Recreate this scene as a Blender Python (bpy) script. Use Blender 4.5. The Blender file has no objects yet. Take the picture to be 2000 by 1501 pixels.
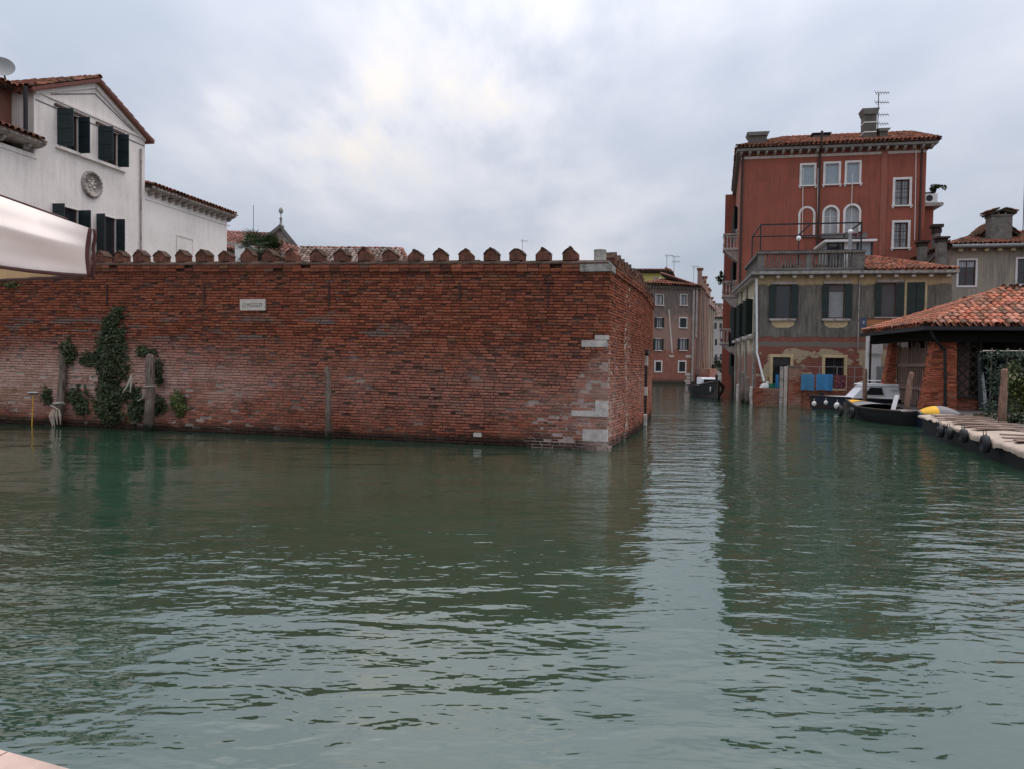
import bpy, math, random
import numpy as np
from mathutils import Matrix, Vector
R = random.Random(7)
C = bpy.context.scene.collection
sc = bpy.context.scene

# ------------------------------------------------------------------ camera
FPX = 1450.0                    # focal length in pixels of the 2000 px wide photograph
CAMZ = 1.9
PITCH = math.atan(42.5 / FPX)
ROLL = 0.014
CAMROT = Matrix.Rotation(math.pi / 2 - PITCH, 3, 'X') @ Matrix.Rotation(ROLL, 3, 'Z')
cam_d = bpy.data.cameras.new('camera')
cam = bpy.data.objects.new('camera', cam_d)
C.objects.link(cam)
cam.matrix_world = Matrix.Translation((0, 0, CAMZ)) @ CAMROT.to_4x4()
cam_d.sensor_width = 36
cam_d.lens = 36 * FPX / 2000
cam_d.clip_start = 0.05
cam_d.clip_end = 3000
sc.camera = cam

# ------------------------------------------------------------------ sky, sun, exposure
SUN_AZ, SUN_EL = 62.0, 66.0      # degrees to the right of the view, above the horizon
world = bpy.data.worlds.new('World')
sc.world = world
world.use_nodes = True
wt = world.node_tree
wt.nodes.clear()
def wn(t, **k):
    n = wt.nodes.new(t)
    for a, b in k.items(): setattr(n, a, b)
    return n
def wm(op, a, b=None, c=None):
    n = wn('ShaderNodeMath', operation=op)
    for i, v in enumerate((a, b, c)):
        if v is None: continue
        if isinstance(v, (int, float)): n.inputs[i].default_value = v
        else: wt.links.new(v, n.inputs[i])
    return n.outputs[0]
tc = wn('ShaderNodeTexCoord')
sep = wn('ShaderNodeSeparateXYZ')
wt.links.new(tc.outputs['Generated'], sep.inputs[0])
dx, dy, dz = sep.outputs
zz = wm('ADD', wm('MAXIMUM', dz, 0.0), 0.16)
comb = wn('ShaderNodeCombineXYZ')
wt.links.new(wm('DIVIDE', dx, zz), comb.inputs[0])
wt.links.new(wm('DIVIDE', dy, zz), comb.inputs[1])
def wnoise(scale, detail, rough, off, stretch=(1, 1, 1)):
    mp = wn('ShaderNodeMapping')
    mp.inputs['Location'].default_value = off
    mp.inputs['Scale'].default_value = stretch
    mp.inputs['Rotation'].default_value = (0, 0, math.radians(28))
    n = wn('ShaderNodeTexNoise')
    n.inputs['Scale'].default_value = scale
    n.inputs['Detail'].default_value = detail
    n.inputs['Roughness'].default_value = rough
    wt.links.new(comb.outputs[0], mp.inputs[0])
    wt.links.new(mp.outputs[0], n.inputs['Vector'])
    return n.outputs['Fac']
n1 = wnoise(0.75, 5, 0.52, (3.1, 1.7, 0), (1.25, 0.75, 1))
n2 = wnoise(2.4, 4, 0.5, (7.3, 2.2, 0), (1.2, 0.8, 1))
def pix_dir(px, py):
    v = CAMROT @ Vector(((px - 1000) / FPX, (750.5 - py) / FPX, -1))
    return v.normalized()
# thin places in the cloud layer, by direction
def spot(px, py, k, w):
    d = pix_dir(px, py)
    vm = wn('ShaderNodeVectorMath', operation='DOT_PRODUCT')
    nrm = wn('ShaderNodeVectorMath', operation='NORMALIZE')
    wt.links.new(tc.outputs['Generated'], nrm.inputs[0])
    wt.links.new(nrm.outputs[0], vm.inputs[0])
    vm.inputs[1].default_value = d
    a = wm('POWER', 2.718, wm('MULTIPLY', wm('SUBTRACT', vm.outputs['Value'], 1.0), k))
    return wm('MULTIPLY', a, w)
thin = spot(985, 195, 240, 0.33)
for s in ((820, 50, 150, 0.24), (690, 275, 380, 0.28), (430, 240, 600, 0.27), (600, 285, 500, 0.16),
          (1150, 20, 260, 0.22), (1480, 40, 120, 0.16), (740, 200, 900, 0.22), (1140, 420, 200, 0.12)):
    thin = wm('ADD', thin, spot(*s))
cl = wm('ADD', wm('MULTIPLY', n1, 0.75), wm('MULTIPLY', n2, 0.25))
cl = wm('ADD', wm('MULTIPLY', wm('SUBTRACT', cl, 0.5), 1.9), 0.36)
n3 = wnoise(3.6, 5, 0.55, (1.3, 8.2, 0), (1.6, 0.7, 1))
thin = wm('MULTIPLY', thin, wm('MINIMUM', wm('MAXIMUM', wm('MULTIPLY', wm('SUBTRACT', n3, 0.28), 3.6), 0.15), 1.5))
cl = wm('ADD', cl, thin)
ramp = wn('ShaderNodeValToRGB')
r = ramp.color_ramp
r.elements[0].position = 0.12; r.elements[0].color = (0.43, 0.475, 0.555, 1)
r.elements[1].position = 0.95; r.elements[1].color = (0.80, 0.75, 0.71, 1)
e = r.elements.new(0.38); e.color = (0.53, 0.56, 0.635, 1)
e = r.elements.new(0.62); e.color = (0.67, 0.675, 0.72, 1)
wt.links.new(cl, ramp.inputs[0])
# an overcast sky brightens steadily from the horizon to the zenith
grad = wm('ADD', wm('MULTIPLY', wm('POWER', wm('MAXIMUM', dz, 0.0), 1.6), 2.0), 0.79)
bg1 = wn('ShaderNodeBackground')
wt.links.new(ramp.outputs[0], bg1.inputs[0])
wt.links.new(grad, bg1.inputs[1])
sky = wn('ShaderNodeTexSky', sky_type='NISHITA')
sky.sun_disc = False
sky.sun_elevation = math.radians(SUN_EL)
sky.sun_rotation = math.radians(SUN_AZ)
bg0 = wn('ShaderNodeBackground')
bg0.inputs[1].default_value = 0.10
wt.links.new(sky.outputs[0], bg0.inputs[0])
mx = wn('ShaderNodeMixShader')
mx.inputs[0].default_value = 0.90
wt.links.new(bg0.outputs[0], mx.inputs[1])
wt.links.new(bg1.outputs[0], mx.inputs[2])
wo = wn('ShaderNodeOutputWorld')
wt.links.new(mx.outputs[0], wo.inputs[0])

sun_d = bpy.data.lights.new('sun', 'SUN')
sun_d.energy = 1.3
sun_d.angle = math.radians(45)
sun_d.color = (1.0, 0.90, 0.80)
sun = bpy.data.objects.new('sun', sun_d)
C.objects.link(sun)
az, el = math.radians(SUN_AZ), math.radians(SUN_EL)
sdir = Vector((math.sin(az) * math.cos(el), math.cos(az) * math.cos(el), math.sin(el)))
sun.rotation_euler = sdir.to_track_quat('Z', 'Y').to_euler()
sc.view_settings.view_transform = 'Standard'
sc.view_settings.look = 'None'
sc.view_settings.exposure = 0.28
sc.view_settings.gamma = 1.0
sc.view_settings.use_curve_mapping = False

# ------------------------------------------------------------------ helpers
EYE = Vector((0, 0, CAMZ))
def ray(px, py):
    return CAMROT @ Vector(((px - 1000) / FPX, (750.5 - py) / FPX, -1))
def on_z(px, py, z=0.0):
    d = ray(px, py)
    return EYE + d * ((z - CAMZ) / d.z)
def at_y(px, py, y):
    d = ray(px, py)
    return EYE + d * (y / d.y)
class Frame:
    """A vertical facade: origin, x along it, z up, -y out of it."""
    def __init__(s, o, d, z=0.0):
        s.o = Vector((o[0], o[1], z)); s.d = Vector((d[0], d[1], 0)).normalized()
        s.n = Vector((s.d.y, -s.d.x, 0))
        ang = math.atan2(s.d.y, s.d.x)
        s.m = Matrix.Translation(s.o) @ Matrix.Rotation(ang, 4, 'Z')
    def loc(s, px, py, out=0.0):
        r_ = ray(px, py); o = s.o + s.n * out
        t = (o - EYE).dot(s.n) / r_.dot(s.n)
        p = EYE + r_ * t
        return (p - s.o).dot(s.d), p.z - s.o.z
    def rect(s, x0, y0, x1, y1, out=0.0):
        xm, ym = (x0 + x1) / 2, (y0 + y1) / 2
        return (s.loc(x0, ym, out)[0], s.loc(x1, ym, out)[0], s.loc(xm, y1, out)[1], s.loc(xm, y0, out)[1])
    def w(s, u, y, z):
        return s.m @ Vector((u, y, z))
WM = {}
def place(o, parent=None, m=None):
    m = m if m is not None else Matrix.Identity(4)
    C.objects.link(o)
    if parent is not None:
        o.parent = parent
        o.matrix_basis = WM[parent].inverted() @ m
    else:
        o.matrix_basis = m
    WM[o] = m.copy()
    return o
def tag(o, label=None, cat=None, group=None, kind=None):
    if label: o['label'] = label
    if cat: o['category'] = cat
    if group: o['group'] = group
    if kind: o['kind'] = kind
    return o
def thing(name, label, cat, m=None, group=None):
    o = bpy.data.objects.new(name, None)
    o.empty_display_size = 0.2
    if isinstance(m, (tuple, list, Vector)): m = Matrix.Translation(Vector(m))
    place(o, None, m)
    return tag(o, label, cat, group)
class MB:
    def __init__(s): s.v = []; s.f = []
    def add(s, vs, fs):
        b = len(s.v); s.v += [tuple(v) for v in vs]; s.f += [tuple(i + b for i in f) for f in fs]; return s
    def box(s, x0, x1, y0, y1, z0, z1, j=0):
        vs = [(x, y, z) for x in (x0, x1) for y in (y0, y1) for z in (z0, z1)]
        if j: vs = [tuple(c + R.uniform(-j, j) for c in v) for v in vs]
        return s.add(vs, [(0, 1, 3, 2), (4, 6, 7, 5), (0, 4, 5, 1), (2, 3, 7, 6), (0, 2, 6, 4), (1, 5, 7, 3)])
    def bbox(s, x0, x1, y0, y1, z0, z1, b=0.01):
        """box with chamfered vertical and horizontal front edges"""
        return s.prism([(x0 + b, z0), (x1 - b, z0), (x1, z0 + b), (x1, z1 - b), (x1 - b, z1), (x0 + b, z1), (x0, z1 - b), (x0, z0 + b)], y0, y1)
    def prism(s, pts, y0, y1, ax='y'):
        n = len(pts)
        def P(a, b, c): return (a, c, b) if ax == 'y' else ((c, a, b) if ax == 'x' else (a, b, c))
        vs = [P(a, b, y0) for a, b in pts] + [P(a, b, y1) for a, b in pts]
        fs = [tuple(range(n)), tuple(range(2 * n - 1, n - 1, -1))]
        fs += [(i, i + n, (i + 1) % n + n, (i + 1) % n) for i in range(n)]
        return s.add(vs, fs)
    def tube(s, pts, r, seg=8, caps=True):
        pts = [Vector(p) for p in pts]
        rs = r if isinstance(r, (list, tuple)) else [r] * len(pts)
        base = len(s.v); prev = None
        for i, p in enumerate(pts):
            t = (pts[min(i + 1, len(pts) - 1)] - pts[max(i - 1, 0)])
            t = t.normalized() if t.length > 1e-9 else Vector((0, 0, 1))
            a = prev if prev is not None else (Vector((0, 0, 1)) if abs(t.z) < 0.9 else Vector((1, 0, 0)))
            a = (a - t * a.dot(t)).normalized(); prev = a
            b = t.cross(a)
            for k in range(seg):
                th = 2 * math.pi * k / seg
                s.v.append(tuple(p + (a * math.cos(th) + b * math.sin(th)) * rs[i]))
        for i in range(len(pts) - 1):
            for k in range(seg):
                q = base + i * seg; k2 = (k + 1) % seg
                s.f.append((q + k, q + k2, q + seg + k2, q + seg + k))
        if caps:
            s.f.append(tuple(base + k for k in range(seg))[::-1])
            s.f.append(tuple(base + (len(pts) - 1) * seg + k for k in range(seg)))
        return s
    def lathe(s, prof, c=(0, 0, 0), seg=14):
        base = len(s.v); c = Vector(c)
        for r_, z in prof:
            for k in range(seg):
                th = 2 * math.pi * k / seg
                s.v.append((c.x + r_ * math.cos(th), c.y + r_ * math.sin(th), c.z + z))
        for i in range(len(prof) - 1):
            for k in range(seg):
                q = base + i * seg; k2 = (k + 1) % seg
                s.f.append((q + k, q + k2, q + seg + k2, q + seg + k))
        s.f.append(tuple(base + k for k in range(seg))[::-1])
        s.f.append(tuple(base + (len(prof) - 1) * seg + k for k in range(seg)))
        return s
    def ball(s, c, r, seg=12, rings=8, sq=(1, 1, 1)):
        prof = [(max(1e-4, math.sin(math.pi * i / rings)) * r, -math.cos(math.pi * i / rings) * r) for i in range(rings + 1)]
        t = MB().lathe(prof, (0, 0, 0), seg)
        return s.add([(c[0] + v[0] * sq[0], c[1] + v[1] * sq[1], c[2] + v[2] * sq[2]) for v in t.v], t.f)
    def quad(s, *p): return s.add(p, [tuple(range(len(p)))])
    def holed(s, u0, u1, z0, z1, holes, y=0.0, t=0.22, outer=True):
        us = sorted(set([u0, u1] + [c for h in holes for c in h[:2]])); zs = sorted(set([z0, z1] + [c for h in holes for c in h[2:4]]))
        us = [u for u in us if u0 - 1e-6 <= u <= u1 + 1e-6]; zs = [z for z in zs if z0 - 1e-6 <= z <= z1 + 1e-6]
        for i in range(len(us) - 1):
            for k in range(len(zs) - 1):
                cu, cz = (us[i] + us[i + 1]) / 2, (zs[k] + zs[k + 1]) / 2
                if any(h[0] < cu < h[1] and h[2] < cz < h[3] for h in holes): continue
                s.quad((us[i], y, zs[k]), (us[i + 1], y, zs[k]), (us[i + 1], y, zs[k + 1]), (us[i], y, zs[k + 1]))
        for a, b, c, d in [h[:4] for h in holes]:
            s.quad((a, y, c), (a, y, d), (a, y + t, d), (a, y + t, c)); s.quad((b, y, d), (b, y, c), (b, y + t, c), (b, y + t, d))
            s.quad((a, y, d), (b, y, d), (b, y + t, d), (a, y + t, d)); s.quad((b, y, c), (a, y, c), (a, y + t, c), (b, y + t, c))
            s.quad((a, y + t, c), (b, y + t, c), (b, y + t, d), (a, y + t, d))
        return s
    def mesh(s, name, m, smooth=False):
        me = bpy.data.meshes.new(name)
        me.from_pydata(s.v, [], s.f)
        me.materials.append(m)
        if smooth: me.polygons.foreach_set('use_smooth', [True] * len(me.polygons))
        me.update()
        return me
    def build(s, name, m, parent=None, w=None, smooth=False, label=None, kind=None):
        o = bpy.data.objects.new(name, s.mesh(name, m, smooth))
        if isinstance(w, Frame): w = w.m
        if w is None and parent is not None: w = Matrix.Identity(4)
        if isinstance(w, (tuple, Vector)): w = Matrix.Translation(Vector(w))
        place(o, parent, w)
        if smooth and smooth != 'all':
            pass
        return tag(o, label, kind=kind)
def scatter_mesh(name, proto, mats, material):
    """many copies of one small shape joined into one mesh"""
    pv = np.array(proto.v, dtype=np.float64); n = len(pv); k = len(mats)
    M = np.array([np.array(m) for m in mats])
    pv4 = np.hstack([pv, np.ones((n, 1))])
    V = np.einsum('kij,nj->kni', M, pv4)[:, :, :3].reshape(-1, 3)
    me = bpy.data.meshes.new(name)
    loops = np.array([i for f in proto.f for i in f]); tot = np.array([len(f) for f in proto.f])
    L = (loops[None, :] + (np.arange(k) * n)[:, None]).reshape(-1)
    T = np.tile(tot, k); S = np.concatenate([[0], np.cumsum(T)[:-1]])
    me.vertices.add(len(V)); me.vertices.foreach_set('co', V.reshape(-1))
    me.loops.add(len(L)); me.loops.foreach_set('vertex_index', L)
    me.polygons.add(len(T)); me.polygons.foreach_set('loop_start', S); me.polygons.foreach_set('loop_total', T)
    me.materials.append(material)
    me.update(calc_edges=True); me.validate()
    return me

# ------------------------------------------------------------------ materials
class NT:
    def __init__(s, name):
        s.m = bpy.data.materials.new(name); s.m.use_nodes = True
        s.t = s.m.node_tree; s.b = s.t.nodes['Principled BSDF']
    def n(s, t, **k):
        x = s.t.nodes.new(t)
        for a, b in k.items(): setattr(x, a, b)
        return x
    def l(s, a, b): s.t.links.new(a, b)
    def val(s, n, key, v):
        if isinstance(v, (int, float, tuple)): n.inputs[key].default_value = v if not (isinstance(v, tuple) and len(v) == 3 and n.inputs[key].type == 'RGBA') else (*v, 1)
        else: s.l(v, n.inputs[key])
    def math(s, op, a, b=None, clamp=False):
        x = s.n('ShaderNodeMath', operation=op, use_clamp=clamp)
        s.val(x, 0, a)
        if b is not None: s.val(x, 1, b)
        return x.outputs[0]
    def coords(s, mode='world', scale=(1, 1, 1), loc=(0, 0, 0), rot=(0, 0, 0)):
        if mode == 'world': src = s.n('ShaderNodeNewGeometry').outputs['Position']
        else: src = s.n('ShaderNodeTexCoord').outputs['Object']
        mp = s.n('ShaderNodeMapping'); mp.inputs['Scale'].default_value = scale; mp.inputs['Location'].default_value = loc
        mp.inputs['Rotation'].default_value = rot
        s.l(src, mp.inputs[0]); return mp.outputs[0]
    def noise(s, scale, detail=4, rough=0.55, vec=None, mode='world', stretch=(1, 1, 1), loc=(0, 0, 0), dist=0.0):
        x = s.n('ShaderNodeTexNoise'); x.inputs['Scale'].default_value = scale; x.inputs['Detail'].default_value = detail
        x.inputs['Roughness'].default_value = rough; x.inputs['Distortion'].default_value = dist
        s.l(vec if vec is not None else s.coords(mode, stretch, loc), x.inputs['Vector'])
        return x.outputs['Fac']
    def ramp(s, f, stops):
        x = s.n('ShaderNodeValToRGB'); r = x.color_ramp
        while len(r.elements) > 1: r.elements.remove(r.elements[-1])
        r.elements[0].position = stops[0][0]; r.elements[0].color = (*stops[0][1], 1)
        for p, c in stops[1:]:
            e = r.elements.new(p); e.color = (*c, 1)
        s.l(f, x.inputs[0]); return x.outputs[0]
    def step(s, f, lo, hi):
        x = s.n('ShaderNodeMapRange'); x.inputs[1].default_value = lo; x.inputs[2].default_value = hi
        x.clamp = True; s.l(f, x.inputs[0]); return x.outputs[0]
    def mix(s, f, a, b, blend='MIX'):
        x = s.n('ShaderNodeMixRGB', blend_type=blend); s.val(x, 0, f); s.val(x, 1, a); s.val(x, 2, b); return x.outputs[0]
    def bump(s, h, dist, strength=1.0, normal=None):
        x = s.n('ShaderNodeBump'); x.inputs['Distance'].default_value = dist; x.inputs['Strength'].default_value = strength
        s.l(h, x.inputs['Height'])
        if normal is not None: s.l(normal, x.inputs['Normal'])
        return x.outputs[0]
    def sepz(s, mode='world'):
        q = s.n('ShaderNodeSeparateXYZ')
        s.l(s.n('ShaderNodeNewGeometry').outputs['Position'] if mode == 'world' else s.n('ShaderNodeTexCoord').outputs['Object'], q.inputs[0])
        return q.outputs
    def rnd(s):
        a = s.n('ShaderNodeNewGeometry').outputs['Random Per Island']
        b = s.n('ShaderNodeObjectInfo').outputs['Random']
        return s.math('FRACT', s.math('ADD', a, b))
    def done(s, col=None, rough=0.8, normal=None, spec=None, metal=None):
        if col is not None: s.val(s.b, 'Base Color', col)
        s.val(s.b, 'Roughness', rough)
        if normal is not None: s.l(normal, s.b.inputs['Normal'])
        if spec is not None: s.b.inputs['Specular IOR Level'].default_value = spec
        if metal is not None: s.b.inputs['Metallic'].default_value = metal
        return s.m
def simple(name, c, rough=0.8, var=0.25, scale=6, bump=0.004, metal=0.0, spec=0.4, stretch=(1, 1, 1), mode='world', dirt=None):
    a = NT(name); n = a.noise(scale, 5, 0.6, stretch=stretch, mode=mode)
    n2_ = a.noise(scale * 0.17 + 0.2, 3, 0.5, stretch=stretch, mode=mode, loc=(3, 5, 1))
    f = a.math('ADD', a.math('MULTIPLY', n, 0.6), a.math('MULTIPLY', n2_, 0.4))
    lo = tuple(x * (1 - var) for x in c); hi = tuple(min(0.95, x * (1 + var)) for x in c)
    col = a.ramp(f, [(0.32, lo), (0.5, c), (0.68, hi)])
    if dirt:
        d = a.step(a.noise(scale * 0.5, 6, 0.7, stretch=stretch, mode=mode, loc=(9, 2, 4)), 0.5, 0.68)
        col = a.mix(a.math('MULTIPLY', d, dirt[0]), col, dirt[1])
    return a.done(col, rough, a.bump(n, bump) if bump else None, spec, metal)

def brick_mat(name, pale=0.0, wallstains=False, mul=1.0, stretch=(1, 1, 1)):
    a = NT(name); r_ = a.rnd()
    k = mul
    col = a.ramp(r_, [(0.0, (0.10 * k, 0.034 * k, 0.023 * k)), (0.15, (0.18 * k, 0.052 * k, 0.031 * k)), (0.45, (0.30 * k, 0.080 * k, 0.042 * k)),
                      (0.75, (0.37 * k, 0.106 * k, 0.056 * k)), (0.93, (0.39 * k, 0.135 * k, 0.08 * k)), (1.0, (0.17 * k, 0.10 * k, 0.075 * k))])
    n = a.noise(26, 6, 0.7, stretch=(0.6, 0.6, 1.5)); big = a.noise(0.55, 4, 0.6); mid_ = a.noise(3.2, 5, 0.65, stretch=(0.6, 0.6, 1.6), loc=(2, 8, 1))
    col = a.mix(a.math('MULTIPLY', a.step(n, 0.42, 0.74), 0.50), col, (0.075 * k, 0.030 * k, 0.020 * k))
    col = a.mix(a.math('MULTIPLY', a.step(mid_, 0.42, 0.66), 0.35), col, (0.20 * k, 0.085 * k, 0.045 * k))
    col = a.mix(a.math('MULTIPLY', a.step(big, 0.38, 0.66), 0.30), col, (0.15 * k, 0.048 * k, 0.030 * k))
    if wallstains:
        x, y, z = a.sepz()
        # salt bloom on the lower courses, strongest towards the left end
        zf = a.math('MULTIPLY', a.step(z, 0.15, 0.9), a.math('SUBTRACT', 1.0, a.step(z, 1.4, 2.5)))
        xf = a.math('ADD', a.math('SUBTRACT', 1.0, a.step(x, -10.0, -5.5)), 0.26)
        s1 = a.step(a.noise(0.7, 6, 0.65, stretch=(1, 1, 1.6), loc=(2, 0, 1)), 0.30, 0.52)
        col = a.mix(a.math('MULTIPLY', a.math('MULTIPLY', zf, xf), a.math('MULTIPLY', s1, 0.92)), col, (0.50, 0.31, 0.26))
        # band of grey render patches
        band = a.math('MULTIPLY', a.step(z, 2.25, 2.45), a.math('SUBTRACT', 1.0, a.step(z, 2.85, 3.05)))
        s2 = a.step(a.noise(0.9, 5, 0.6, stretch=(0.7, 0.7, 4.2), loc=(8, 3, 0)), 0.535, 0.57)
        band = a.math('MULTIPLY', band, a.math('SUBTRACT', 1.0, a.step(x, -3.2, -2.2)))
        col = a.mix(a.math('MULTIPLY', a.math('MULTIPLY', band, s2), 0.9), col, (0.16, 0.125, 0.11))
        # small moss and soot
        s3 = a.step(a.noise(2.6, 5, 0.65, stretch=(0.8, 0.8, 2.0), loc=(1, 9, 4)), 0.57, 0.66)
        col = a.mix(a.math('MULTIPLY', s3, 0.55), col, (0.045, 0.045, 0.028))
        # orange algae low at the left
        s4 = a.math('MULTIPLY', a.math('SUBTRACT', 1.0, a.step(x, -10.8, -9.3)), a.math('SUBTRACT', 1.0, a.step(z, 0.9, 1.9)))
        s4 = a.math('MULTIPLY', s4, a.step(a.noise(1.3, 4, 0.6, loc=(4, 4, 4)), 0.45, 0.6))
        col = a.mix(a.math('MULTIPLY', s4, 0.5), col, (0.22, 0.085, 0.02))
        # wet and weedy line at the water
        wz = a.math('ADD', z, a.math('MULTIPLY', a.math('SUBTRACT', a.noise(1.7, 4, 0.6, loc=(5, 1, 1)), 0.5), 0.35))
        col = a.mix(a.math('MULTIPLY', a.math('SUBTRACT', 1.0, a.step(wz, 0.12, 0.30)), 0.9), col, (0.022, 0.018, 0.014))
        # patchy darker brick tone towards the top of the wall
        wt_ = a.math('MULTIPLY', a.step(z, 3.2, 4.3), a.step(a.noise(1.1, 5, 0.65, loc=(7, 7, 0)), 0.38, 0.6))
        col = a.mix(a.math('MULTIPLY', wt_, 0.45), col, (0.085, 0.036, 0.026))
        # salt-washed strip down the corner
        cx = a.math('SUBTRACT', 1.0, a.math('MINIMUM', a.math('MULTIPLY', a.math('ABSOLUTE', a.math('SUBTRACT', x, 2.05)), 1.0), 1.0))
        s5 = a.math('MULTIPLY', a.math('MULTIPLY', cx, a.math('SUBTRACT', 1.0, a.step(z, 0.9, 2.1))), a.step(a.noise(2.2, 5, 0.7, loc=(3, 3, 6)), 0.42, 0.6))
        col = a.mix(a.math('MULTIPLY', s5, 0.6), col, (0.40, 0.29, 0.25))
    if pale:
        col = a.mix(a.math('MULTIPLY', a.step(a.noise(1.2, 5, 0.6), 0.4, 0.6), pale), col, (0.36, 0.27, 0.22))
    return a.done(col, 0.92, a.bump(n, 0.006), 0.15)

def stucco(name, c, grime, streak=0.5, patch=None, mode='obj', low=None, rough=0.9):
    """plaster with rain streaks and blotches; c, grime colours; patch=(colour, threshold)"""
    a = NT(name)
    f = a.noise(9, 6, 0.65, mode=mode); g = a.noise(0.5, 5, 0.6, mode=mode, loc=(4, 2, 8))
    lo = tuple(x * 0.86 for x in c); hi = tuple(min(0.9, x * 1.1) for x in c)
    col = a.ramp(a.math('ADD', a.math('MULTIPLY', f, 0.4), a.math('MULTIPLY', g, 0.6)), [(0.35, lo), (0.5, c), (0.65, hi)])
    st = a.noise(2.4, 5, 0.65, mode=mode, stretch=(2.2, 2.2, 0.16))
    bl = a.noise(0.7, 5, 0.6, mode=mode, loc=(1, 1, 5))
    m_ = a.math('MULTIPLY', a.step(st, 0.42, 0.68), a.step(bl, 0.35, 0.62))
    col = a.mix(a.math('MULTIPLY', m_, streak), col, grime)
    sp = a.step(a.noise(5, 6, 0.7, mode=mode, loc=(6, 0, 3)), 0.6, 0.72)
    col = a.mix(a.math('MULTIPLY', sp, streak * 0.45), col, grime)
    if patch:
        p = a.step(a.noise(0.9, 6, 0.62, mode=mode, loc=(11, 3, 2)), patch[1], patch[1] + 0.025)
        col = a.mix(p, col, patch[0])
    if low:
        z = a.sepz(mode)[2]
        zz_ = a.math('ADD', z, a.math('MULTIPLY', a.math('SUBTRACT', a.noise(1.5, 5, 0.6, mode=mode, loc=(2, 2, 2)), 0.5), low[2]))
        col = a.mix(a.math('MULTIPLY', a.math('SUBTRACT', 1.0, a.step(zz_, low[1] - 0.15, low[1] + 0.15)), low[3]), col, low[0])
    return a.done(col, rough, a.bump(f, 0.006), 0.2)

M = {}
M['brick'] = brick_mat('old_red_brick', wallstains=True)
M['brick_b'] = brick_mat('red_brick', pale=0.15, mul=1.05)
M['brick_o'] = brick_mat('orange_brick', mul=1.45)
M['brick_p'] = brick_mat('pale_brick', pale=0.55, mul=1.1)
def mortar():
    a = NT('old_mortar'); x, y, z = a.sepz()
    n = a.noise(7, 5, 0.7); b = a.noise(0.6, 4, 0.6, loc=(2, 0, 1))
    col = a.ramp(n, [(0.35, (0.055, 0.028, 0.022)), (0.65, (0.13, 0.065, 0.05))])
    zf = a.math('SUBTRACT', 1.0, a.step(z, 1.3, 2.3))
    left = a.math('SUBTRACT', 1.0, a.step(x, -9.5, -4.0))
    edge_ = a.math('ADD', a.math('SUBTRACT', x, a.math('MULTIPLY', z, 0.80)), a.math('MULTIPLY', a.math('SUBTRACT', a.noise(1.1, 3, 0.5, loc=(1, 1, 7)), 0.5), 1.6))
    cor = a.math('MULTIPLY', a.step(edge_, 0.22, 0.40), a.math('SUBTRACT', 1.0, a.step(x, 2.35, 2.6)))
    strip = a.math('SUBTRACT', 1.0, a.step(a.math('ABSOLUTE', a.math('SUBTRACT', x, 2.98)), 0.05, 0.22))
    cor = a.math('MAXIMUM', cor, strip)
    f = a.math('MULTIPLY', a.math('MULTIPLY', zf, a.math('MULTIPLY', left, 0.8)), a.step(a.noise(1.4, 5, 0.65, loc=(6, 2, 2)), 0.30, 0.5))
    f = a.math('MAXIMUM', f, cor)
    f = a.math('MAXIMUM', f, a.math('MULTIPLY', a.step(b, 0.48, 0.62), a.math('MULTIPLY', zf, 0.55)))
    col = a.mix(a.math('MULTIPLY', f, 0.92), col, (0.60, 0.50, 0.44))
    col = a.mix(a.math('MULTIPLY', a.math('SUBTRACT', 1.0, a.step(z, 0.08, 0.22)), 0.9), col, (0.02, 0.017, 0.014))
    return a.done(col, 0.95, a.bump(n, 0.01), 0.1)
M['mortar'] = mortar()
M['white_mortar'] = simple('pale_lime_pointing', (0.34, 0.265, 0.23), 0.95, 0.35, 9, 0.004, dirt=(0.6, (0.20, 0.11, 0.085)), spec=0.1)
M['mortar_b'] = simple('lime_mortar', (0.16, 0.09, 0.07), 0.95, 0.3, 8, spec=0.1)
M['istria'] = simple('white_stone', (0.46, 0.41, 0.37), 0.8, 0.3, 7, 0.006, dirt=(0.55, (0.12, 0.09, 0.075)))
M['istria_grey'] = simple('lichen_stone', (0.30, 0.28, 0.25), 0.85, 0.4, 9, 0.008, dirt=(0.8, (0.05, 0.055, 0.03)))
M['coping'] = simple('mossy_coping', (0.075, 0.045, 0.035), 0.95, 0.5, 6, 0.012, dirt=(0.85, (0.028, 0.034, 0.014)), spec=0.1)
M['merlon'] = simple('weathered_terracotta', (0.15, 0.065, 0.045), 0.95, 0.5, 9, 0.012, dirt=(0.6, (0.045, 0.038, 0.02)), spec=0.1)
M['sign'] = simple('stone_plaque', (0.52, 0.46, 0.40), 0.7, 0.12, 8, 0.002)
M['ink'] = simple('faded_black_paint', (0.13, 0.115, 0.10), 0.7, 0.3, 30, 0)
M['iron'] = simple('rusted_iron', (0.045, 0.025, 0.02), 0.8, 0.4, 25, 0.002)
M['black'] = simple('black_metal', (0.012, 0.012, 0.013), 0.6, 0.3, 15, 0)
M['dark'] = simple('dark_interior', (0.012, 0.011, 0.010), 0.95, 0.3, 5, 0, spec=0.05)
M['white_stucco'] = stucco('white_stucco', (0.78, 0.71, 0.67), (0.34, 0.29, 0.26), 0.42)
M['wing_stucco'] = stucco('pale_stucco', (0.80, 0.74, 0.70), (0.36, 0.33, 0.31), 0.26)
M['brown_stucco'] = stucco('brown_stucco', (0.22, 0.10, 0.075), (0.10, 0.05, 0.04), 0.4)
M['red_stucco'] = stucco('red_stucco', (0.285, 0.088, 0.060), (0.13, 0.055, 0.042), 0.85)
M['red_side'] = stucco('faded_red_stucco', (0.30, 0.105, 0.075), (0.16, 0.075, 0.055), 0.7, low=((0.20, 0.12, 0.09), 1.0, 1.2, 0.7))
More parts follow.
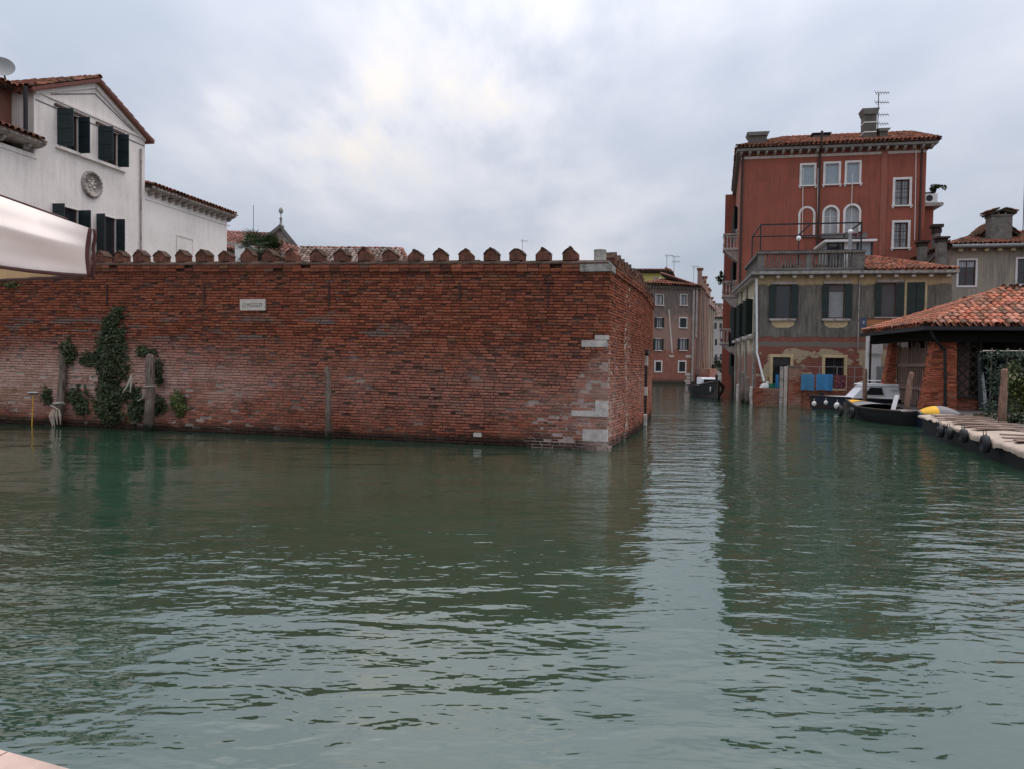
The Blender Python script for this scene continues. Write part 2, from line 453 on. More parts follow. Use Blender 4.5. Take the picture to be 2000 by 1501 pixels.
M['trim'] = simple('white_stone_trim', (0.52, 0.46, 0.41), 0.8, 0.18, 5, 0.003, dirt=(0.4, (0.2, 0.16, 0.13)))
M['trim_w'] = simple('white_trim', (0.66, 0.62, 0.59), 0.8, 0.1, 5, 0.002, dirt=(0.35, (0.3, 0.27, 0.24)))
M['ochre_trim'] = simple('ochre_plaster_trim', (0.50, 0.38, 0.22), 0.85, 0.15, 6, 0.003, dirt=(0.5, (0.18, 0.14, 0.10)))
def paint_green(name, c):
    return simple(name, c, 0.55, 0.4, 7, 0.002, stretch=(1, 1, 3), dirt=(0.5, tuple(x * 0.45 for x in c)))
M['shutter'] = paint_green('dark_green_paint', (0.010, 0.020, 0.018))
M['shutter_blue'] = paint_green('worn_blue_green_paint', (0.013, 0.024, 0.026))
def glass(name, c, rough=0.06):
    a = NT(name); n = a.noise(1.2, 2, 0.5)
    return a.done(c, rough, a.bump(n, 0.004), 0.6)
M['pane'] = glass('dark_window_glass', (0.02, 0.022, 0.025))
M['pane_curtain'] = simple('curtained_glass', (0.30, 0.31, 0.32), 0.25, 0.3, 3, 0, stretch=(3, 3, 0.2), spec=0.6)
M['blind'] = simple('grey_roller_blind', (0.28, 0.33, 0.36), 0.6, 0.08, 4, 0.0, stretch=(0.3, 0.3, 5))
M['wood'] = simple('brown_window_wood', (0.08, 0.04, 0.03), 0.6, 0.3, 12, 0.002)
M['wood_w'] = simple('pale_window_wood', (0.5, 0.5, 0.48), 0.6, 0.15, 12, 0.002)
def tile_mat(name, cols, moss, k=1.0):
    a = NT(name); r_ = a.rnd(); n = a.noise(14, 5, 0.65); g = a.noise(0.9, 5, 0.65)
    col = a.ramp(r_, [(i / (len(cols) - 1), tuple(x * k for x in c)) for i, c in enumerate(cols)])
    col = a.mix(a.math('MULTIPLY', a.step(n, 0.45, 0.72), 0.45), col, (0.10, 0.065, 0.045))
    col = a.mix(a.math('MULTIPLY', a.step(g, 0.46, 0.62), moss), col, (0.075, 0.062, 0.042))
    return a.done(col, 0.9, a.bump(n, 0.006), 0.15)
TC = [(0.13, 0.085, 0.06), (0.30, 0.10, 0.06), (0.42, 0.14, 0.08), (0.48, 0.19, 0.12), (0.40, 0.12, 0.07), (0.50, 0.24, 0.17), (0.22, 0.10, 0.07)]
M['tile'] = tile_mat('terracotta_tile', TC, 0.55, 1.2)
M['tile_mid'] = tile_mat('brownish_red_tile', TC, 0.6, 0.92)
M['tile_dull'] = tile_mat('weathered_tile', TC, 0.8, 0.62)
M['tile_far'] = tile_mat('faded_roof_tile', [(0.28, 0.11, 0.09), (0.34, 0.15, 0.12), (0.40, 0.20, 0.17)], 0.45, 0.9)
M['tile_grey'] = tile_mat('lichen_roof_tile', [(0.16, 0.11, 0.09), (0.42, 0.27, 0.22), (0.5, 0.4, 0.34), (0.2, 0.13, 0.1)], 0.4, 0.8)
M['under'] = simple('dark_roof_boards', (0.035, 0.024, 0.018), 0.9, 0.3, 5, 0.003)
M['eave'] = simple('grey_eave', (0.16, 0.145, 0.13), 0.8, 0.3, 6, 0.003)
M['cornice'] = simple('stained_stone_cornice', (0.36, 0.31, 0.28), 0.85, 0.3, 7, 0.006, dirt=(0.8, (0.07, 0.055, 0.05)))
M['conc'] = simple('grey_cement', (0.15, 0.135, 0.12), 0.9, 0.35, 5, 0.008, dirt=(0.6, (0.05, 0.045, 0.038)))
M['chimney'] = simple('grey_brown_render', (0.105, 0.095, 0.08), 0.9, 0.3, 6, 0.006, dirt=(0.4, (0.045, 0.04, 0.035)))
M['pole_old'] = simple('weathered_mooring_wood', (0.145, 0.105, 0.085), 0.9, 0.45, 9, 0.02, stretch=(2.5, 2.5, 0.35), dirt=(0.5, (0.05, 0.036, 0.03)), spec=0.15)
M['pole_red_old'] = simple('reddish_mooring_wood', (0.20, 0.115, 0.085), 0.9, 0.35, 9, 0.015, stretch=(2.5, 2.5, 0.35), dirt=(0.4, (0.08, 0.05, 0.04)), spec=0.15)
def pole_mat(name, c):
    a = NT(name); x, y, z = a.sepz()
    f = a.noise(11, 6, 0.7, stretch=(3.0, 3.0, 0.22)); g = a.noise(5, 5, 0.65, loc=(3, 1, 1))
    col = a.ramp(f, [(0.34, tuple(q * 0.30 for q in c)), (0.46, tuple(q * 0.85 for q in c)), (0.62, tuple(q * 1.35 for q in c))])
    col = a.mix(a.math('MULTIPLY', a.step(g, 0.52, 0.7), 0.5), col, (0.06, 0.045, 0.035))
    wz = a.math('ADD', z, a.math('MULTIPLY', a.math('SUBTRACT', g, 0.5), 0.5))
    col = a.mix(a.math('SUBTRACT', 1.0, a.step(wz, 0.45, 0.75)), col, tuple(q * 0.55 for q in c))
    col = a.mix(a.math('SUBTRACT', 1.0, a.step(wz, 0.14, 0.26)), col, (0.014, 0.018, 0.010))
    return a.done(col, 0.9, a.bump(f, 0.04), 0.15)
M['pole'] = pole_mat('weathered_mooring_wood', (0.19, 0.145, 0.12))
M['pole_red'] = pole_mat('reddish_mooring_wood', (0.26, 0.155, 0.115))
M['wood_dark'] = simple('dark_old_wood', (0.032, 0.023, 0.019), 0.9, 0.4, 9, 0.008, stretch=(2, 2, 0.4))
M['slat'] = simple('reddish_grey_slat', (0.19, 0.125, 0.10), 0.9, 0.4, 9, 0.006, stretch=(2, 2, 0.4))
M['rope'] = simple('pale_rope', (0.42, 0.38, 0.32), 0.9, 0.25, 30, 0.003)
M['leaf'] = None
def leaf_mat(name, cols):
    a = NT(name); col = a.ramp(a.rnd(), [(i / (len(cols) - 1), c) for i, c in enumerate(cols)])
    return a.done(col, 0.55, None, 0.35)
M['leaf'] = leaf_mat('ivy_leaf', [(0.014, 0.024, 0.009), (0.028, 0.045, 0.014), (0.045, 0.065, 0.020), (0.022, 0.034, 0.014), (0.065, 0.08, 0.028), (0.06, 0.045, 0.02)])
M['leaf_y'] = leaf_mat('yellowing_leaf', [(0.05, 0.07, 0.015), (0.09, 0.10, 0.02), (0.03, 0.06, 0.02), (0.12, 0.11, 0.03)])
M['palm'] = leaf_mat('palm_leaf', [(0.05, 0.09, 0.03), (0.07, 0.12, 0.035), (0.02, 0.04, 0.015), (0.09, 0.10, 0.04)])
M['hull'] = simple('black_boat_paint', (0.010, 0.010, 0.011), 0.6, 0.4, 5, 0.002, spec=0.15)
M['hull_navy'] = simple('navy_boat_paint', (0.012, 0.018, 0.032), 0.3, 0.2, 4, 0)
M['hull_green'] = simple('dark_green_boat_paint', (0.010, 0.028, 0.026), 0.35, 0.2, 4, 0)
M['gel'] = simple('white_gelcoat', (0.82, 0.82, 0.84), 0.35, 0.06, 3, 0)
M['cover_grey'] = simple('grey_boat_cover', (0.20, 0.185, 0.19), 0.8, 0.15, 4, 0.01)
M['yellow'] = simple('yellow_cloth', (0.68, 0.36, 0.02), 0.7, 0.12, 8, 0.004)
M['tarp'] = simple('cream_tarpaulin', (0.40, 0.315, 0.25), 0.75, 0.14, 3, 0.006, dirt=(0.35, (0.25, 0.18, 0.14)))
M['deck_slat'] = simple('faded_plank', (0.21, 0.14, 0.11), 0.85, 0.3, 7, 0.004)
M['rubber'] = simple('black_rubber', (0.012, 0.012, 0.013), 0.65, 0.3, 20, 0.002)
M['fender'] = simple('white_fender', (0.6, 0.59, 0.56), 0.5, 0.1, 6, 0)
M['blue'] = simple('blue_towel', (0.05, 0.21, 0.42), 0.85, 0.12, 5, 0.004)
M['teal'] = simple('teal_towel', (0.055, 0.19, 0.32), 0.85, 0.14, 5, 0.004)
def floral():
    a = NT('floral_cloth'); v = a.n('ShaderNodeTexVoronoi'); v.inputs['Scale'].default_value = 9
    a.l(a.coords(), v.inputs['Vector'])
    col = a.ramp(v.outputs['Distance'], [(0.15, (0.40, 0.16, 0.12)), (0.35, (0.20, 0.05, 0.05)), (0.6, (0.10, 0.03, 0.05))])
    return a.done(col, 0.9)
M['floral'] = floral()
M['orange_wood'] = simple('orange_board', (0.34, 0.15, 0.06), 0.75, 0.2, 6, 0.003)
M['sign_blue'] = simple('blue_sign_face', (0.03, 0.055, 0.11), 0.5, 0.1, 5, 0)
M['white'] = simple('white_paint', (0.68, 0.67, 0.65), 0.6, 0.1, 6, 0.002, dirt=(0.3, (0.4, 0.37, 0.33)))
M['grey_paint'] = simple('grey_paint', (0.24, 0.24, 0.24), 0.6, 0.12, 6, 0)
M['globe'] = simple('white_globe_glass', (0.75, 0.74, 0.74), 0.25, 0.03, 4, 0)
M['fabric'] = simple('cream_canvas', (0.72, 0.62, 0.55), 0.8, 0.05, 3, 0.0015)
M['fabric_in'] = simple('backlit_tan_canvas', (0.60, 0.40, 0.20), 0.8, 0.1, 4, 0)  # tan colour paints in the daylight glowing through the cream canvas
M['binding'] = simple('brown_binding', (0.07, 0.022, 0.018), 0.75, 0.15, 20, 0)
M['pave'] = simple('pink_kerb_stone', (0.48, 0.35, 0.29), 0.8, 0.22, 5, 0.006, dirt=(0.35, (0.24, 0.17, 0.14)))
M['earth'] = simple('garden_ground', (0.07, 0.06, 0.045), 0.95, 0.3, 2, 0.02)
M['quay'] = simple('wet_quay_stone', (0.07, 0.055, 0.048), 0.85, 0.4, 4, 0.02)
M['net'] = simple('green_netting', (0.03, 0.055, 0.048), 0.9, 0.3, 3, 0)
M['yellow_wall'] = stucco('yellow_stucco', (0.58, 0.50, 0.17), (0.4, 0.34, 0.16), 0.3)
M['yellow_metal'] = simple('yellow_painted_metal', (0.55, 0.30, 0.03), 0.5, 0.1, 6, 0)

# ------------------------------------------------------------------ water
def water_mat():
    a = NT('canal_water')
    def nz(scale, stretch, detail=2, rough=0.45, loc=(0, 0, 0), dist=0.0, rot=0.0):
        x = a.n('ShaderNodeTexNoise'); x.inputs['Scale'].default_value = scale; x.inputs['Detail'].default_value = detail
        x.inputs['Roughness'].default_value = rough; x.inputs['Distortion'].default_value = dist
        a.l(a.coords('world', stretch, loc, (0, 0, rot)), x.inputs['Vector']); return x.outputs['Fac']
    w1 = nz(0.55, (0.65, 1.3, 1), 2, 0.45, rot=0.25)
    w2 = nz(2.1, (0.72, 1.5, 1), 3, 0.5, (3, 7, 0), rot=0.16, dist=0.25)
    w3 = nz(6.5, (0.75, 1.5, 1), 2, 0.5, (1, 2, 0), rot=-0.12)
    x, y, z = a.sepz()
    calm = a.step(nz(0.17, (1.0, 1.0, 1), 2, 0.5, (5.2, 3.0, 0)), 0.38, 0.60)
    near = a.math('SUBTRACT', 1.0, a.step(y, 7.0, 12.0))
    right = a.step(a.math('ADD', x, a.math('MULTIPLY', y, 0.10)), 1.5, 5.0)
    zone = a.math('ADD', a.math('MULTIPLY', a.math('MAXIMUM', near, right), 0.62), a.math('MULTIPLY', calm, 0.40))
    h = a.math('MULTIPLY', w1, 0.058)
    h = a.math('ADD', h, a.math('MULTIPLY', a.math('MULTIPLY', w2, 0.031), a.math('ADD', 0.20, zone)))
    h = a.math('ADD', h, a.math('MULTIPLY', a.math('MULTIPLY', w3, 0.0062), a.math('ADD', 0.12, zone)))
    g = a.noise(0.22, 4, 0.6)
    col = a.ramp(g, [(0.35, (0.018, 0.044, 0.025)), (0.65, (0.025, 0.057, 0.036))])
    m = a.done(col, 0.02, a.bump(h, 1.0, 1.0))
    a.b.inputs['IOR'].default_value = 2.3
    a.b.inputs['Specular IOR Level'].default_value = 0.5
    return m
mb = MB(); mb.quad((-900, -60, 0), (900, -60, 0), (900, 1500, 0), (-900, 1500, 0))
mb.build('canal_water', water_mat(), kind='structure')

# ------------------------------------------------------------------ the long brick wall
WL = on_z(0, 825); WC = on_z(1185, 878)
wd = (WC - WL); wd.z = 0
EXT = 4.0
FW = Frame(WL - wd.normalized() * EXT, wd)
LEN = wd.length + EXT
_, zt1 = FW.loc(430, 531); _, zt2 = FW.loc(1188, 531)
u430 = FW.loc(430, 531)[0]
def H1(u): return zt2 + (zt1 - zt2) * (LEN - u) / (LEN - u430)
wall = thing('garden_wall', 'long old red brick wall topped with pointed merlons rising from the canal', 'wall', FW.m)
ND = 59
# side of the wall that runs away up the canal (two straight stretches)
S0 = Vector(WC[:2]); S1 = Vector(at_y(1251, 700, 21.3)[:2]); S2 = Vector(at_y(1274, 700, 27.6)[:2])
FS1 = Frame(S0, S1 - S0); FS2 = Frame(S1, S2 - S1)
LS1, LS2 = (S1 - S0).length, (S2 - S1).length
H2 = lambda u: zt2
def quick_wall(F, L, H, thick, name, t0=0.0):
    m = MB(); n = 14
    for i in range(n):
        a, b = L * i / n, L * (i + 1) / n
        m.add([(a, 0.014, -0.6), (b, 0.014, -0.6), (b, 0.014, H(b)), (a, 0.014, H(a)), (a, thick, -0.6), (b, thick, -0.6), (b, thick, H(b)), (a, thick, H(a))],
              [(0, 1, 2, 3), (5, 4, 7, 6), (3, 2, 6, 7)])
    m.build(name, M['mortar'], wall, F)
quick_wall(FW, LEN - 0.014, H1, 0.45, 'wall_core')
quick_wall(FS1, LS1, H2, 0.40, 'wall_core')
quick_wall(FS2, LS2, H2, 0.40, 'wall_core')
# stones let into the brickwork: rect in pixels on the front face
stones = [(1162, 655, 1189, 664), (1136, 665, 1186, 678), (1163, 781, 1190, 802), (1117, 801, 1188, 812), (1138, 838, 1187, 861), (925, 844, 941, 852)]
srect = [FW.rect(*s) for s in stones]
srect = [(a, min(b, LEN + 0.012), c, d) for a, b, c, d in srect]
for (a, b, c, d) in srect:
    m = MB(); m.bbox(a, b, -0.022, 0.10, c, d, 0.012)
    m.build('stone_block', M['istria'], wall, FW)
brick_protos = []
for k in range(8):
    m = MB(); j = lambda s: R.uniform(-s, s)
    # unit brick, chamfered face: x 0..1, z 0..1, y -0.0 .. 0.05
    vs = [(0 , 0.04, 0), (1, 0.04, 0), (1, 0.04, 1), (0, 0.04, 1)]
    vs += [(0 + j(.01), 0.004 + j(.004), 0.02 + j(.06)), (1 + j(.01), 0.004 + j(.004), 0.02 + j(.06)), (1 + j(.01), 0.004 + j(.004), 0.98 + j(.06)), (0 + j(.01), 0.004 + j(.004), 0.98 + j(.06))]
    vs += [(0.03 + abs(j(.02)), j(.003), 0.12 + j(.05)), (0.97 - abs(j(.02)), j(.003), 0.12 + j(.05)), (0.97 - abs(j(.02)), j(.003), 0.88 + j(.05)), (0.03 + abs(j(.02)), j(.003), 0.88 + j(.05))]
    fs = []
    for a in (0, 4):
        for i in range(4): fs.append((a + i, a + (i + 1) % 4, a + 4 + (i + 1) % 4, a + 4 + i))
    fs.append((8, 9, 10, 11))
    m.v, m.f = vs, fs
    brick_protos.append(m)
def brick_course_mats(F, L, H, skip, n=ND, z0=-2, gap=0.015, blen=0.222, out=0.010, mort=0.014, miss=0.016, u_start=0.0, key=None):
    res = []
    rowd = {i: R.uniform(-0.004, 0.004) - (0.010 if R.random() < 0.10 else 0) for i in range(z0, n)}
    for i in range(z0, n):
        u = u_start - R.uniform(0, 0.2)
        while u < L:
            bl = R.choice((blen, blen, blen, blen * 0.5)) * R.uniform(0.86, 1.08)
            a, b = max(u, u_start), min(u + bl, L)
            u += bl + gap
            if b - a < 0.03: continue
            uc = (a + b) / 2; ph = H(uc) / n
            za, zb = i * ph + mort * 0.5, (i + 1) * ph - mort * 0.5
            if any(a < s[1] + 0.004 and b > s[0] - 0.004 and za < s[3] and zb > s[2] for s in skip):
                # trim against the stone instead of dropping it when it only touches
                s = [s for s in skip if a < s[1] + 0.004 and b > s[0] - 0.004 and za < s[3] and zb > s[2]][0]
                if min(zb, s[3]) - max(za, s[2]) > 0.035:
                    if a < s[0] - 0.05: b = s[0] - 0.008
                    elif b > s[1] + 0.05: a = s[1] + 0.008
                    else: continue
                    if b - a < 0.04: continue
            if R.random() < miss * (2.5 if i < 3 else (1.6 if i > n * 0.75 else 1)) and not (i < n * .5 and u > L - 2.2): continue
            d = out + R.uniform(-0.006, 0.008) + (R.uniform(-0.03, 0.002) if R.random() < 0.17 else 0) + rowd[i]
            slope = (H(uc + 0.1) - H(uc)) / 0.1 * (i / n)
            mm = F.m @ Matrix.Translation((a, -d, za)) @ Matrix.Rotation(-slope, 4, 'Y') @ Matrix.Diagonal((b - a, 1, zb - za, 1))
            res.append((uc, i, mm))
    return res
bm = brick_course_mats(FW, LEN + 0.0, H1, srect)
bm.sort(key=lambda t: -t[0])
shown = [t for t in bm if t[1] >= 0][:296]
ids = set(id(t) for t in shown)
rest = [t for t in bm if id(t) not in ids]
bmesh_ = [p.mesh('brick', M['brick']) for p in brick_protos]
for t in shown:
    o = bpy.data.objects.new('brick', R.choice(bmesh_)); place(o, wall, t[2])
side = [t for t in brick_course_mats(FS1, LS1, H2, [], u_start=0.03)]
side += [t for t in brick_course_mats(FS2, LS2, H2, [(LS2*0.30, LS2*0.52, -1, 2.35)], u_start=0.0)]
allrest = rest + side
R.shuffle(allrest)
grp = [[] for _ in brick_protos]
for i, t in enumerate(allrest): grp[i % 8].append(t[2])
# one mesh: join the eight families
def join_families(name, protos, groups, material):
    mes = [scatter_mesh(name, p, g, material) for p, g in zip(protos, groups) if g]
    V = []; L = []; T = []; off = 0
    for me in mes:
        v = np.empty(len(me.vertices) * 3); me.vertices.foreach_get('co', v); V.append(v)
        l = np.empty(len(me.loops), dtype=np.int64); me.loops.foreach_get('vertex_index', l); L.append(l + off); off += len(me.vertices)
        t = np.empty(len(me.polygons), dtype=np.int64); me.polygons.foreach_get('loop_total', t); T.append(t)
    V = np.concatenate(V); L = np.concatenate(L); T = np.concatenate(T)
    out = bpy.data.meshes.new(name)
    out.vertices.add(len(V) // 3); out.vertices.foreach_set('co', V)
    out.loops.add(len(L)); out.loops.foreach_set('vertex_index', L)
    out.polygons.add(len(T)); out.polygons.foreach_set('loop_start', np.concatenate([[0], np.cumsum(T)[:-1]])); out.polygons.foreach_set('loop_total', T)
    out.materials.append(material); out.update(calc_edges=True)
    for me in mes: bpy.data.meshes.remove(me)
    return out
o = bpy.data.objects.new('brickwork', join_families('brickwork', brick_protos, grp, M['brick']))
place(o, wall); tag(o, kind='stuff')
# pale lime pointing that fills the joints in a stepped area at the corner
m = MB()
for F_, L_, sgn in ((FW, LEN, 1), (FS1, 0.0, -1)):
    m = MB(); ph = zt2 / ND; w_now = 0
    for i in range(0, 31):
        z = i * ph
        wd_ = max(0.10, (1.75 - z * 0.86) if sgn > 0 else (0.75 - z * 0.30)) * R.uniform(0.72, 1.15)
        if sgn > 0: m.box(L_ - wd_, L_ - .004, -0.0035, 0.02, z, z + ph)
        else: m.box(0.012, wd_, -0.0035, 0.02, z, z + ph)
    m.build('pale_pointing', M['white_mortar'], wall, F_)
m = MB()
for i in range(0, 44):
    z = i * zt2 / ND; c_ = 2.55 + .25 * math.sin(i * .13); w_ = R.uniform(.06, .22); m.box(c_ - w_, c_ + w_, -0.0035, 0.02, z, z + zt2 / ND)
m.build('pale_pointing', M['white_mortar'], wall, FS1)
# projecting courses, mossy coping
def coping(F, L, H, u0=0.0, cut=None):
    n = max(6, int(L / 0.26)); m = MB(); mc = MB()
    for i in range(n):
        a, b = u0 + (L - u0) * i / n, u0 + (L - u0) * (i + 1) / n
        for (zo, hh, pr) in ((0.0, 0.075, 0.05), (0.083, 0.075, 0.062)):
            a2, b2 = a + (0.13 if zo else 0) * 0, b - 0.012
            if R.random() < 0.06: continue
            m.box(a2, b2, -pr - R.uniform(0, 0.012), 0.2, H((a + b) / 2) + zo, H((a + b) / 2) + zo + hh, 0.005)
    bk_ = MB(); bk_.add([(u0, .03, H(u0)), (L, .03, H(L)), (L, .03, H(L) + .18), (u0, .03, H(u0) + .18), (u0, .4, H(u0)), (L, .4, H(L)), (L, .4, H(L) + .18), (u0, .4, H(u0) + .18)], [(0, 1, 2, 3), (5, 4, 7, 6), (0, 3, 7, 4), (1, 5, 6, 2)])
    bk_.build('coping_core', M['mortar'], wall, F)
    k = int(L / 0.5)
    for i in range(k):
        a, b = u0 + (L - u0) * i / k, u0 + (L - u0) * (i + 1) / k
        z = (H(a) + H(b)) / 2 + 0.166
        q = R.uniform(-0.012, 0.012)
        mc.prism([(-0.075 + q, z), (0.55, z), (0.55, z + 0.04), (0.42, z + 0.10 + q), (0.06, z + 0.10 + q), (-0.06 + q, z + 0.03)], a, b - R.choice((0.0, 0.0, 0.01)), 'x')
    m.build('projecting_course', M['brick'], wall, F, kind='stuff')
    mc.build('coping', M['coping'], wall, F)
coping(FW, LEN - 0.02, H1)
coping(FS1, LS1, H2, 0.55)
coping(FS2, LS2, H2)
# merlons: brick block with two sloping cap tiles and a ridge tile
def merlon_meshes(k):
    w, h, t = 0.33, 0.145, 0.27
    m = MB()
    m.box(-w / 2, -0.004, 0, t, 0, h, 0.006); m.box(0.004, w / 2, 0, t, 0, h, 0.006)
    m.prism([(-w / 2 + .004, h + .002), (w / 2 - .004, h + .002), (0.035, h + 0.125), (-0.035, h + 0.125)], 0.008, t - 0.01)
    caps = []
    for s in (-1, 1):
        c = MB()
        n = 5
        for q in range(n):
            f0, f1 = q / n, (q + 1) / n
            def P(f, up):
                x = s * (w / 2 + 0.012 - f * (w / 2 - 0.01)); z = h - 0.004 + f * 0.125 + math.sin(f * math.pi) * 0.022
                return x, z + up
            (xa, za), (xb, zb) = P(f0, 0), P(f1, 0)
            c.add([(xa, -0.008, za), (xb, -0.008, zb), (xb, t + 0.01, zb), (xa, t + 0.01, za), (xa, -0.008, za + .02), (xb, -0.008, zb + .02), (xb, t + 0.01, zb + .02), (xa, t + 0.01, za + .02)],
                  [(0, 1, 5, 4), (2, 3, 7, 6), (4, 5, 6, 7), (0, 3, 2, 1)] + ([(0, 4, 7, 3)] if q == 0 else []))
        caps.append(c)
    rd = MB(); rd.tube([(0, -0.012, h + 0.128), (0, t + 0.015, h + 0.128)], 0.042, 8)
    return m, caps, rd
mm_ = [merlon_meshes(k) for k in range(3)]
mm_me = [(a.mesh('merlon', M['merlon']), [c.mesh('cap_tile', M['coping']) for c in b], r_.mesh('ridge_tile', M['coping'])) for a, b, r_ in mm_]
def put_merlon(F, u, z):
    a, b, r_ = R.choice(mm_me)
    w = F.m @ Matrix.Translation((u, 0.03, z)) @ Matrix.Rotation(R.uniform(-.08, .08), 4, 'Z') @ Matrix.Rotation(R.uniform(-.05, .05), 4, 'Y') @ Matrix.Diagonal((R.uniform(.90, 1.08), 1, R.uniform(.88, 1.10), 1))
    o = place(bpy.data.objects.new('merlon', a), wall, w)
    for c in b:
        if R.random() < 0.84: place(bpy.data.objects.new('cap_tile', c), o, w)
    if R.random() < 0.95: place(bpy.data.objects.new('ridge_tile', r_), o, w)
mcx = [165, 201, 238, 277, 316, 358, 399, 443, 486, 527, 573, 621, 668, 716, 763, 813, 862, 912, 960, 1010, 1062, 1116]
for x in mcx:
    u = FW.loc(x, 505, -0.15)[0]; put_merlon(FW, u, H1(u) + 0.265)
for k in range(1, 9):
    u = FW.loc(165, 505, -0.15)[0] - 0.55 * k
    if u > 0.2: put_merlon(FW, u, H1(u) + 0.265)
u = 0.95
while u < LS1 - 0.1: put_merlon(FS1, u, zt2 + 0.265); u += 0.56
u = 0.2
while u < LS2 - 0.1: put_merlon(FS2, u, zt2 + 0.265); u += 0.56
# corner stone with a broken column stump
cs = MB(); a, b, c, d = FW.rect(1134, 514, 1190, 529)
cs.bbox(a, LEN + 0.06, -0.09, 0.62, zt2 + 0.002, zt2 + 0.165, 0.015)
cs.build('corner_slab', M['istria_grey'], wall, FW)
cs = MB(); cs.bbox(a + 0.10, LEN + 0.0, -0.03, 0.55, zt2 + 0.166, zt2 + 0.235, 0.02)
cs.build('corner_step', M['istria_grey'], wall, FW)
stump = MB(); stump.lathe([(0.15, 0), (0.155, 0.02), (0.138, 0.05), (0.14, 0.26), (0.148, 0.275), (0.13, 0.29)], (0, 0, 0), 18)
uc = FW.loc(1172, 505, -0.25)[0]
stump.build('column_stump', M['istria_grey'], wall, FW.m @ Matrix.Translation((uc, 0.25, zt2 + 0.235)), smooth=True)
# wrought iron wall anchors
for (x, y0, y1) in ((210, 557, 596), (400, 557, 597), (643, 551, 600), (898, 551, 590), (1071, 551, 600)):
    u0, _, z0, z1 = FW.rect(x, y0, x + 3, y1)
    m = MB(); m.box(u0 - 0.014, u0 + 0.014, -0.04, 0.0, z0, z1, 0.003)
    if x > 1000: m.box(u0 - 0.11, u0 + 0.13, -0.045, 0.0, z1 - 0.03, z1 + 0.0, 0.004)
    m.build('wall_anchor', M['iron'], wall, FW)
# water gate in the far stretch: a recess framed by white blocks
def recess(F, ua, ub, ztop):
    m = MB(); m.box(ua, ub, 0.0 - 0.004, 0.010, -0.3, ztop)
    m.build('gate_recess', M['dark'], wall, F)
    z = 0.0
    for k, (z0, z1) in enumerate(((0.0, 0.36), (0.95, 1.2), (1.85, 2.15))):
        s = MB(); s.bbox(ua - 0.16, ua + 0.14, -0.10, 0.0 - 0.006, z0, z1, 0.015); s.build('stone_block', M['istria'], wall, F)
    s = MB(); s.bbox(ua - 0.1, ub + 0.1, -0.10, -0.006, ztop - 0.12, ztop, 0.01); s.build('gate_lintel', M['iron'], wall, F)
recess(FS2, LS2 * 0.30, LS2 * 0.52, 2.35)

# street plaque painted on stone
u0, u1, z0, z1 = FW.rect(471, 585, 520, 607)
pl = thing('street_sign', 'pale rectangular stone plaque with faded black letters set high on the brick wall', 'sign', FW.m @ Matrix.Translation((u0, 0, z0)))
m = MB(); m.bbox(0, u1 - u0, -0.055, 0.0, 0, z1 - z0, 0.008); m.build('plaque', M['sign'], pl, WM[pl])
tcu = bpy.data.curves.new('lettering', 'FONT'); tcu.body = 'LD MOGGLEY'; tcu.size = 0.155; tcu.extrude = 0.001; tcu.align_x = 'CENTER'; tcu.align_y = 'CENTER'
tob = bpy.data.objects.new('tmp', tcu); C.objects.link(tob)
dg = bpy.context.evaluated_depsgraph_get(); me = bpy.data.meshes.new_from_object(tob.evaluated_get(dg)); bpy.data.objects.remove(tob)
me.materials.clear(); me.materials.append(M['ink'])
lo = bpy.data.objects.new('lettering', me)
tw = max(v.co.x for v in me.vertices) - min(v.co.x for v in me.vertices)
place(lo, pl, WM[pl] @ Matrix.Translation(((u1 - u0) / 2, -0.0575, (z1 - z0) * 0.45)) @ Matrix.Rotation(math.pi / 2, 4, 'X') @ Matrix.Diagonal(((u1 - u0) * 0.80 / tw, 0.36 * (z1 - z0) / (0.155 * 0.72), 1, 1)))

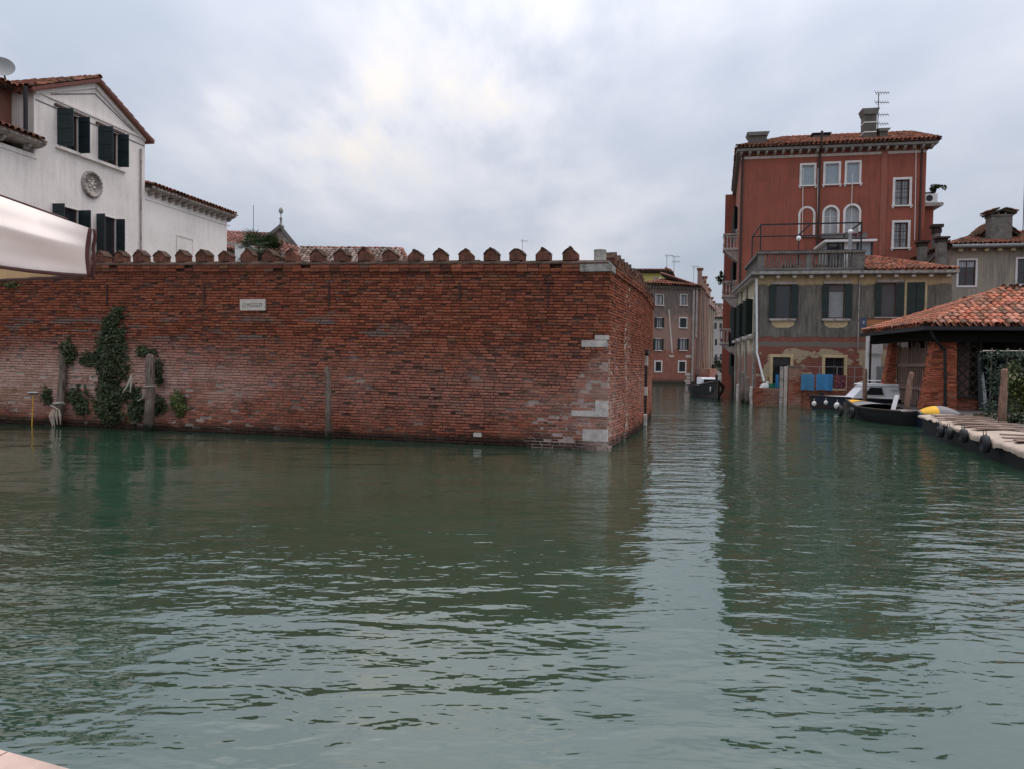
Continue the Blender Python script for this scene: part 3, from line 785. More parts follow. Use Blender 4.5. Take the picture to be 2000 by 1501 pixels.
# ------------------------------------------------------------------ ivy and small plants on the wall
def leaf_proto(s=0.045):
    m = MB(); m.add([(0, 0, -s), (s * .8, s * .15, -s * .1), (s * .35, 0, s * .9), (-s * .35, 0, s * .9), (-s * .8, s * .15, -s * .1), (0, -s * .12, 0)],
                    [(0, 1, 5), (1, 2, 5), (2, 3, 5), (3, 4, 5), (4, 0, 5)])
    return m
def ivy(name, label, cat, blobs, n, mat_='leaf', F=FW, s=0.037, group=None, stems=()):
    """blobs: (px, py, rx, ry, depth out of the wall) pixel ellipses lying on the wall"""
    c = F.loc(blobs[0][0], blobs[0][1]); base = F.w(c[0], -0.03, c[1])
    t = thing(name, label, cat, Matrix.Translation(base), group)
    area = [b[2] * b[3] for b in blobs]; tot = sum(area); mats = []
    for b, ar in zip(blobs, area):
        for _ in range(int(1.25 * n * ar / tot)):
            while True:
                a, r_ = R.uniform(0, 2 * math.pi), math.sqrt(R.random()) * (1 + R.gauss(0, 0.16))
                if R.random() < 0.25: r_ *= 1.12
                break
            clump = 0.75 + 0.35 * math.sin(a * 3 + b[0]) * math.sin(a * 5 + b[1])
            r_ = min(r_, 1.45) * (0.82 + 0.3 * clump * (r_ ** 2))
            u, z = F.loc(b[0] + math.cos(a) * b[2] * r_, b[1] + math.sin(a) * b[3] * r_)
            z = max(z, 0.06)
            y = -0.03 - b[4] * .6 * max(0, 1 - r_ * r_) * R.uniform(0.1, 1) - R.uniform(0, 0.05)
            fld = math.sin(u * 9.1 + b[0]) * math.sin(z * 7.3 + 1) + .7 * math.sin(u * 17 + z * 13) + .5 * math.sin(z * 23 - u * 11)
            if fld < (r_ - .80) * 1.6 - 1.15: continue
            k = R.uniform(0.55, 1.35)
            mats.append(F.m @ Matrix.Translation((u, y, z)) @ Matrix.Rotation(R.gauss(0, .7), 4, 'Z') @ Matrix.Rotation(R.gauss(-.4, .6), 4, 'X') @ Matrix.Rotation(R.uniform(-2.4, 2.4) + math.pi, 4, 'Y') @ Matrix.Diagonal((k, k, k, 1)))
    o = bpy.data.objects.new('foliage', scatter_mesh('foliage', leaf_proto(s), mats, M[mat_])); place(o, t)
    for st in (stems or [[(b[0], b[1] + b[3]), (b[0] + R.uniform(-3, 3), b[1]), (b[0] + R.uniform(-4, 4), b[1] - b[3] * .7)] for b in blobs]):
        pts = []
        for (x, y) in st:
            u, z = F.loc(x, y); pts.append(F.w(u, -0.035, max(z, 0.05)))
        m = MB(); m.tube(pts, [0.014 * (1 - 0.6 * i / len(pts)) for i in range(len(pts))], 5)
        m.build('stem', M['wood_dark'], t)
    return t
ivy('ivy', 'tall dark ivy climbing the brick wall between the two left mooring poles', 'ivy',
    [(234, 610, 14, 11, .10), (220, 632, 18, 20, .12), (220, 662, 23, 28, .16), (219, 700, 30, 32, .22), (223, 725, 27, 26, .25), (212, 752, 18, 22, .2), (213, 790, 26, 30, .28), (222, 812, 22, 14, .25),
     (240, 655, 6, 14, .05), (240, 770, 18, 14, .16), (262, 762, 12, 10, .14)], 5200)
ivy('ivy', 'small ivy branch spreading left from the tall ivy towards the leaning pole', 'ivy', [(176, 702, 17, 12, .10), (192, 693, 10, 8, .1)], 420)
ivy('shrub', 'round dark shrub sprouting from the wall behind the leftmost mooring pole', 'plant', [(136, 683, 15, 19, .28), (140, 702, 9, 9, .2)], 620)
ivy('shrub', 'bushy growth low on the wall between the leftmost pole and the ivy', 'plant', [(155, 772, 18, 17, .18), (164, 795, 14, 15, .16)], 700)
ivy('ivy', 'ragged ivy hanging behind and right of the pole beside the tall ivy', 'ivy', [(281, 687, 12, 10, .10), (310, 722, 11, 20, .16), (313, 742, 8, 9, .12), (296, 688, 9, 7, .1)], 640)
ivy('shrub', 'low leafy tuft just right of the second mooring pole', 'plant', [(313, 788, 14, 16, .14), (304, 804, 9, 7, .1)], 420)
ivy('shrub', 'yellow green bush at the water line right of the other wall plants', 'plant', [(350, 785, 14, 20, .18), (360, 797, 11, 10, .16), (352, 808, 7, 6, .1)], 480, 'leaf_y')
ivy('shrub', 'small dark tuft on the wall left of the roped mooring pole', 'plant', [(95, 772, 9, 15, .10)], 260)
ivy('ivy', 'ivy patch at the foot of the wall beside the second pole', 'ivy', [(268, 800, 16, 22, .16), (272, 780, 12, 10, .12)], 620)
ivy('weeds', 'weeds growing on the wall face under the awning end', 'plant', [(24, 556, 18, 6, .05)], 130, 'leaf_y', s=0.03)

# ------------------------------------------------------------------ mooring poles
def pole(base, top, r, label, mat_='pole', r2=None, group='mooring poles standing in the canal', below=1.2):
    base = Vector(base); top = Vector(top)
    t = thing('mooring_pole', label, 'mooring pole', base, group)
    d = (top - base); n = 7; pts = []; rs = []
    w = R.uniform(0, 6)
    pts.append(base - d.normalized() * below); rs.append(r * 1.05)
    for i in range(n + 1):
        f = i / n
        pts.append(base + d * f + Vector((math.sin(f * 5 + w), math.cos(f * 4 + w), 0)) * r * 0.12)
        rs.append(r * (1 - 0.12 * f) * R.uniform(0.93, 1.07))
    pts.append(top + d.normalized() * r * 0.5); rs.append((r2 or r) * 0.55)
    m = MB(); m.tube(pts, rs, 12)
    for i in range(len(m.v)):
        v = m.v[i]; m.v[i] = (v[0] + R.gauss(0, r * .04), v[1] + R.gauss(0, r * .04), v[2])
    m.build('post', M[mat_], t, smooth=False)
    return t
def wall_pole(bx, by, tx, ty, r, label, off=0.45, **k):
    b = on_z(bx, by); tp = at_y(tx, ty, b.y + 0.12)
    return pole(b, tp, r, label, **k)
p1 = wall_pole(114, 832, 124, 692, 0.105, 'leftmost grey mooring pole leaning, with white rope tied round it')
p2 = wall_pole(289, 842, 295, 697, 0.125, 'thick grey mooring pole right of the tall ivy, thin rope near its middle')
p3 = wall_pole(641, 858, 640, 720, 0.075, 'thin grey mooring pole standing alone in front of the middle of the brick wall')
def rope(name, label, pts, r=0.014, cat='rope'):
    pts = [Vector(p) for p in pts]
    m = MB(); m.tube([p - pts[0] for p in pts], r, 6)
    o = m.build(name, M['rope'], None, Matrix.Translation(pts[0])); tag(o, label, cat); return o
def ring(c, rx, tilt=0.0, n=14, turns=1.0):
    return [Vector((c.x + rx * math.cos(2 * math.pi * i / n), c.y + rx * math.sin(2 * math.pi * i / n), c.z + tilt * math.cos(2 * math.pi * i / n + 1) + 0.02 * i / n)) for i in range(int(n * turns) + 1)]
b1 = on_z(114, 832).y
c1 = at_y(116, 789, b1 + 0.04)
rope('rope', 'white rope knotted round the leftmost mooring pole', ring(c1, 0.125, 0.03, 14, 2.0) + [c1 + Vector((-0.1, -0.12, 0.05)), c1 + Vector((-0.16, -0.13, -0.02)), c1 + Vector((-0.03, -0.15, -0.07)), c1 + Vector((0.05, -0.14, -0.12))], 0.018)
# split fibres of the pole foot
m = MB()
for k in range(7):
    x = R.uniform(-0.14, 0.10); m.tube([c1 + Vector((x * .7, -0.13, -0.12)), c1 + Vector((x * 1.2, -0.15, -0.3)), c1 + Vector((x + 0.02, -0.13, -0.5 - R.uniform(0, .12)))], [0.02, 0.035, 0.008], 5)
m.build('frayed_wood', M['tarp'], p1)
b2 = on_z(289, 842).y
c2 = at_y(292, 755, b2 + 0.07)
rope('rope', 'thin pale rope looped round the pole right of the ivy', ring(c2, 0.135, 0.01, 14, 1.2) + [c2 + Vector((-0.13, -0.05, -0.1)), c2 + Vector((-0.14, -0.05, -0.28)), c2 + Vector((-0.3, 0.0, -0.36))], 0.012)
st = at_y(257, 732, 20.0)
m = MB(); m.tube([(0, 0, 0), (-.08, -.02, -.25), (-.22, -.04, -.46)], [.02, .028, .01], 6); m.tube([(0, 0, 0), (0.0, -.03, -.28), (-0.02, -.04, -.45)], [.02, .022, .01], 6)
cw = FW.loc(257, 732, 0.2); base = FW.w(cw[0], -0.2, cw[1])
o = m.build('driftwood', M['rope'], None, Matrix.Translation(base)); tag(o, 'pale forked bare branch caught in the ivy by the second pole', 'branch')
# broom standing in the water by the wall
bb = FW.w(FW.loc(61, 815, .3)[0], -.3, 0)
br = thing('broom', 'yellow handled broom with white head upside down against the wall at far left', 'broom', bb)
tp = at_y(65, 768, bb.y + 0.08)
m = MB(); m.tube([bb - Vector((0, 0, .4)), tp], 0.016, 8); m.build('handle', M['yellow_metal'], br)
m = MB(); m.bbox(-0.14, 0.14, -0.04, 0.04, 0.0, 0.035, 0.01); m.build('brush_block', M['fender'], br, Matrix.Translation(tp + Vector((0, 0, .025))))
m = MB()
for k in range(14): m.box(-0.115 + k * .0165, -0.105 + k * .0165, -0.03, 0.03, -0.045, 0.0)
m.build('bristles', M['iron'], br, Matrix.Translation(tp + Vector((0, 0, .025))))

# ------------------------------------------------------------------ window builder
def window(F, parent, rect, fw=0.1, frame='trim', rec=0.14, pane='pane', cas='wood', sill=True, arch=False, proud=0.03, lead=2, bars=0, shutters=(), smat='shutter', brackets=False, lintel=False, rows=1, label=None, wide_sill=0.06):
    a, b, c, d = rect
    m = MB(); h = d - c; w = b - a
    if fw:
        if arch:
            r_ = w / 2; zc = d - r_
            m.box(a - fw, a, -proud, 0.01, c, zc); m.box(b, b + fw, -proud, 0.01, c, zc)
            n = 14
            for i in range(n):
                t0, t1 = math.pi * i / n, math.pi * (i + 1) / n
                q = [((a + b) / 2 + math.cos(t) * rr, zc + math.sin(t) * rr) for rr, t in ((r_, t0), (r_ + fw, t0), (r_ + fw, t1), (r_, t1))]
                m.prism(q, -proud, 0.01)
        else:
            m.box(a - fw, a, -proud, 0.012, c, d); m.box(b, b + fw, -proud, 0.012, c, d)
            m.box(a - fw - (0.02 if lintel else 0), b + fw + (0.02 if lintel else 0), -proud - (0.03 if lintel else 0.001), 0.012, d, d + fw)
            if not sill: m.box(a - fw, b + fw, -proud - 0.001, 0.012, c - fw, c)
    else:
        m.box(a, a + 0.03, rec - .06, rec - .01, c, d); m.box(b - 0.03, b, rec - .06, rec - .01, c, d)
    wo = m.build('window', M[frame if fw else cas], parent, F, label=label)
    # casement bars
    m = MB(); t = 0.045
    m.box(a, a + t, rec - .04, rec, c, d); m.box(b - t, b, rec - .04, rec, c, d)
    m.box(a + t, b - t, rec - .04, rec, c, c + t); m.box(a + t, b - t, rec - .04, rec, d - t, d)
    for i in range(1, lead):
        x = a + w * i / lead; m.box(x - t * .7, x + t * .7, rec - .042, rec - .001, c + t, d - t)
    for k in range(1, rows):
        z = c + h * k / rows; m.box(a + t, b - t, rec - .03, rec - .002, z - .018, z + .018)
    m.build('casement', M[cas], wo, F)
    for i in range(lead):
        x0, x1 = a + w * i / lead + 0.01, a + w * (i + 1) / lead - 0.01
        m = MB(); m.quad((x0, rec - .012, c + .01), (x1, rec - .012, c + .01), (x1, rec - .012, d - .01), (x0, rec - .012, d - .01))
        m.build('pane', M[pane], wo, F)
    if arch:   # spandrels that close the square hole down to the round head
        m = MB(); r_ = w / 2; zc = d - r_; n = 10
        for s in (-1, 1):
            pts = [((a + b) / 2 + s * r_ * math.cos(math.pi / 2 * i / n), zc + r_ * math.sin(math.pi / 2 * i / n)) for i in range(n + 1)]
            pts += [((a + b) / 2, d + .002), ((a + b) / 2 + s * (r_ + .002), d + .002)]
            m.prism(pts if s > 0 else pts[::-1], -0.002, rec - .05)
        m.build('arch_spandrel', M[arch if isinstance(arch, str) else 'red_stucco'], wo, F)
    if sill:
        m = MB(); e = wide_sill; m.bbox(a - fw - e, b + fw + e, -proud - 0.07, 0.0, c - 0.085, c - 0.0, 0.01)
        if brackets:
            for x in (a - fw + .03, b + fw - .03): m.box(x - .05, x + .05, -proud - .04, 0.0, c - 0.19, c - 0.087)
        m.build('sill', M[frame], wo, F)
    if bars:
        m = MB()
        for i in range(1, bars):
            x = a + w * i / bars; m.tube([(x, 0.02, c), (x, 0.02, d)], 0.011, 5)
        for k in range(1, 4): m.box(a, b, 0.0, 0.012, c + h * k / 4 - .012, c + h * k / 4 + .012)
        m.build('grille', M['black'], wo, F)
    for sh in shutters:
        # (hinge side, leaf width, angle from closed in degrees)
        side_, lw, ang = sh[:3]; H_ = h
        m = MB(); th = 0.04
        m.box(0.0, lw, -th, 0, 0.0, H_)
        nb = max(2, int(lw / 0.16))
        for k in range(1, nb): m.box(lw * k / nb - .004, lw * k / nb + .004, -th - 0.006, -th - 0.001, 0.02, H_ - 0.02)
        for zf in (0.12, 0.5, 0.88): m.box(0.02, lw - .02, -th - .018, -th - .0065, H_ * zf - .045, H_ * zf + .045); m.box(0.02, lw - .02, .0005, .016, H_ * zf - .045, H_ * zf + .045)
        hx = a - (0.0) if side_ == 'L' else b
        loc_m = Matrix.Translation((hx, -proud - 0.012, c))
        if side_ == 'L': rm = Matrix.Rotation(-math.radians(ang), 4, 'Z')
        else: rm = Matrix.Rotation(math.radians(ang), 4, 'Z') @ Matrix.Diagonal((-1, 1, 1, 1))
        m.build('shutter', M[smat], wo, F.m @ loc_m @ rm)
    return wo
def plain_box(F, parent, name, mat_, u0, u1, y0, y1, z0, z1, b=0.0, **k):
    m = MB()
    (m.bbox(u0, u1, y0, y1, z0, z1, b) if b else m.box(u0, u1, y0, y1, z0, z1))
    return m.build(name, M[mat_] if isinstance(mat_, str) else mat_, parent, F, **k)
def tile_proto(r=0.105, L=0.42, seg=5):
    m = MB()
    for (y, rr, zz_) in ((0, r, 0.012), (L, r * 0.82, -0.012)):
        for k in range(seg + 1):
            th = math.pi * k / seg
            m.v.append((math.cos(th) * rr, y, math.sin(th) * rr * 0.85 + zz_))
    for k in range(seg): m.f.append((k, k + 1, seg + 2 + k, seg + 1 + k))
    # thickness at the exposed mouth
    b = len(m.v)
    for k in range(seg + 1):
        th = math.pi * k / seg; m.v.append((math.cos(th) * (r - .018), 0.0, math.sin(th) * (r - .018) * 0.85 + 0.012))
    for k in range(seg): m.f.append((b + k, b + k + 1, k + 1, k))
    return m
def inside(p, poly):
    x, y = p; c = False; n = len(poly)
    for i in range(n):
        (x1, y1), (x2, y2) = poly[i], poly[(i + 1) % n]
        if (y1 > y) != (y2 > y) and x < (x2 - x1) * (y - y1) / (y2 - y1) + x1: c = not c
    return c
TILES = []
def roof_face(P, parent, mat_='tile', wu=0.24, lv=0.34, indiv=0, name='roof_tiles', over=0.06, seg=5, jit=0.012, slab='under'):
    """P: 3D polygon, first edge = eave. Lays curved tiles row by row up the slope."""
    P = [Vector(p) for p in P]
    U = (P[1] - P[0]).normalized(); N = U.cross(P[-1] - P[0]).normalized()
    if N.z < 0: N = -N
    V = N.cross(U).normalized()
    if V.z < 0: V = -V
    pl_ = [((p - P[0]).dot(U), (p - P[0]).dot(V)) for p in P]
    us = [p[0] for p in pl_]; vs = [p[1] for p in pl_]
    pr = tile_proto(wu * 0.44, lv * 1.22, seg); pan = tile_proto(wu * 0.40, lv * 1.22, 3)
    mats = []; pans = []
    Rm = Matrix((( *[U[0], V[0], N[0]], 0), (*[U[1], V[1], N[1]], 0), (*[U[2], V[2], N[2]], 0), (0, 0, 0, 1)))
    j = 0
    while j * lv < max(vs):
        i = 0
        while min(us) + i * wu < max(us):
            u = min(us) + (i + .5) * wu; v = j * lv
            if inside((u, v + lv * .5), pl_):
                p = P[0] + U * (u + R.gauss(0, jit)) + V * (v - over + R.gauss(0, jit)) + N * 0.055
                mats.append(Matrix.Translation(p) @ Rm @ Matrix.Rotation(R.gauss(0, .035), 4, 'Z') @ Matrix.Rotation(R.gauss(0.01, .015), 4, 'X'))
            if inside((u + wu * .5, v + lv * .5), pl_):
                p = P[0] + U * (u + wu * .5) + V * (v - over) + N * 0.05
                pans.append(Matrix.Translation(p) @ Rm @ Matrix.Rotation(math.pi, 4, 'Y'))
            i += 1
        j += 1
    mats.sort(key=lambda m_: (m_.translation - EYE).length)
    if indiv:
        me = [tile_proto(wu * 0.44 * R.uniform(.97, 1.03), lv * 1.22, seg).mesh('roof_tile', M[mat_]) for _ in range(4)]
        for m_ in mats[:indiv]:
            place(bpy.data.objects.new('roof_tile', R.choice(me)), parent, m_)
        mats = mats[indiv:]
    if mats:
        g = [mats, pans]
        o = bpy.data.objects.new(name, join_families(name, [pr, pan], g, M[mat_])); place(o, parent); tag(o, kind='stuff')
    elif pans:
        o = bpy.data.objects.new(name, scatter_mesh(name, pan, pans, M[mat_])); place(o, parent); tag(o, kind='stuff')
    m = MB(); Q = [p - N * 0.03 for p in P]; Q2 = [p - N * 0.13 for p in P]
    n = len(P); m.add(Q + Q2, [tuple(range(n)), tuple(range(2 * n - 1, n - 1, -1))] + [(i, i + n, (i + 1) % n + n, (i + 1) % n) for i in range(n)])
    m.build('roof_deck', M[slab], parent)
def ridge(p0, p1, parent, mat_='tile', r_=0.12, L=0.4):
    p0, p1 = Vector(p0), Vector(p1); d = p1 - p0; n = max(1, int(d.length / L)); t = d.normalized()
    s = t.cross(Vector((0, 0, 1))).normalized(); nn = s.cross(t)
    Rm = Matrix(((s[0], t[0], nn[0], 0), (s[1], t[1], nn[1], 0), (s[2], t[2], nn[2], 0), (0, 0, 0, 1)))
    mats = [Matrix.Translation(p0 + d * (i / n) + nn * 0.05 + Vector((0, 0, R.uniform(-.01, .01)))) @ Rm @ Matrix.Rotation(R.gauss(0, .03), 4, 'Z') for i in range(n)]
    o = bpy.data.objects.new('ridge_tiles', scatter_mesh('ridge_tiles', tile_proto(r_, d.length / n * 1.15, 6), mats, M[mat_])); place(o, parent)
def chimney(parent, c, w, dpt, h, ang, mat_='chimney', cap='slab', capmat='black', name='chimney'):
    m = MB(); m.box(-w / 2, w / 2, -dpt / 2, dpt / 2, 0, h * 0.86, 0.004)
    W_ = Matrix.Translation(Vector(c)) @ Matrix.Rotation(ang, 4, 'Z')
    o = m.build(name, M[mat_], parent, W_)
    m = MB()
    if cap == 'slab':
        m.box(-w / 2 - .04, w / 2 + .04, -dpt / 2 - .04, dpt / 2 + .04, h * .86, h * .93); m.box(-w / 2 - .12, w / 2 + .12, -dpt / 2 - .12, dpt / 2 + .12, h * .95, h)
        for sx in (-1, 1):
            for sy in (-1, 1): m.box(sx * w * .4 - .03, sx * w * .4 + .03, sy * dpt * .4 - .03, sy * dpt * .4 + .03, h * .925, h * .955)
    else:
        m.prism([(-w / 2 - .02, h * .86), (w / 2 + .02, h * .86), (w / 2 + .16, h), (-w / 2 - .16, h)], -dpt / 2 - .1, dpt / 2 + .1)
    m.build('chimney_cap', M[capmat], o, W_)
    return o
def antenna(base, h, label, els=(0.95, 0.8), w=0.8, cat='antenna', rot=0.3, group=None, r=0.018):
    t = thing('tv_antenna', label, cat, base, group)
    base = Vector(base)
    m = MB(); m.tube([base - Vector((0, 0, .3)), base + Vector((0, 0, h))], r, 6); m.build('mast', M['iron'], t)
    for e in els:
        c = base + Vector((0, 0, h * e)); d = Vector((math.cos(rot), math.sin(rot), 0.05)); s = Vector((-math.sin(rot) * .6, math.cos(rot) * .6, .8)).normalized()
        m = MB(); m.tube([c - d * w * .25, c + d * w * .75], r * .7, 5)
        for k in range(6):
            q = c + d * w * (-0.2 + .18 * k); l_ = 0.28 * w * (1 - .08 * k); m.tube([q - s * l_, q + s * l_], r * .5, 4)
        m.build('boom', M['iron'], t)
    return t

# ------------------------------------------------------------------ ground behind walls
E1 = Vector((0.196, 0.981, 0)).normalized(); E2 = Vector((E1.y, -E1.x, 0))
def slab_poly(name, pts, z0, z1, mat_, kind='structure'):
    m = MB(); m.prism([(p[0], p[1]) for p in pts], z0, z1, 'z'); o = m.build(name, M[mat_]); tag(o, kind=kind); return o
A0 = FW.w(0, 0.3, 0); A1 = FW.w(LEN - 0.3, 0.3, 0); S1b = FS1.w(LS1, 0.3, 0); S2b = FS2.w(LS2 - .1, 0.3, 0)
slab_poly('garden_ground', [A0, A1, S1b, S2b, (-2, 42), (6, 70), (-80, 110), (-60, 30)], -1, 0.5, 'earth')

# ------------------------------------------------------------------ white gabled house at the left
M['barge'] = simple('dark_red_board', (0.14, 0.05, 0.04), 0.8)
HC = at_y(283, 500, 32.0)
FH = Frame(HC - Vector((0.19, 1.0, 0)) * 16, (0.19, 1.0))     # runs away from the viewer
L0 = 16 * math.hypot(0.19, 1.0)
house = thing('white_house', 'tall white plastered house with gable end and green shutters behind the wall', 'house', FH.m)
u_e = L0; u_p, z_p = FH.loc(185, 160); _, z_e = FH.loc(287, 274)
u_l = 2 * u_p - u_e
zb = 0.5
openings = []
def hw(x0, x1, yt, yb, xt=None):
    u0 = FH.loc(x0, yt)[0]; u1 = FH.loc(x1, yt)[0]
    return (u0, u1, FH.loc(x0, yb)[1], FH.loc(x0, yt)[1])
wA = hw(112, 152, 212, 285); wB = hw(192, 229, 247, 313); wCc = hw(103, 152, 398, 520); wD = hw(189, 226, 418, 520)
wCc = (wCc[0], wCc[1], wD[2], wCc[3]); 
m = MB()
m.holed(u_l, u_e, zb, z_e, [wA, wB, wCc, wD], 0, 0.14)
m.quad((u_l, 0, z_e), (u_e, 0, z_e), (u_p, 0, z_p - .05))
DP = 9.0
m.quad((u_e, 0, zb), (u_e, DP, zb), (u_e, DP, z_e), (u_e, 0, z_e)); m.quad((u_l, DP, zb), (u_l, 0, zb), (u_l, 0, z_e), (u_l, DP, z_e))
m.quad((u_e, DP, zb), (u_l, DP, zb), (u_l, DP, z_e), (u_p, DP, z_p), (u_e, DP, z_e))
m.build('wall', M['white_stucco'], house, FH)
# pediment mouldings
def bar(F, parent, p0, p1, w, t, mat_, name='moulding', y0=0.0):
    (u0, z0), (u1, z1) = p0, p1; d = Vector((u1 - u0, z1 - z0)).normalized(); n = Vector((-d.y, d.x)) * w / 2
    m = MB(); m.prism([(u0 - n.x, z0 - n.y), (u1 - n.x, z1 - n.y), (u1 + n.x, z1 + n.y), (u0 + n.x, z0 + n.y)], y0 - t, y0 + .01)
    return m.build(name, M[mat_], parent, F)
bar(FH, house, (u_l, z_e + .02), (u_e, z_e + .02), 0.10, 0.05, 'white_stucco')
bar(FH, house, (u_l + .05, z_e - .35 + .05), (u_e - .02, z_e - .35 + .05), 0.03, 0.02, 'conc')
sl = (z_p - z_e) / (u_e - u_p)
for s in (-1, 1):
    ue = u_p + s * (u_e - u_p)
    bar(FH, house, (ue - s * .0, z_e - .02), (u_p, z_p - .12), 0.22, 0.07, 'wing_stucco')
    bar(FH, house, (ue - s * .75, z_e + .12), (u_p, z_p - .46), 0.035, 0.018, 'conc', 'string_line')
# roof
zr = z_p + .10
for s in (-1, 1):
    ue = u_p + s * (u_e - u_p + .30); ze = z_e - sl * .30 + .12
    ya, yb = -.22, DP + .2
    pts = [FH.w(ue, ya, ze), FH.w(ue, yb, ze), FH.w(u_p, yb, zr), FH.w(u_p, ya, zr)]
    roof_face(pts, house, 'tile_dull', 0.25, 0.36, slab='brown_stucco')
    m = MB(); m.prism([(ue, ze - .10), (u_p, zr - .10), (u_p, zr + .02), (ue, ze + .02)], ya - .02, ya + .03); m.build('barge_board', M['barge'], house, FH)
ridge(FH.w(u_p, -.25, zr), FH.w(u_p, DP + .2, zr), house, 'tile_dull', .13)
def hwin(rc, label=None, lw=(0.5, 0.5), ang=(100, 95), sill=True):
    return window(FH, house, rc, fw=0.05, frame='wing_stucco', rec=0.10, pane='pane', cas='wood', proud=0.012, shutters=(('L', lw[0], ang[0]), ('R', lw[1], ang[1])), smat='shutter_blue', sill=sill, lead=2)
hwin(wA, lw=(.58, .46), ang=(80, 92)); hwin(wB, lw=(.56, .46), ang=(78, 95)); hwin(wCc, lw=(.45, .5), ang=(85, 92), sill=False); hwin(wD, lw=(.36, .34), ang=(92, 100), sill=False)
# the sill course under the upper windows and their lintels
u0, z0 = FH.loc(108, 285); u1, z1 = FH.loc(244, 322)
plain_box(FH, house, 'sill_course', 'wing_stucco', u0, u1, -.10, -.002, (z0 + z1) / 2 - .2, (z0 + z1) / 2 - .09, .01)
for wc in (wA, wB): plain_box(FH, house, 'lintel', 'wood', wc[0] - .15, wc[1] + .35, -.09, -.014, wc[3] + .06, wc[3] + .14, .01)
# relief medallion
u0, z0 = FH.loc(178, 361)
md = MB(); n = 28; rr = 0.52
W_ = FH.m @ Matrix.Translation((u0, -0.01, z0)) @ Matrix.Rotation(math.pi / 2, 4, 'X')
md.lathe([(0.001, 0.02), (rr * .74, 0.02), (rr * .76, 0.075), (rr * .84, 0.11), (rr * .93, 0.10), (rr, 0.05), (rr, 0.0)], (0, 0, 0), n)
md.f = md.f[:-2]
mo = md.build('medallion', M['cornice'], house, W_, smooth=True)
md = MB()
for (x, y, r1, a) in ((0, .02, .12, .9), (-.1, -.08, .09, .7), (.12, -.1, .1, .8), (.06, .14, .07, 1), (-.16, .1, .06, .8), (.17, .06, .055, .8), (-.05, -.2, .06, .7), (.2, -.2, .05, .6), (0, .24, .05, .9)): md.ball((x, y, .03), r1 * .8, 8, 6, (1, a, .5))
md.build('relief_figure', M['trim'], mo, W_, smooth=True)
md = MB()
for k in range(20):
    t = 2 * math.pi * k / 20; md.ball((math.cos(t) * rr * .88, math.sin(t) * rr * .88, .10), .05, 6, 4, (1, 1, .5))
md.build('leaf_border', M['istria_grey'], mo, W_)
# drainpipes
u0 = FH.loc(273, 400)[0]
m = MB(); m.tube([(u0, -.06, z_e - .5), (u0, -.06, zb)], .035, 8); m.build('drainpipe', M['cornice'], house, FH)
u0, z0 = FH.loc(45, 175)
m = MB(); m.tube([(u0, -.10, z0 + .1), (u0, -.10, FH.loc(45, 262)[1])], .07, 8); m.build('drainpipe', M['black'], house, FH)
# nearer low wing of the house with its own bracketed cornice, brown wall above
u_w, z_w = FH.loc(60, 290)
wing0 = thing('near_wing', 'lower white wing at the left frame edge with bracketed stone cornice', 'house', FH.m)
m = MB(); m.box(-8, u_l - .002, .0, 8, zb, z_w - .15); m.build('wall', M['white_stucco'], wing0, FH)
def bracket_cornice(F, parent, u0, u1, z, n, mat_='cornice', out=.42):
    m = MB(); m.prism([(-.0, z), (-out * .55, z + .02), (-out, z + .12), (-out, z + .20), (0.3, z + .20), (0.3, z)], u0, u1, 'x'); m.build('cornice', M[mat_], parent, F)
    for k in range(n):
        u = u0 + (u1 - u0) * (k + .5) / n
        m = MB(); m.prism([(-.002, z - .16), (-out * .3, z - .16), (-out * .62, z - .05), (-out * .62, z - .002), (-.002, z - .002)], u - .06, u + .06, 'x'); m.build('cornice_bracket', M[mat_], parent, F)
    m = MB(); m.box(u0, u1, -.03, -.001, z - .36, z - .30); m.build('string_course', M['wing_stucco'], parent, F)
bracket_cornice(FH, wing0, -6, u_w + .25, z_w + .05, 16)
roof_face([FH.w(-7, -.4, z_w + .26), FH.w(u_w + .2, -.4, z_w + .26), FH.w(u_w + .2, 4, z_w + 1.9), FH.w(-7, 4, z_w + 1.9)], wing0, 'tile_dull', .25, .36)
m = MB(); m.box(-8, u_l - .02, .9, 8, z_w, z_e + .0); m.build('upper_wall', M['brown_stucco'], wing0, FH)
roof_face([FH.w(-8, .5, z_e + .0), FH.w(u_l + .2, .5, z_e + .0), FH.w(u_l + .2, 5, z_e + 1.6), FH.w(-8, 5, z_e + 1.6)], wing0, 'tile_dull', .25, .36)
# satellite dish
dp = at_y(2, 136, 26.5)
ds = thing('satellite_dish', 'grey satellite dish on the roof at the top left edge', 'satellite dish', dp)
m = MB(); prof = [(0.02 + .42 * i / 7, 0.16 * (i / 7) ** 2) for i in range(8)]; m.lathe(prof, (0, 0, 0), 20); m.f = m.f[:-1]
mm2 = MB(); mm2.lathe([(r_, z - .012) for r_, z in prof], (0, 0, 0), 20); mm2.f = mm2.f[:-1]; m.add(mm2.v, mm2.f)
Wd = Matrix.Translation(dp) @ Matrix.Rotation(math.radians(58), 4, 'X') @ Matrix.Rotation(math.radians(25), 4, 'Y')
m.build('reflector', M['grey_paint'], ds, Wd, smooth=True)
m = MB(); m.tube([dp + Vector((0, .1, -.0)), dp + Vector((0, .25, -.3)), dp + Vector((-.1, .3, -1.2))], .03, 7); m.build('mast', M['black'], ds)
m = MB(); m.tube([(0, -.42, .14), (0, -.30, .55)], .014, 5); m.ball((0, -.28, .58), .05, 8, 6); m.build('receiver_arm', M['black'], ds, Wd)

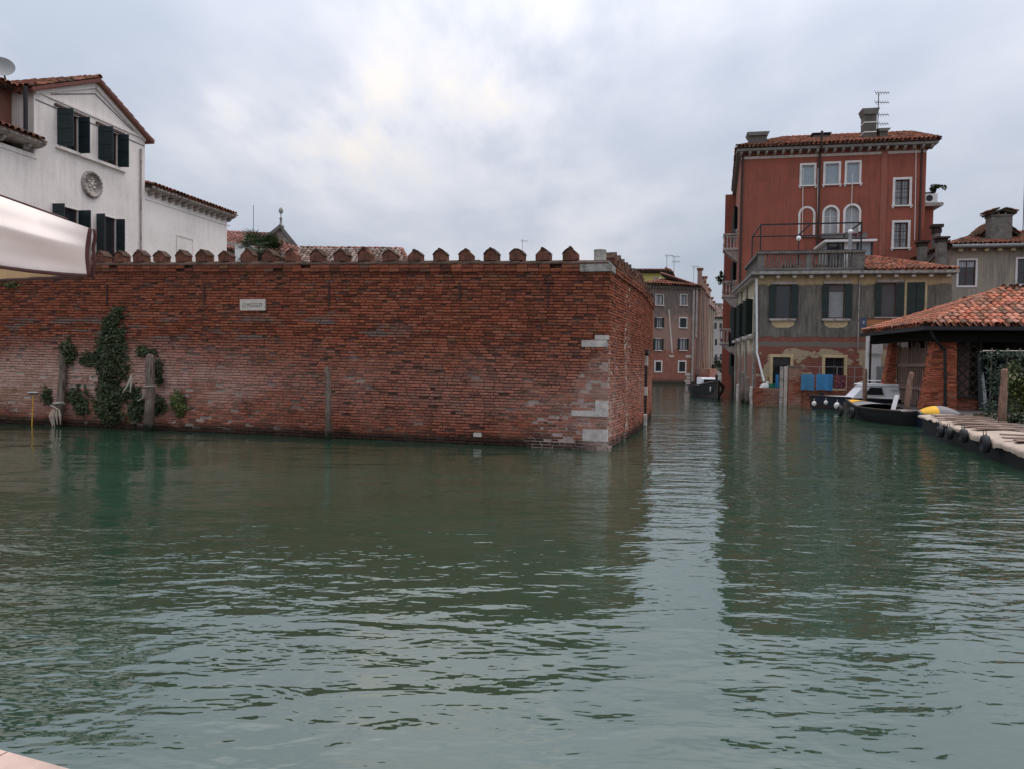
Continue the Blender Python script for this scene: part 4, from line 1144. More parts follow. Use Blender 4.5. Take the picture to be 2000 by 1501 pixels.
# lower pale wing running on from the gable
FWg = Frame(FH.w(L0 + .0, 0, 0)[:2], (0.19, 1.0))
wing = thing('pale_wing', 'low pale plastered building with bracketed cornice right of the gabled house', 'house', FWg.m)
u_k, _ = FWg.loc(443, 470)
zc = FWg.loc(440, 428)[1]; zc = (zc + FWg.loc(287, 372)[1]) / 2
u0, u1 = FWg.loc(346, 480)[0], FWg.loc(376, 480)[0]; zt_ = FWg.loc(346, 461)[1]
m = MB(); m.holed(0.003, u_k, zb, zc, [], 0, .2); m.quad((u_k, 0, zb), (u_k, 7, zb), (u_k, 7, zc), (u_k, 0, zc)); m.quad((u_k, 7, zb), (0, 7, zb), (0, 7, zc), (u_k, 7, zc)); m.build('wall', M['wing_stucco'], wing, FWg)
m = MB(); m.box(u0 - .06, u0, -.02, .0, zt_ - 1.5, zt_); m.box(u1, u1 + .06, -.02, .0, zt_ - 1.5, zt_); m.box(u0 - .06, u1 + .06, -.021, .0, zt_, zt_ + .07); m.build('blind_window_frame', M['white_stucco'], wing, FWg)
bracket_cornice(FWg, wing, 0.02, u_k + .25, zc, 14, out=.38)
roof_face([FWg.w(0, -.36, zc + .22), FWg.w(u_k + .3, -.36, zc + .22), FWg.w(u_k + .3, 4, zc + 1.2), FWg.w(0, 4, zc + 1.2)], wing, 'tile_dull', .25, .36)

# ------------------------------------------------------------------ low roofs and chapel gable behind the wall
# shed roof seen left of the palm
DY = 47.0
FB = Frame(at_y(440, 480, DY)[:2], (1, 0.03))
def fb(px, py, out=0): return FB.loc(px, py, out)
shed = thing('garden_outbuilding', 'outbuilding with sloping reddish tiled roof left of the palm', 'outbuilding', FB.m)
a, b = fb(440, 452); c, d = fb(560, 487)
m = MB(); m.prism([(a - 2.0, .5), (c, .5), (c, d - .25), (a - 2.0, b - .2)], 0.4, 5); m.build('wall', M['istria_grey'], shed, FB)
roof_face([FB.w(a - 2, 0, b - .7), FB.w(c, 0, d - .75), FB.w(c, 3.5, FB.loc(560, 487, -3.5)[1]), FB.w(a - 2, 3.5, FB.loc(440, 450, -3.5)[1])], shed, 'tile_far', .28, .4)
u0, z0 = fb(462, 480)
plain_box(FB, shed, 'door_bay', 'white', u0, u0 + 1.0, -.3, .39, .5, z0)
DY2 = 66.0
FC = Frame(at_y(548, 480, DY2)[:2], (0.98, 0.19))
def fc(px, py): return FC.loc(px, py)
chapel = thing('chapel', 'stone gabled chapel front with pointed arches and a finial above the wall', 'church', FC.m)
ua, za = fc(497, 488); ub, zb_ = fc(583, 488); up, zp = fc(548, 447)
cap_arches = [fc(519, 478), fc(530, 474), fc(542, 480)]
m = MB(); m.prism([(ua, .5), (ub, .5), (ub, za), (up, zp), (ua, za)], 0, 1.0); m.build('wall', M['cornice'], chapel, FC)
for s in (-1, 1):
    ue = ua if s < 0 else ub
    m = MB(); dd = Vector((up - ue, zp - za)).normalized(); nn = Vector((-dd.y, dd.x)) * (1 if s < 0 else -1) * .28
    q = [(ue - dd.x * .5, za - dd.y * .5), (up, zp), (up, zp + .36), (ue - dd.x * .5 + nn.x, za - dd.y * .5 + nn.y)]
    m.prism(q if s > 0 else q[::-1], -.35, 12); m.build('raking_cornice', M['conc'], chapel, FC)
for i, (px, py, hh) in enumerate(((526, 476, 1.0), (538, 471, 1.5), (550, 478, 1.0), (560, 484, .7))):
    u, z = fc(px, py); w = .28
    pts = [(u - w, z - hh), (u + w, z - hh), (u + w, z), (u + w * .5, z + .35), (u, z + .6), (u - w * .5, z + .35), (u - w, z)]
    m = MB(); m.prism(pts, -.10, -.02); m.build('blind_arch', M['brick_p'], chapel, FC)
    m = MB(); m.prism([(u + (x - u) * .6, z + (zz__ - z) * .75 - .05) for x, zz__ in pts], -.12, -.101); m.build('arch_opening', M['dark'], chapel, FC)
m = MB(); m.lathe([(.28, 0), (.30, .12), (.12, .3), (.08, .75), (.16, .8), (.05, .95), (.04, 1.25), (.16, 1.35), (.20, 1.55), (.14, 1.75), (.02, 1.85)], (0, 0, 0), 10)
m.build('finial', M['istria_grey'], chapel, FC.m @ Matrix.Translation((up, .2, zp + .15)) @ Matrix.Diagonal((1, 1, .95, 1)), smooth=True)
ul, zl = fc(440, 455)
roof_face([FC.w(ul - 2, 1.0, za - .1), FC.w(ua + .4, 1.0, za - .2), FC.w(up - .2, 3.5, FC.loc(530, 453, -3.5)[1]), FC.w(ul - 2, 3.5, FC.loc(445, 452, -3.5)[1])], chapel, 'tile_far', .3, .42)
m = MB(); m.box(ul - 2, up, 1.2, 9, .5, za); m.build('nave_wall', M['conc'], chapel, FC)
antenna(at_y(495, 450, 60), 2.0, 'thin bent antenna mast on the red roof left of the chapel', els=(), r=.022)
# long low tiled roof
DY3 = 44.0
FG = Frame(at_y(588, 500, DY3)[:2], (1, -0.02))
gal = thing('long_low_building', 'long low building with lichen covered tiled roof just showing between merlons', 'building', FG.m)
a, b = FG.loc(560, 516); c, _ = FG.loc(800, 508); _, d = FG.loc(680, 487, -2.6)
m = MB(); m.box(a, c, 0.5, 6, .5, b); m.build('wall', M['istria_grey'], gal, FG)
u2 = FG.loc(770, 487)[0]
roof_face([FG.w(a, 0, b - .1), FG.w(c, 0, b - .1), FG.w(u2, 2.6, d), FG.w(a, 2.6, d)], gal, 'tile_grey', .26, .36)
ridge(FG.w(a, 2.6, d), FG.w(u2, 2.6, d), gal, 'tile_dull', .14)
ridge(FG.w(c, 0, b - .1), FG.w(u2, 2.6, d), gal, 'tile_dull', .14)
antenna(at_y(1020, 505, 60), 1.55, 'small rooftop antenna peeping over the wall between right merlons', els=(.9,), w=.6, r=.014)
# palm
pb = at_y(508, 520, 24.0)
palm = thing('palm_tree', 'green fan palm whose crown shows above the brick wall', 'palm', (pb.x, pb.y, .5))
top = at_y(508, 494, 24.0)
m = MB(); m.tube([(pb.x, pb.y, .5), (pb.x + .05, pb.y, 2.5), top], [.16, .14, .13], 10); m.build('trunk', M['wood_dark'], palm)
fr = MB()
for k in range(46):
    az_ = R.uniform(0, 2 * math.pi); el_ = R.uniform(-.35, 1.0); L_ = R.uniform(.65, 1.1)
    d = Vector((math.cos(az_) * math.cos(el_), math.sin(az_) * math.cos(el_), math.sin(el_)))
    hub = top + d * L_ * .55
    s = d.cross(Vector((0, 0, 1))).normalized(); n_ = s.cross(d)
    fr.tube([top, hub], .008, 4)
    for q in range(15):
        a = math.radians(-95 + 190 * q / 14); dr = (d * math.cos(a) + s * math.sin(a)).normalized(); l2 = R.uniform(.38, .52)
        tip = hub + dr * l2 - Vector((0, 0, .12 * l2)) ; w = dr.cross(n_).normalized() * .018
        mid = hub + dr * l2 * .55 + n_ * .01
        fr.add([hub, mid + w, tip, mid - w], [(0, 1, 2, 3)])
fr.build('frond', M['palm'], palm)

# ------------------------------------------------------------------ far buildings up the canal
FF = Frame(on_z(1250, 750.2), on_z(1358, 750.6) - on_z(1250, 750.2))
far = thing('grey_canal_house', 'four storey house of grey plaster over red brick at the canal bend', 'house', FF.m)
uR = FF.loc(1357, 740)[0]; uLf = FF.loc(1267, 600)[0]; zE = FF.loc(1310, 562)[1]
fw_ = {}
for nm, r_ in (('a', (1281, 576, 1295, 596)), ('b', (1329, 576, 1341, 596)), ('c', (1283, 621, 1292, 640)), ('d', (1328, 622, 1340, 640)), ('e', (1280, 662, 1291, 684)), ('f', (1328, 662, 1340, 684)), ('g', (1280, 707, 1291, 725)), ('h', (1326, 707, 1338, 726))):
    fw_[nm] = FF.rect(*r_)
def far_brick():
    a = NT('brick_below_plaster'); bt = a.n('ShaderNodeTexBrick'); bt.inputs['Scale'].default_value = 1.0
    bt.inputs['Brick Width'].default_value = .3; bt.inputs['Row Height'].default_value = .1; bt.inputs['Mortar Size'].default_value = .012
    a.l(a.coords('obj', rot=(math.pi / 2, 0, 0)), bt.inputs['Vector'])
    bt.inputs['Color1'].default_value = (.24, .07, .045, 1); bt.inputs['Color2'].default_value = (.34, .12, .08, 1); bt.inputs['Mortar'].default_value = (.24, .15, .12, 1)
    z = a.sepz('obj')[2]
    pl_n = a.math('ADD', z, a.math('MULTIPLY', a.math('SUBTRACT', a.noise(.7, 6, .65, mode='obj'), .5), 5.0))
    n = a.noise(3, 6, .65, mode='obj', stretch=(1.5, 1.5, .3))
    gp = a.ramp(n, [(.35, (.13, .105, .095)), (.65, (.22, .17, .15))])
    col = a.mix(a.math('MULTIPLY', a.step(n, .4, .6), .4), bt.outputs['Color'], (.28, .17, .14))
    mid = a.mix(a.step(pl_n, 3.3, 3.8), col, (.30, .19, .155))
    col = a.mix(a.step(pl_n, 5.9, 6.7), mid, gp)
    col = a.mix(a.math('SUBTRACT', 1.0, a.step(z, .15, .6)), col, (.05, .045, .035))
    return a.done(col, .92, a.bump(n, .01), .15)
M['far_brick'] = far_brick()
m = MB(); m.holed(uLf, uR, -.3, zE, list(fw_.values()), 0, .2); m.quad((uLf, 9, -.3), (uLf, 0, -.3), (uLf, 0, zE), (uLf, 9, zE)); m.build('wall', M['far_brick'], far, FF)
for k, r_ in fw_.items():
    kw = dict(fw=.09, frame='trim_w', rec=.12, pane='pane_curtain', cas='shutter_blue', proud=.03)
    if k in 'd': kw.update(pane='shutter_blue', shutters=(('L', (r_[1] - r_[0]) / 2 - .01, 0), ('R', (r_[1] - r_[0]) / 2 - .01, 0)), smat='shutter_blue', fw=.12)
    if k in 'gh': kw.update(pane='pane', bars=4, fw=.13, sill=False)
    if k in 'cef': kw.update(fw=.05, shutters=(('L', .26, 176), ('R', .26, 176)), smat='shutter')
    if k in 'ab': kw.update(fw=.06, shutters=())
    window(FF, far, r_, **kw)
# corbelled chimney shafts, eaves
plain_box(FF, far, 'eave', 'eave', uLf - .2, uR + .2, -.30, .3, zE, zE + .22, .03)
for k in range(18):
    u = uLf + .1 + (uR - uLf - .2) * k / 17; plain_box(FF, far, 'eave_bracket', 'cornice', u - .05, u + .05, -.2, -.002, zE - .14, zE - .002)
um = FF.loc(1300, 540)[0]
zr3 = FF.loc(1300, 548, -3.2)[1]; ur1, ur2 = FF.loc(1290, 548, -3.2)[0], FF.loc(1316, 548, -3.2)[0]
roof_face([FF.w(uLf - .3, -.4, zE + .22), FF.w(uR + .3, -.4, zE + .22), FF.w(ur2, 3.2, zr3), FF.w(ur1, 3.2, zr3)], far, 'tile_dull', .30, .42)
roof_face([FF.w(uLf - .3, 7, zE + .22), FF.w(uLf - .3, -.4, zE + .22), FF.w(ur1, 3.2, zr3)], far, 'tile_dull', .30, .42)
# pale plaster scar up the middle of the front
m = MB(); a, b = FF.loc(1306, 605); c, d = FF.loc(1312, 690); m.prism([(a - .05, b), (a + .09, b), (c + .12, d), (c - .04, d)], -.035, -.001); m.build('flue_scar', M['trim'], far, FF)
for (px, py0, py1) in ((1354, 565, 745), (1360, 565, 660)):
    u, z1 = FF.loc(px, py0); _, z0 = FF.loc(px, py1); plain_box(FF, far, 'pilaster_flue', 'cornice', u - .10, u + .10, -.16, -.003, z0, z1, .02)
for k, (x0, y0, x1, y1) in enumerate(((1338, 729, 1349, 734), (1341, 736, 1348, 740), (1337, 742, 1348, 746), (1339, 747, 1349, 750), (1307, 694, 1316, 698), (1339, 694, 1350, 699))):
    a, b, c, d = FF.rect(x0, y0, x1, y1); plain_box(FF, far, 'stone_block', 'trim', a, b, -.03, -.001, c, max(d, c + .05), .008)
# flank of that house and the row beyond, receding along the canal
PF = FF.w(uR, 0, 0)
Q1 = at_y(1388, 700, 92.0); Q2 = at_y(1397, 700, 104.0)
FQ = Frame(PF, (Q1.x - PF.x, Q1.y - PF.y))
Lq = math.hypot(Q1.x - PF.x, Q1.y - PF.y)
segs = [(0.0, .27, zE, 'brown_stucco2'), (.27, .55, zE - .2, 'pinkish_stucco'), (.55, 1.0, zE - 1.0, 'pale_brown_stucco')]
M['brown_stucco2'] = stucco('brown_weathered_stucco', (.30, .20, .165), (.14, .10, .085), .6, mode='world')
M['pinkish_stucco'] = stucco('faded_pink_stucco', (.38, .25, .20), (.18, .13, .11), .6, mode='world')
M['pale_brown_stucco'] = stucco('pale_brown_stucco', (.42, .34, .28), (.2, .16, .14), .5, mode='world')
labs = ['narrow brown canal side of the grey house with tall chimney stacks', 'faded pink canal house with dark green shutters beyond the grey house', 'pale brown canal house farthest along the left side of the canal']
for i, (f0, f1, zz2, mt) in enumerate(segs):
    hs = thing('canal_house', labs[i], 'house', FQ.m @ Matrix.Translation((f0 * Lq, 0, 0)))
    a, b = f0 * Lq + (.003 if i else 0), f1 * Lq
    holes = []
    for zl_ in (1.1, 3.2, 5.6, 7.6):
        if zl_ + 1.3 > zz2: continue
        for q in range(2):
            u = a + (b - a) * (.28 + .44 * q); holes.append((u - .35, u + .35, zl_, zl_ + 1.25))
    m = MB(); m.holed(a, b, -.3, zz2, holes, 0, .2); m.quad((b, 0, -.3), (b, 6, -.3), (b, 6, zz2), (b, 0, zz2)); m.quad((a, 6, -.3), (a, 0, -.3), (a, 0, zz2), (a, 6, zz2)); m.build('wall', M[mt], hs, FQ)
    for h_ in holes: window(FQ, hs, h_, fw=.06, frame='trim_w', rec=.12, cas='shutter', shutters=(('L', .34, 172), ('R', .34, 172)) if i != 0 or h_[2] > 1.2 else (), smat='shutter')
    plain_box(FQ, hs, 'eave', 'eave', a, b, -.3, .3, zz2, zz2 + .2, .03)
    roof_face([FQ.w(a, -.4, zz2 + .2), FQ.w(b, -.4, zz2 + .2), FQ.w(b, 3.5, zz2 + 1.6), FQ.w(a, 3.5, zz2 + 1.6)], hs, 'tile_far', .3, .42)
    for q in range(3):
        u = a + (b - a) * (.12 + .36 * q); hh = zz2 + (1.9, 1.3, 1.1)[q]
        c_ = plain_box(FQ, hs, 'chimney_shaft', mt, u - .22, u + .22, -.42, -.004, .9 + q * .6, hh, .02)
        plain_box(FQ, c_, 'chimney_cap', 'brown_stucco', u - .32, u + .32, -.52, .06, hh, hh + .22, .05)
# quay wall curving at the foot of the grey house
m = MB(); m.box(.05, Lq * .55, -1.4, -.45, -.5, 1.5, .01); q_ = m.build('canal_quay', M['brick_p'], None, FQ); tag(q_, 'low curved brick quay wall at the foot of the far canal houses', 'wall')
# end of the canal: bridge, plants, pale houses
FE = Frame(at_y(1385, 700, 112.0)[:2], (1, -.1))
M['white_far'] = stucco('far_pale_stucco', (.44, .40, .38), (.25, .22, .21), .45)
endh = thing('pale_canal_house', 'pale plastered house with dark windows closing the far end of the canal', 'house', FE.m)
holes = [FE.rect(x0, y0, x0 + 5, y0 + 12) for x0, y0 in ((1395, 631), (1405, 632), (1416, 633), (1396, 663), (1406, 662), (1417, 664), (1396, 693), (1406, 692))]
hE = FE.loc(1400, 622)[1]
m = MB(); m.holed(-3, 8, -.3, hE, holes, 0, .2); m.build('wall', M['white_far'], endh, FE)
for h_ in holes: window(FE, endh, h_, fw=.0, rec=.12, pane='pane', cas='shutter', sill=False, lead=1)
roof_face([FE.w(-3, -.4, hE + .05), FE.w(8, -.4, hE + .05), FE.w(7, 4, hE + 1.8), FE.w(-2, 4, hE + 1.8)], endh, 'tile_grey', .35, .5)
FE2 = Frame(at_y(1390, 700, 125.0)[:2], (1, 0))
t_ = thing('distant_house', 'distant light grey house top rising behind the pale canal house', 'house', FE2.m)
a, b, c, d = FE2.rect(1392, 596, 1406, 650); hl = [FE2.rect(1398, 602, 1402, 611)]
m = MB(); m.holed(a, b, 0, d, hl, 0, .2); m.quad((b, 0, 0), (b, 6, 0), (b, 6, d), (b, 0, d)); m.build('wall', M['white_far'], t_, FE2)
window(FE2, t_, hl[0], fw=0, rec=.1, sill=False, lead=1)
plain_box(FE2, t_, 'eave', 'eave', a - .3, b + .3, -.4, 6, d, d + .25, .03)
FE3 = Frame(at_y(1404, 700, 122.0)[:2], (1, 0)); a, b, c, d = FE3.rect(1404, 608, 1432, 660)
t_ = thing('distant_house', 'distant pinkish roofed house left of the red building balconies', 'house', FE3.m)
m = MB(); m.box(a, b, 0, 6, 0, d); m.build('wall', M['pinkish_stucco'], t_, FE3)
roof_face([FE3.w(a - .2, -.4, d), FE3.w(b + .2, -.4, d), FE3.w(b, 3, d + 1.2), FE3.w(a, 3, d + 1.2)], t_, 'tile_grey', .35, .5)
# bridge
bx0, bx1 = at_y(1384, 740, 98), at_y(1428, 740, 98)
FBr = Frame(bx0[:2], (bx1 - bx0)[:2]); Lb = (bx1 - bx0).length
br_ = thing('footbridge', 'small dark arched footbridge at the far end of the canal', 'bridge', FBr.m)
m = MB(); n = 12
for i in range(n):
    f0, f1 = i / n, (i + 1) / n; zz4 = lambda f: 1.5 * math.sin(math.pi * f) - .2; zt4 = lambda f: 1.75 + .5 * math.sin(math.pi * f)
    m.prism([(Lb * f0, zz4(f0)), (Lb * f1, zz4(f1)), (Lb * f1, zt4(f1)), (Lb * f0, zt4(f0))], 0, 2.2)
m.build('arch', M['conc'], br_, FBr)
m = MB()
for y in (.05, 2.1):
    pts = [(Lb * i / n, y, zt4(i / n) + .7) for i in range(n + 1)]; m.tube(pts, .04, 5)
    for i in range(n + 1): m.tube([(Lb * i / n, y, zt4(i / n)), (Lb * i / n, y, zt4(i / n) + .7)], .025, 4)
m.build('railing', M['black'], br_, FBr)
def bush(name, label, c, rad, n, s=.05, mat_='leaf', cat='plant', group=None, stem=True):
    c = Vector(c); t = thing(name, label, cat, c - Vector((0, 0, rad[2])), group); mats = []
    cl = [(R.gauss(0, .45), R.gauss(0, .45), R.gauss(0, .45), R.uniform(.25, .5)) for _ in range(14)]
    for _ in range(n):
        q = R.choice(cl); v = Vector((R.gauss(0, 1), R.gauss(0, 1), R.gauss(0, 1))).normalized() * R.uniform(.5, 1) * q[3]
        p = c + Vector(((q[0] + v.x) * rad[0], (q[1] + v.y) * rad[1], (q[2] + v.z) * rad[2])); k = R.uniform(.6, 1.4)
        mats.append(Matrix.Translation(p) @ Matrix.Rotation(R.uniform(0, 6.3), 4, 'Z') @ Matrix.Rotation(R.uniform(0, 3), 4, 'X') @ Matrix.Diagonal((k, k, k, 1)))
    place(bpy.data.objects.new('foliage', scatter_mesh('foliage', leaf_proto(s), mats, M[mat_])), t)
    if stem:
        for k in range(4):
            m = MB(); m.tube([c - Vector((0, 0, rad[2])), c + Vector((R.uniform(-.4, .4) * rad[0], R.uniform(-.4, .4) * rad[1], 0)), c + Vector((R.uniform(-.8, .8) * rad[0], R.uniform(-.8, .8) * rad[1], rad[2] * .6))], [.02, .014, .006], 5)
            m.build('stem', M['wood_dark'], t)
    return t
bush('shrub', 'dark trailing plants on the bridge at the end of the canal', at_y(1408, 712, 97), (1.5, .5, .45), 900, .10)
# yellow house
FY = Frame(at_y(1250, 560, 95)[:2], (1, -.05)); a, b, c, d = FY.rect(1248, 534, 1302, 560)
yh = thing('yellow_house', 'pale yellow house with dark roof rising behind the grey canal house', 'house', FY.m)
wy = FY.rect(1277, 543, 1285, 552)
m = MB(); m.holed(a - 2, b, 0, d, [wy], 0, .2); m.quad((b, 0, 0), (b, 8, 0), (b, 8, d), (b, 0, d)); m.build('wall', M['yellow_wall'], yh, FY)
window(FY, yh, wy, fw=.05, frame='trim_w', rec=.1, pane='pane_curtain', cas='wood_w', sill=False)
plain_box(FY, yh, 'eave', 'under', a - 2.5, b + .5, -.6, .5, d, d + .2, .04)
uu = FY.loc(1287, 527)
roof_face([FY.w(a - 2.5, -.7, d + .2), FY.w(b + .5, -.7, d + .2), FY.w(uu[0] + 1.2, 3, d + 1.0), FY.w(uu[0] - 3, 3, d + .8)], yh, 'tile_dull', .35, .5)
roof_face([FY.w(b + .5, -.7, d + .2), FY.w(b + 2.6, 6, d - 1.6), FY.w(b + 1.5, 6, d), FY.w(uu[0] + 1.2, 3, d + 1.0)], yh, 'tile_dull', .35, .5)
wst = FY.loc(1288, 545)
m = MB(); p0 = FY.loc(1279, 556); p1 = FY.loc(1289, 543); m.tube([(p0[0], -.8, p0[1]), (p1[0], -.8, p1[1])], .09, 5); m.build('awning_edge', M['white'], yh, FY)
for i, (px, y0, y1, dist) in enumerate(((1302, 527, 499, 80), (1316, 530, 501, 80), (1355, 540, 521, 84), (1364, 542, 526, 84))):
    p = at_y(px, y0 + 6, dist); q = at_y(px, y1, dist)
    antenna(p, q.z - p.z, ('tall slim antenna, leftmost above the grey canal house', 'second slim antenna with crossed bars above the grey canal house', 'slim antenna above the first chimney of the far row', 'rightmost slim antenna above the far row chimneys')[i], els=(.98,) if i != 1 else (.98, .7), w=.9, rot=.2, r=.022, group='antennas over the far roofs')

# ------------------------------------------------------------------ tall red house
CR = Vector((14.75, 48.9, 0))
FR = Frame(CR, E2)
red = thing('red_house', 'tall deep red plastered house with three blinds and two arched windows', 'house', FR.m)
wR = FR.loc(1809, 330)[0]; zR = FR.loc(1620, 293)[1]
rw = [FR.rect(*r_) for r_ in ((1566, 323, 1590, 362), (1612, 320, 1638, 360), (1654, 318, 1678, 358))]
ra = [FR.rect(*r_) for r_ in ((1610, 405, 1635, 457), (1651, 402, 1677, 455))]
rb = [FR.rect(*r_) for r_ in ((1748, 351, 1776, 401), (1746, 435, 1773, 484))]
m = MB(); m.holed(0, wR, -.3, zR, rw + ra + rb, 0, .25)
m.quad((wR, 0, 0), (wR, 12, 0), (wR, 12, zR), (wR, 0, zR)); m.quad((wR, 12, 0), (0, 12, 0), (0, 12, zR), (wR, 12, zR))
m.build('wall', M['red_stucco'], red, FR)
for r_ in rw: window(FR, red, r_, fw=.13, frame='trim_w', rec=.12, pane='blind', cas='wood_w', brackets=True, lead=1)
for r_ in ra: window(FR, red, r_, fw=.14, frame='trim_w', rec=.18, pane='pane_curtain', cas='wood_w', arch=True, rows=3, sill=False)
for r_ in rb: window(FR, red, r_, fw=.14, frame='trim_w', rec=.2, pane='pane_curtain', cas='wood', bars=6, brackets=True, rows=3)
# blind arch
a, b, c, d = FR.rect(1563, 407, 1588, 460)
m = MB(); r_ = (b - a) / 2; zc = d - r_
m.box(a - .13, a, -.03, .01, c, zc); m.box(b, b + .13, -.03, .01, c, zc)
for i in range(14):
    t0, t1 = math.pi * i / 14, math.pi * (i + 1) / 14
    m.prism([((a + b) / 2 + math.cos(t) * rr, zc + math.sin(t) * rr) for rr, t in ((r_, t0), (r_ + .13, t0), (r_ + .13, t1), (r_, t1))], -.03, .01)
m.build('blind_arch', M['trim_w'], red, FR)
plain_box(FR, red, 'sill', 'conc', a - .3, b + .3, -.12, -.002, c - .12, c, .01)
a, b, c, d = FR.rect(1602, 458, 1690, 468); plain_box(FR, red, 'balcony_ledge', 'conc', a, b, -.5, -.002, c, d, .03)
# eaves
def eaves(F, parent, u0, u1, z, out, n, y1=.3, th=.19, trim=True):
    plain_box(F, parent, 'eave', 'eave', u0, u1, -out, y1, z, z + th, .03)
    for k in range(n):
        u = u0 + .3 + (u1 - u0 - .6) * k / (n - 1); m = MB(); m.prism([(-out * .86, z - .002), (-out * .86, z - .10), (-out * .6, z - .2), (-.004, z - .22), (-.004, z - .002)], u - .075, u + .075, 'x'); m.build('eave_bracket', M['cornice'], parent, F)
    if trim: plain_box(F, parent, 'frieze', 'trim', max(u0, .0), u1 - out, -.03, -.001, z - .40, z - .24)
eaves(FR, red, -.30, wR + .5, zR, .55, 23)
# pipes and pilaster strips
for (x0, x1, y0, y1, yy, mt) in ((1444, 1448, 306, 700, .10, 'iron'), (1719, 1731, 292, 500, .05, 'red_side'), (1796, 1799, 288, 480, .10, 'iron')):
    a, b, c, d = FR.rect(x0, y0, x1, y1); plain_box(FR, red, 'wall_strip', mt, a, b, -yy, -.002, max(c, 0), d)
u = FR.loc(1598, 400)[0]
m = MB(); m.tube([(u, -.14, FR.loc(1598, 500)[1]), (u, -.14, zR - .1), (u, -.62, zR + .1), (u, -.62, FR.loc(1598, 262)[1])], .075, 8); m.build('flue_pipe', M['iron'], red, FR)
for (pa, pb) in (((1568, 330), (1566, 462)), ((1664, 340), (1662, 400)), ((1597, 330), (1595, 480)), ((1788, 280), (1785, 470))):
    (a, za), (b, zb__) = FR.loc(*pa), FR.loc(*pb); m = MB(); m.tube([(a, -.13, za), ((a + b) / 2, -.16, (za + zb__) / 2), (b, -.13, zb__)], .022, 5); m.build('cable', M['trim_w'], red, FR)
# roof
hz = FR.loc(1620, 268)[1]
zq = zR + .27; rr0 = FR.w(-.32, -.6, zq); rr1 = FR.w(wR + .55, -.6, zq)
y_r = 5.6; zr2 = FR.loc(1620, 266, -5.6)[1]
ua, ub = FR.loc(1535, 270, -5.6)[0], FR.loc(1775, 270, -5.6)[0]
roof_face([rr0, rr1, FR.w(ub, y_r, zr2), FR.w(ua, y_r, zr2)], red, 'tile_mid', .26, .36)
roof_face([FR.w(.60, 12.5, zq), FR.w(-.32, -.6, zq), FR.w(ua, y_r, zr2)], red, 'tile_dull', .26, .36)
roof_face([FR.w(wR + .55, -.6, zq), FR.w(wR + .55, 12.5, zq), FR.w(ub, y_r, zr2)], red, 'tile_dull', .26, .36)
roof_face([FR.w(wR + .55, 12.5, zq), FR.w(.60, 12.5, zq), FR.w(ua, y_r, zr2), FR.w(ub, y_r, zr2)], red, 'tile_dull', .26, .36)
ridge(FR.w(ua, y_r, zr2), FR.w(ub, y_r, zr2), red); ridge(rr0, FR.w(ua, y_r, zr2), red, 'tile_dull'); ridge(rr1, FR.w(ub, y_r, zr2), red, 'tile_dull')
angR = math.atan2(E2.y, E2.x)
for (x0, y0, x1, y1, dpt, yy, cap) in ((1464, 258, 1498, 297, 1.0, .55, 'flare'), (1589, 260, 1620, 276, .9, 3.0, 'slab'), (1688, 212, 1712, 280, .85, .9, 'flare'), (1718, 251, 1734, 280, .6, 1.0, 'flare')):
    F_ = Frame(FR.w(0, yy, 0), E2); a, b, c, d = F_.rect(x0, y0, x1, y1)
    chimney(red, F_.w((a + b) / 2, dpt / 2, c - .4), b - a, dpt, d - c + .4, angR, 'chimney', cap, 'conc' if cap == 'flare' else 'black')
F_ = Frame(FR.w(0, .9, 0), E2); a, b, c, d = F_.rect(1688, 236, 1712, 240)
for zz5 in (c, F_.loc(1700, 259)[1]): plain_box(F_, red, 'chimney_band', 'trim_w', a - .02, b + .02, -.03, .9, zz5, zz5 + .07)
pA = at_y(1714, 262, 49.5); antenna(pA, at_y(1714, 181, 49.5).z - pA.z, 'tall rooftop antenna with four booms beside the big chimney of the red house', els=(.99, .76, .46, .24), w=.95, rot=.05, r=.03)
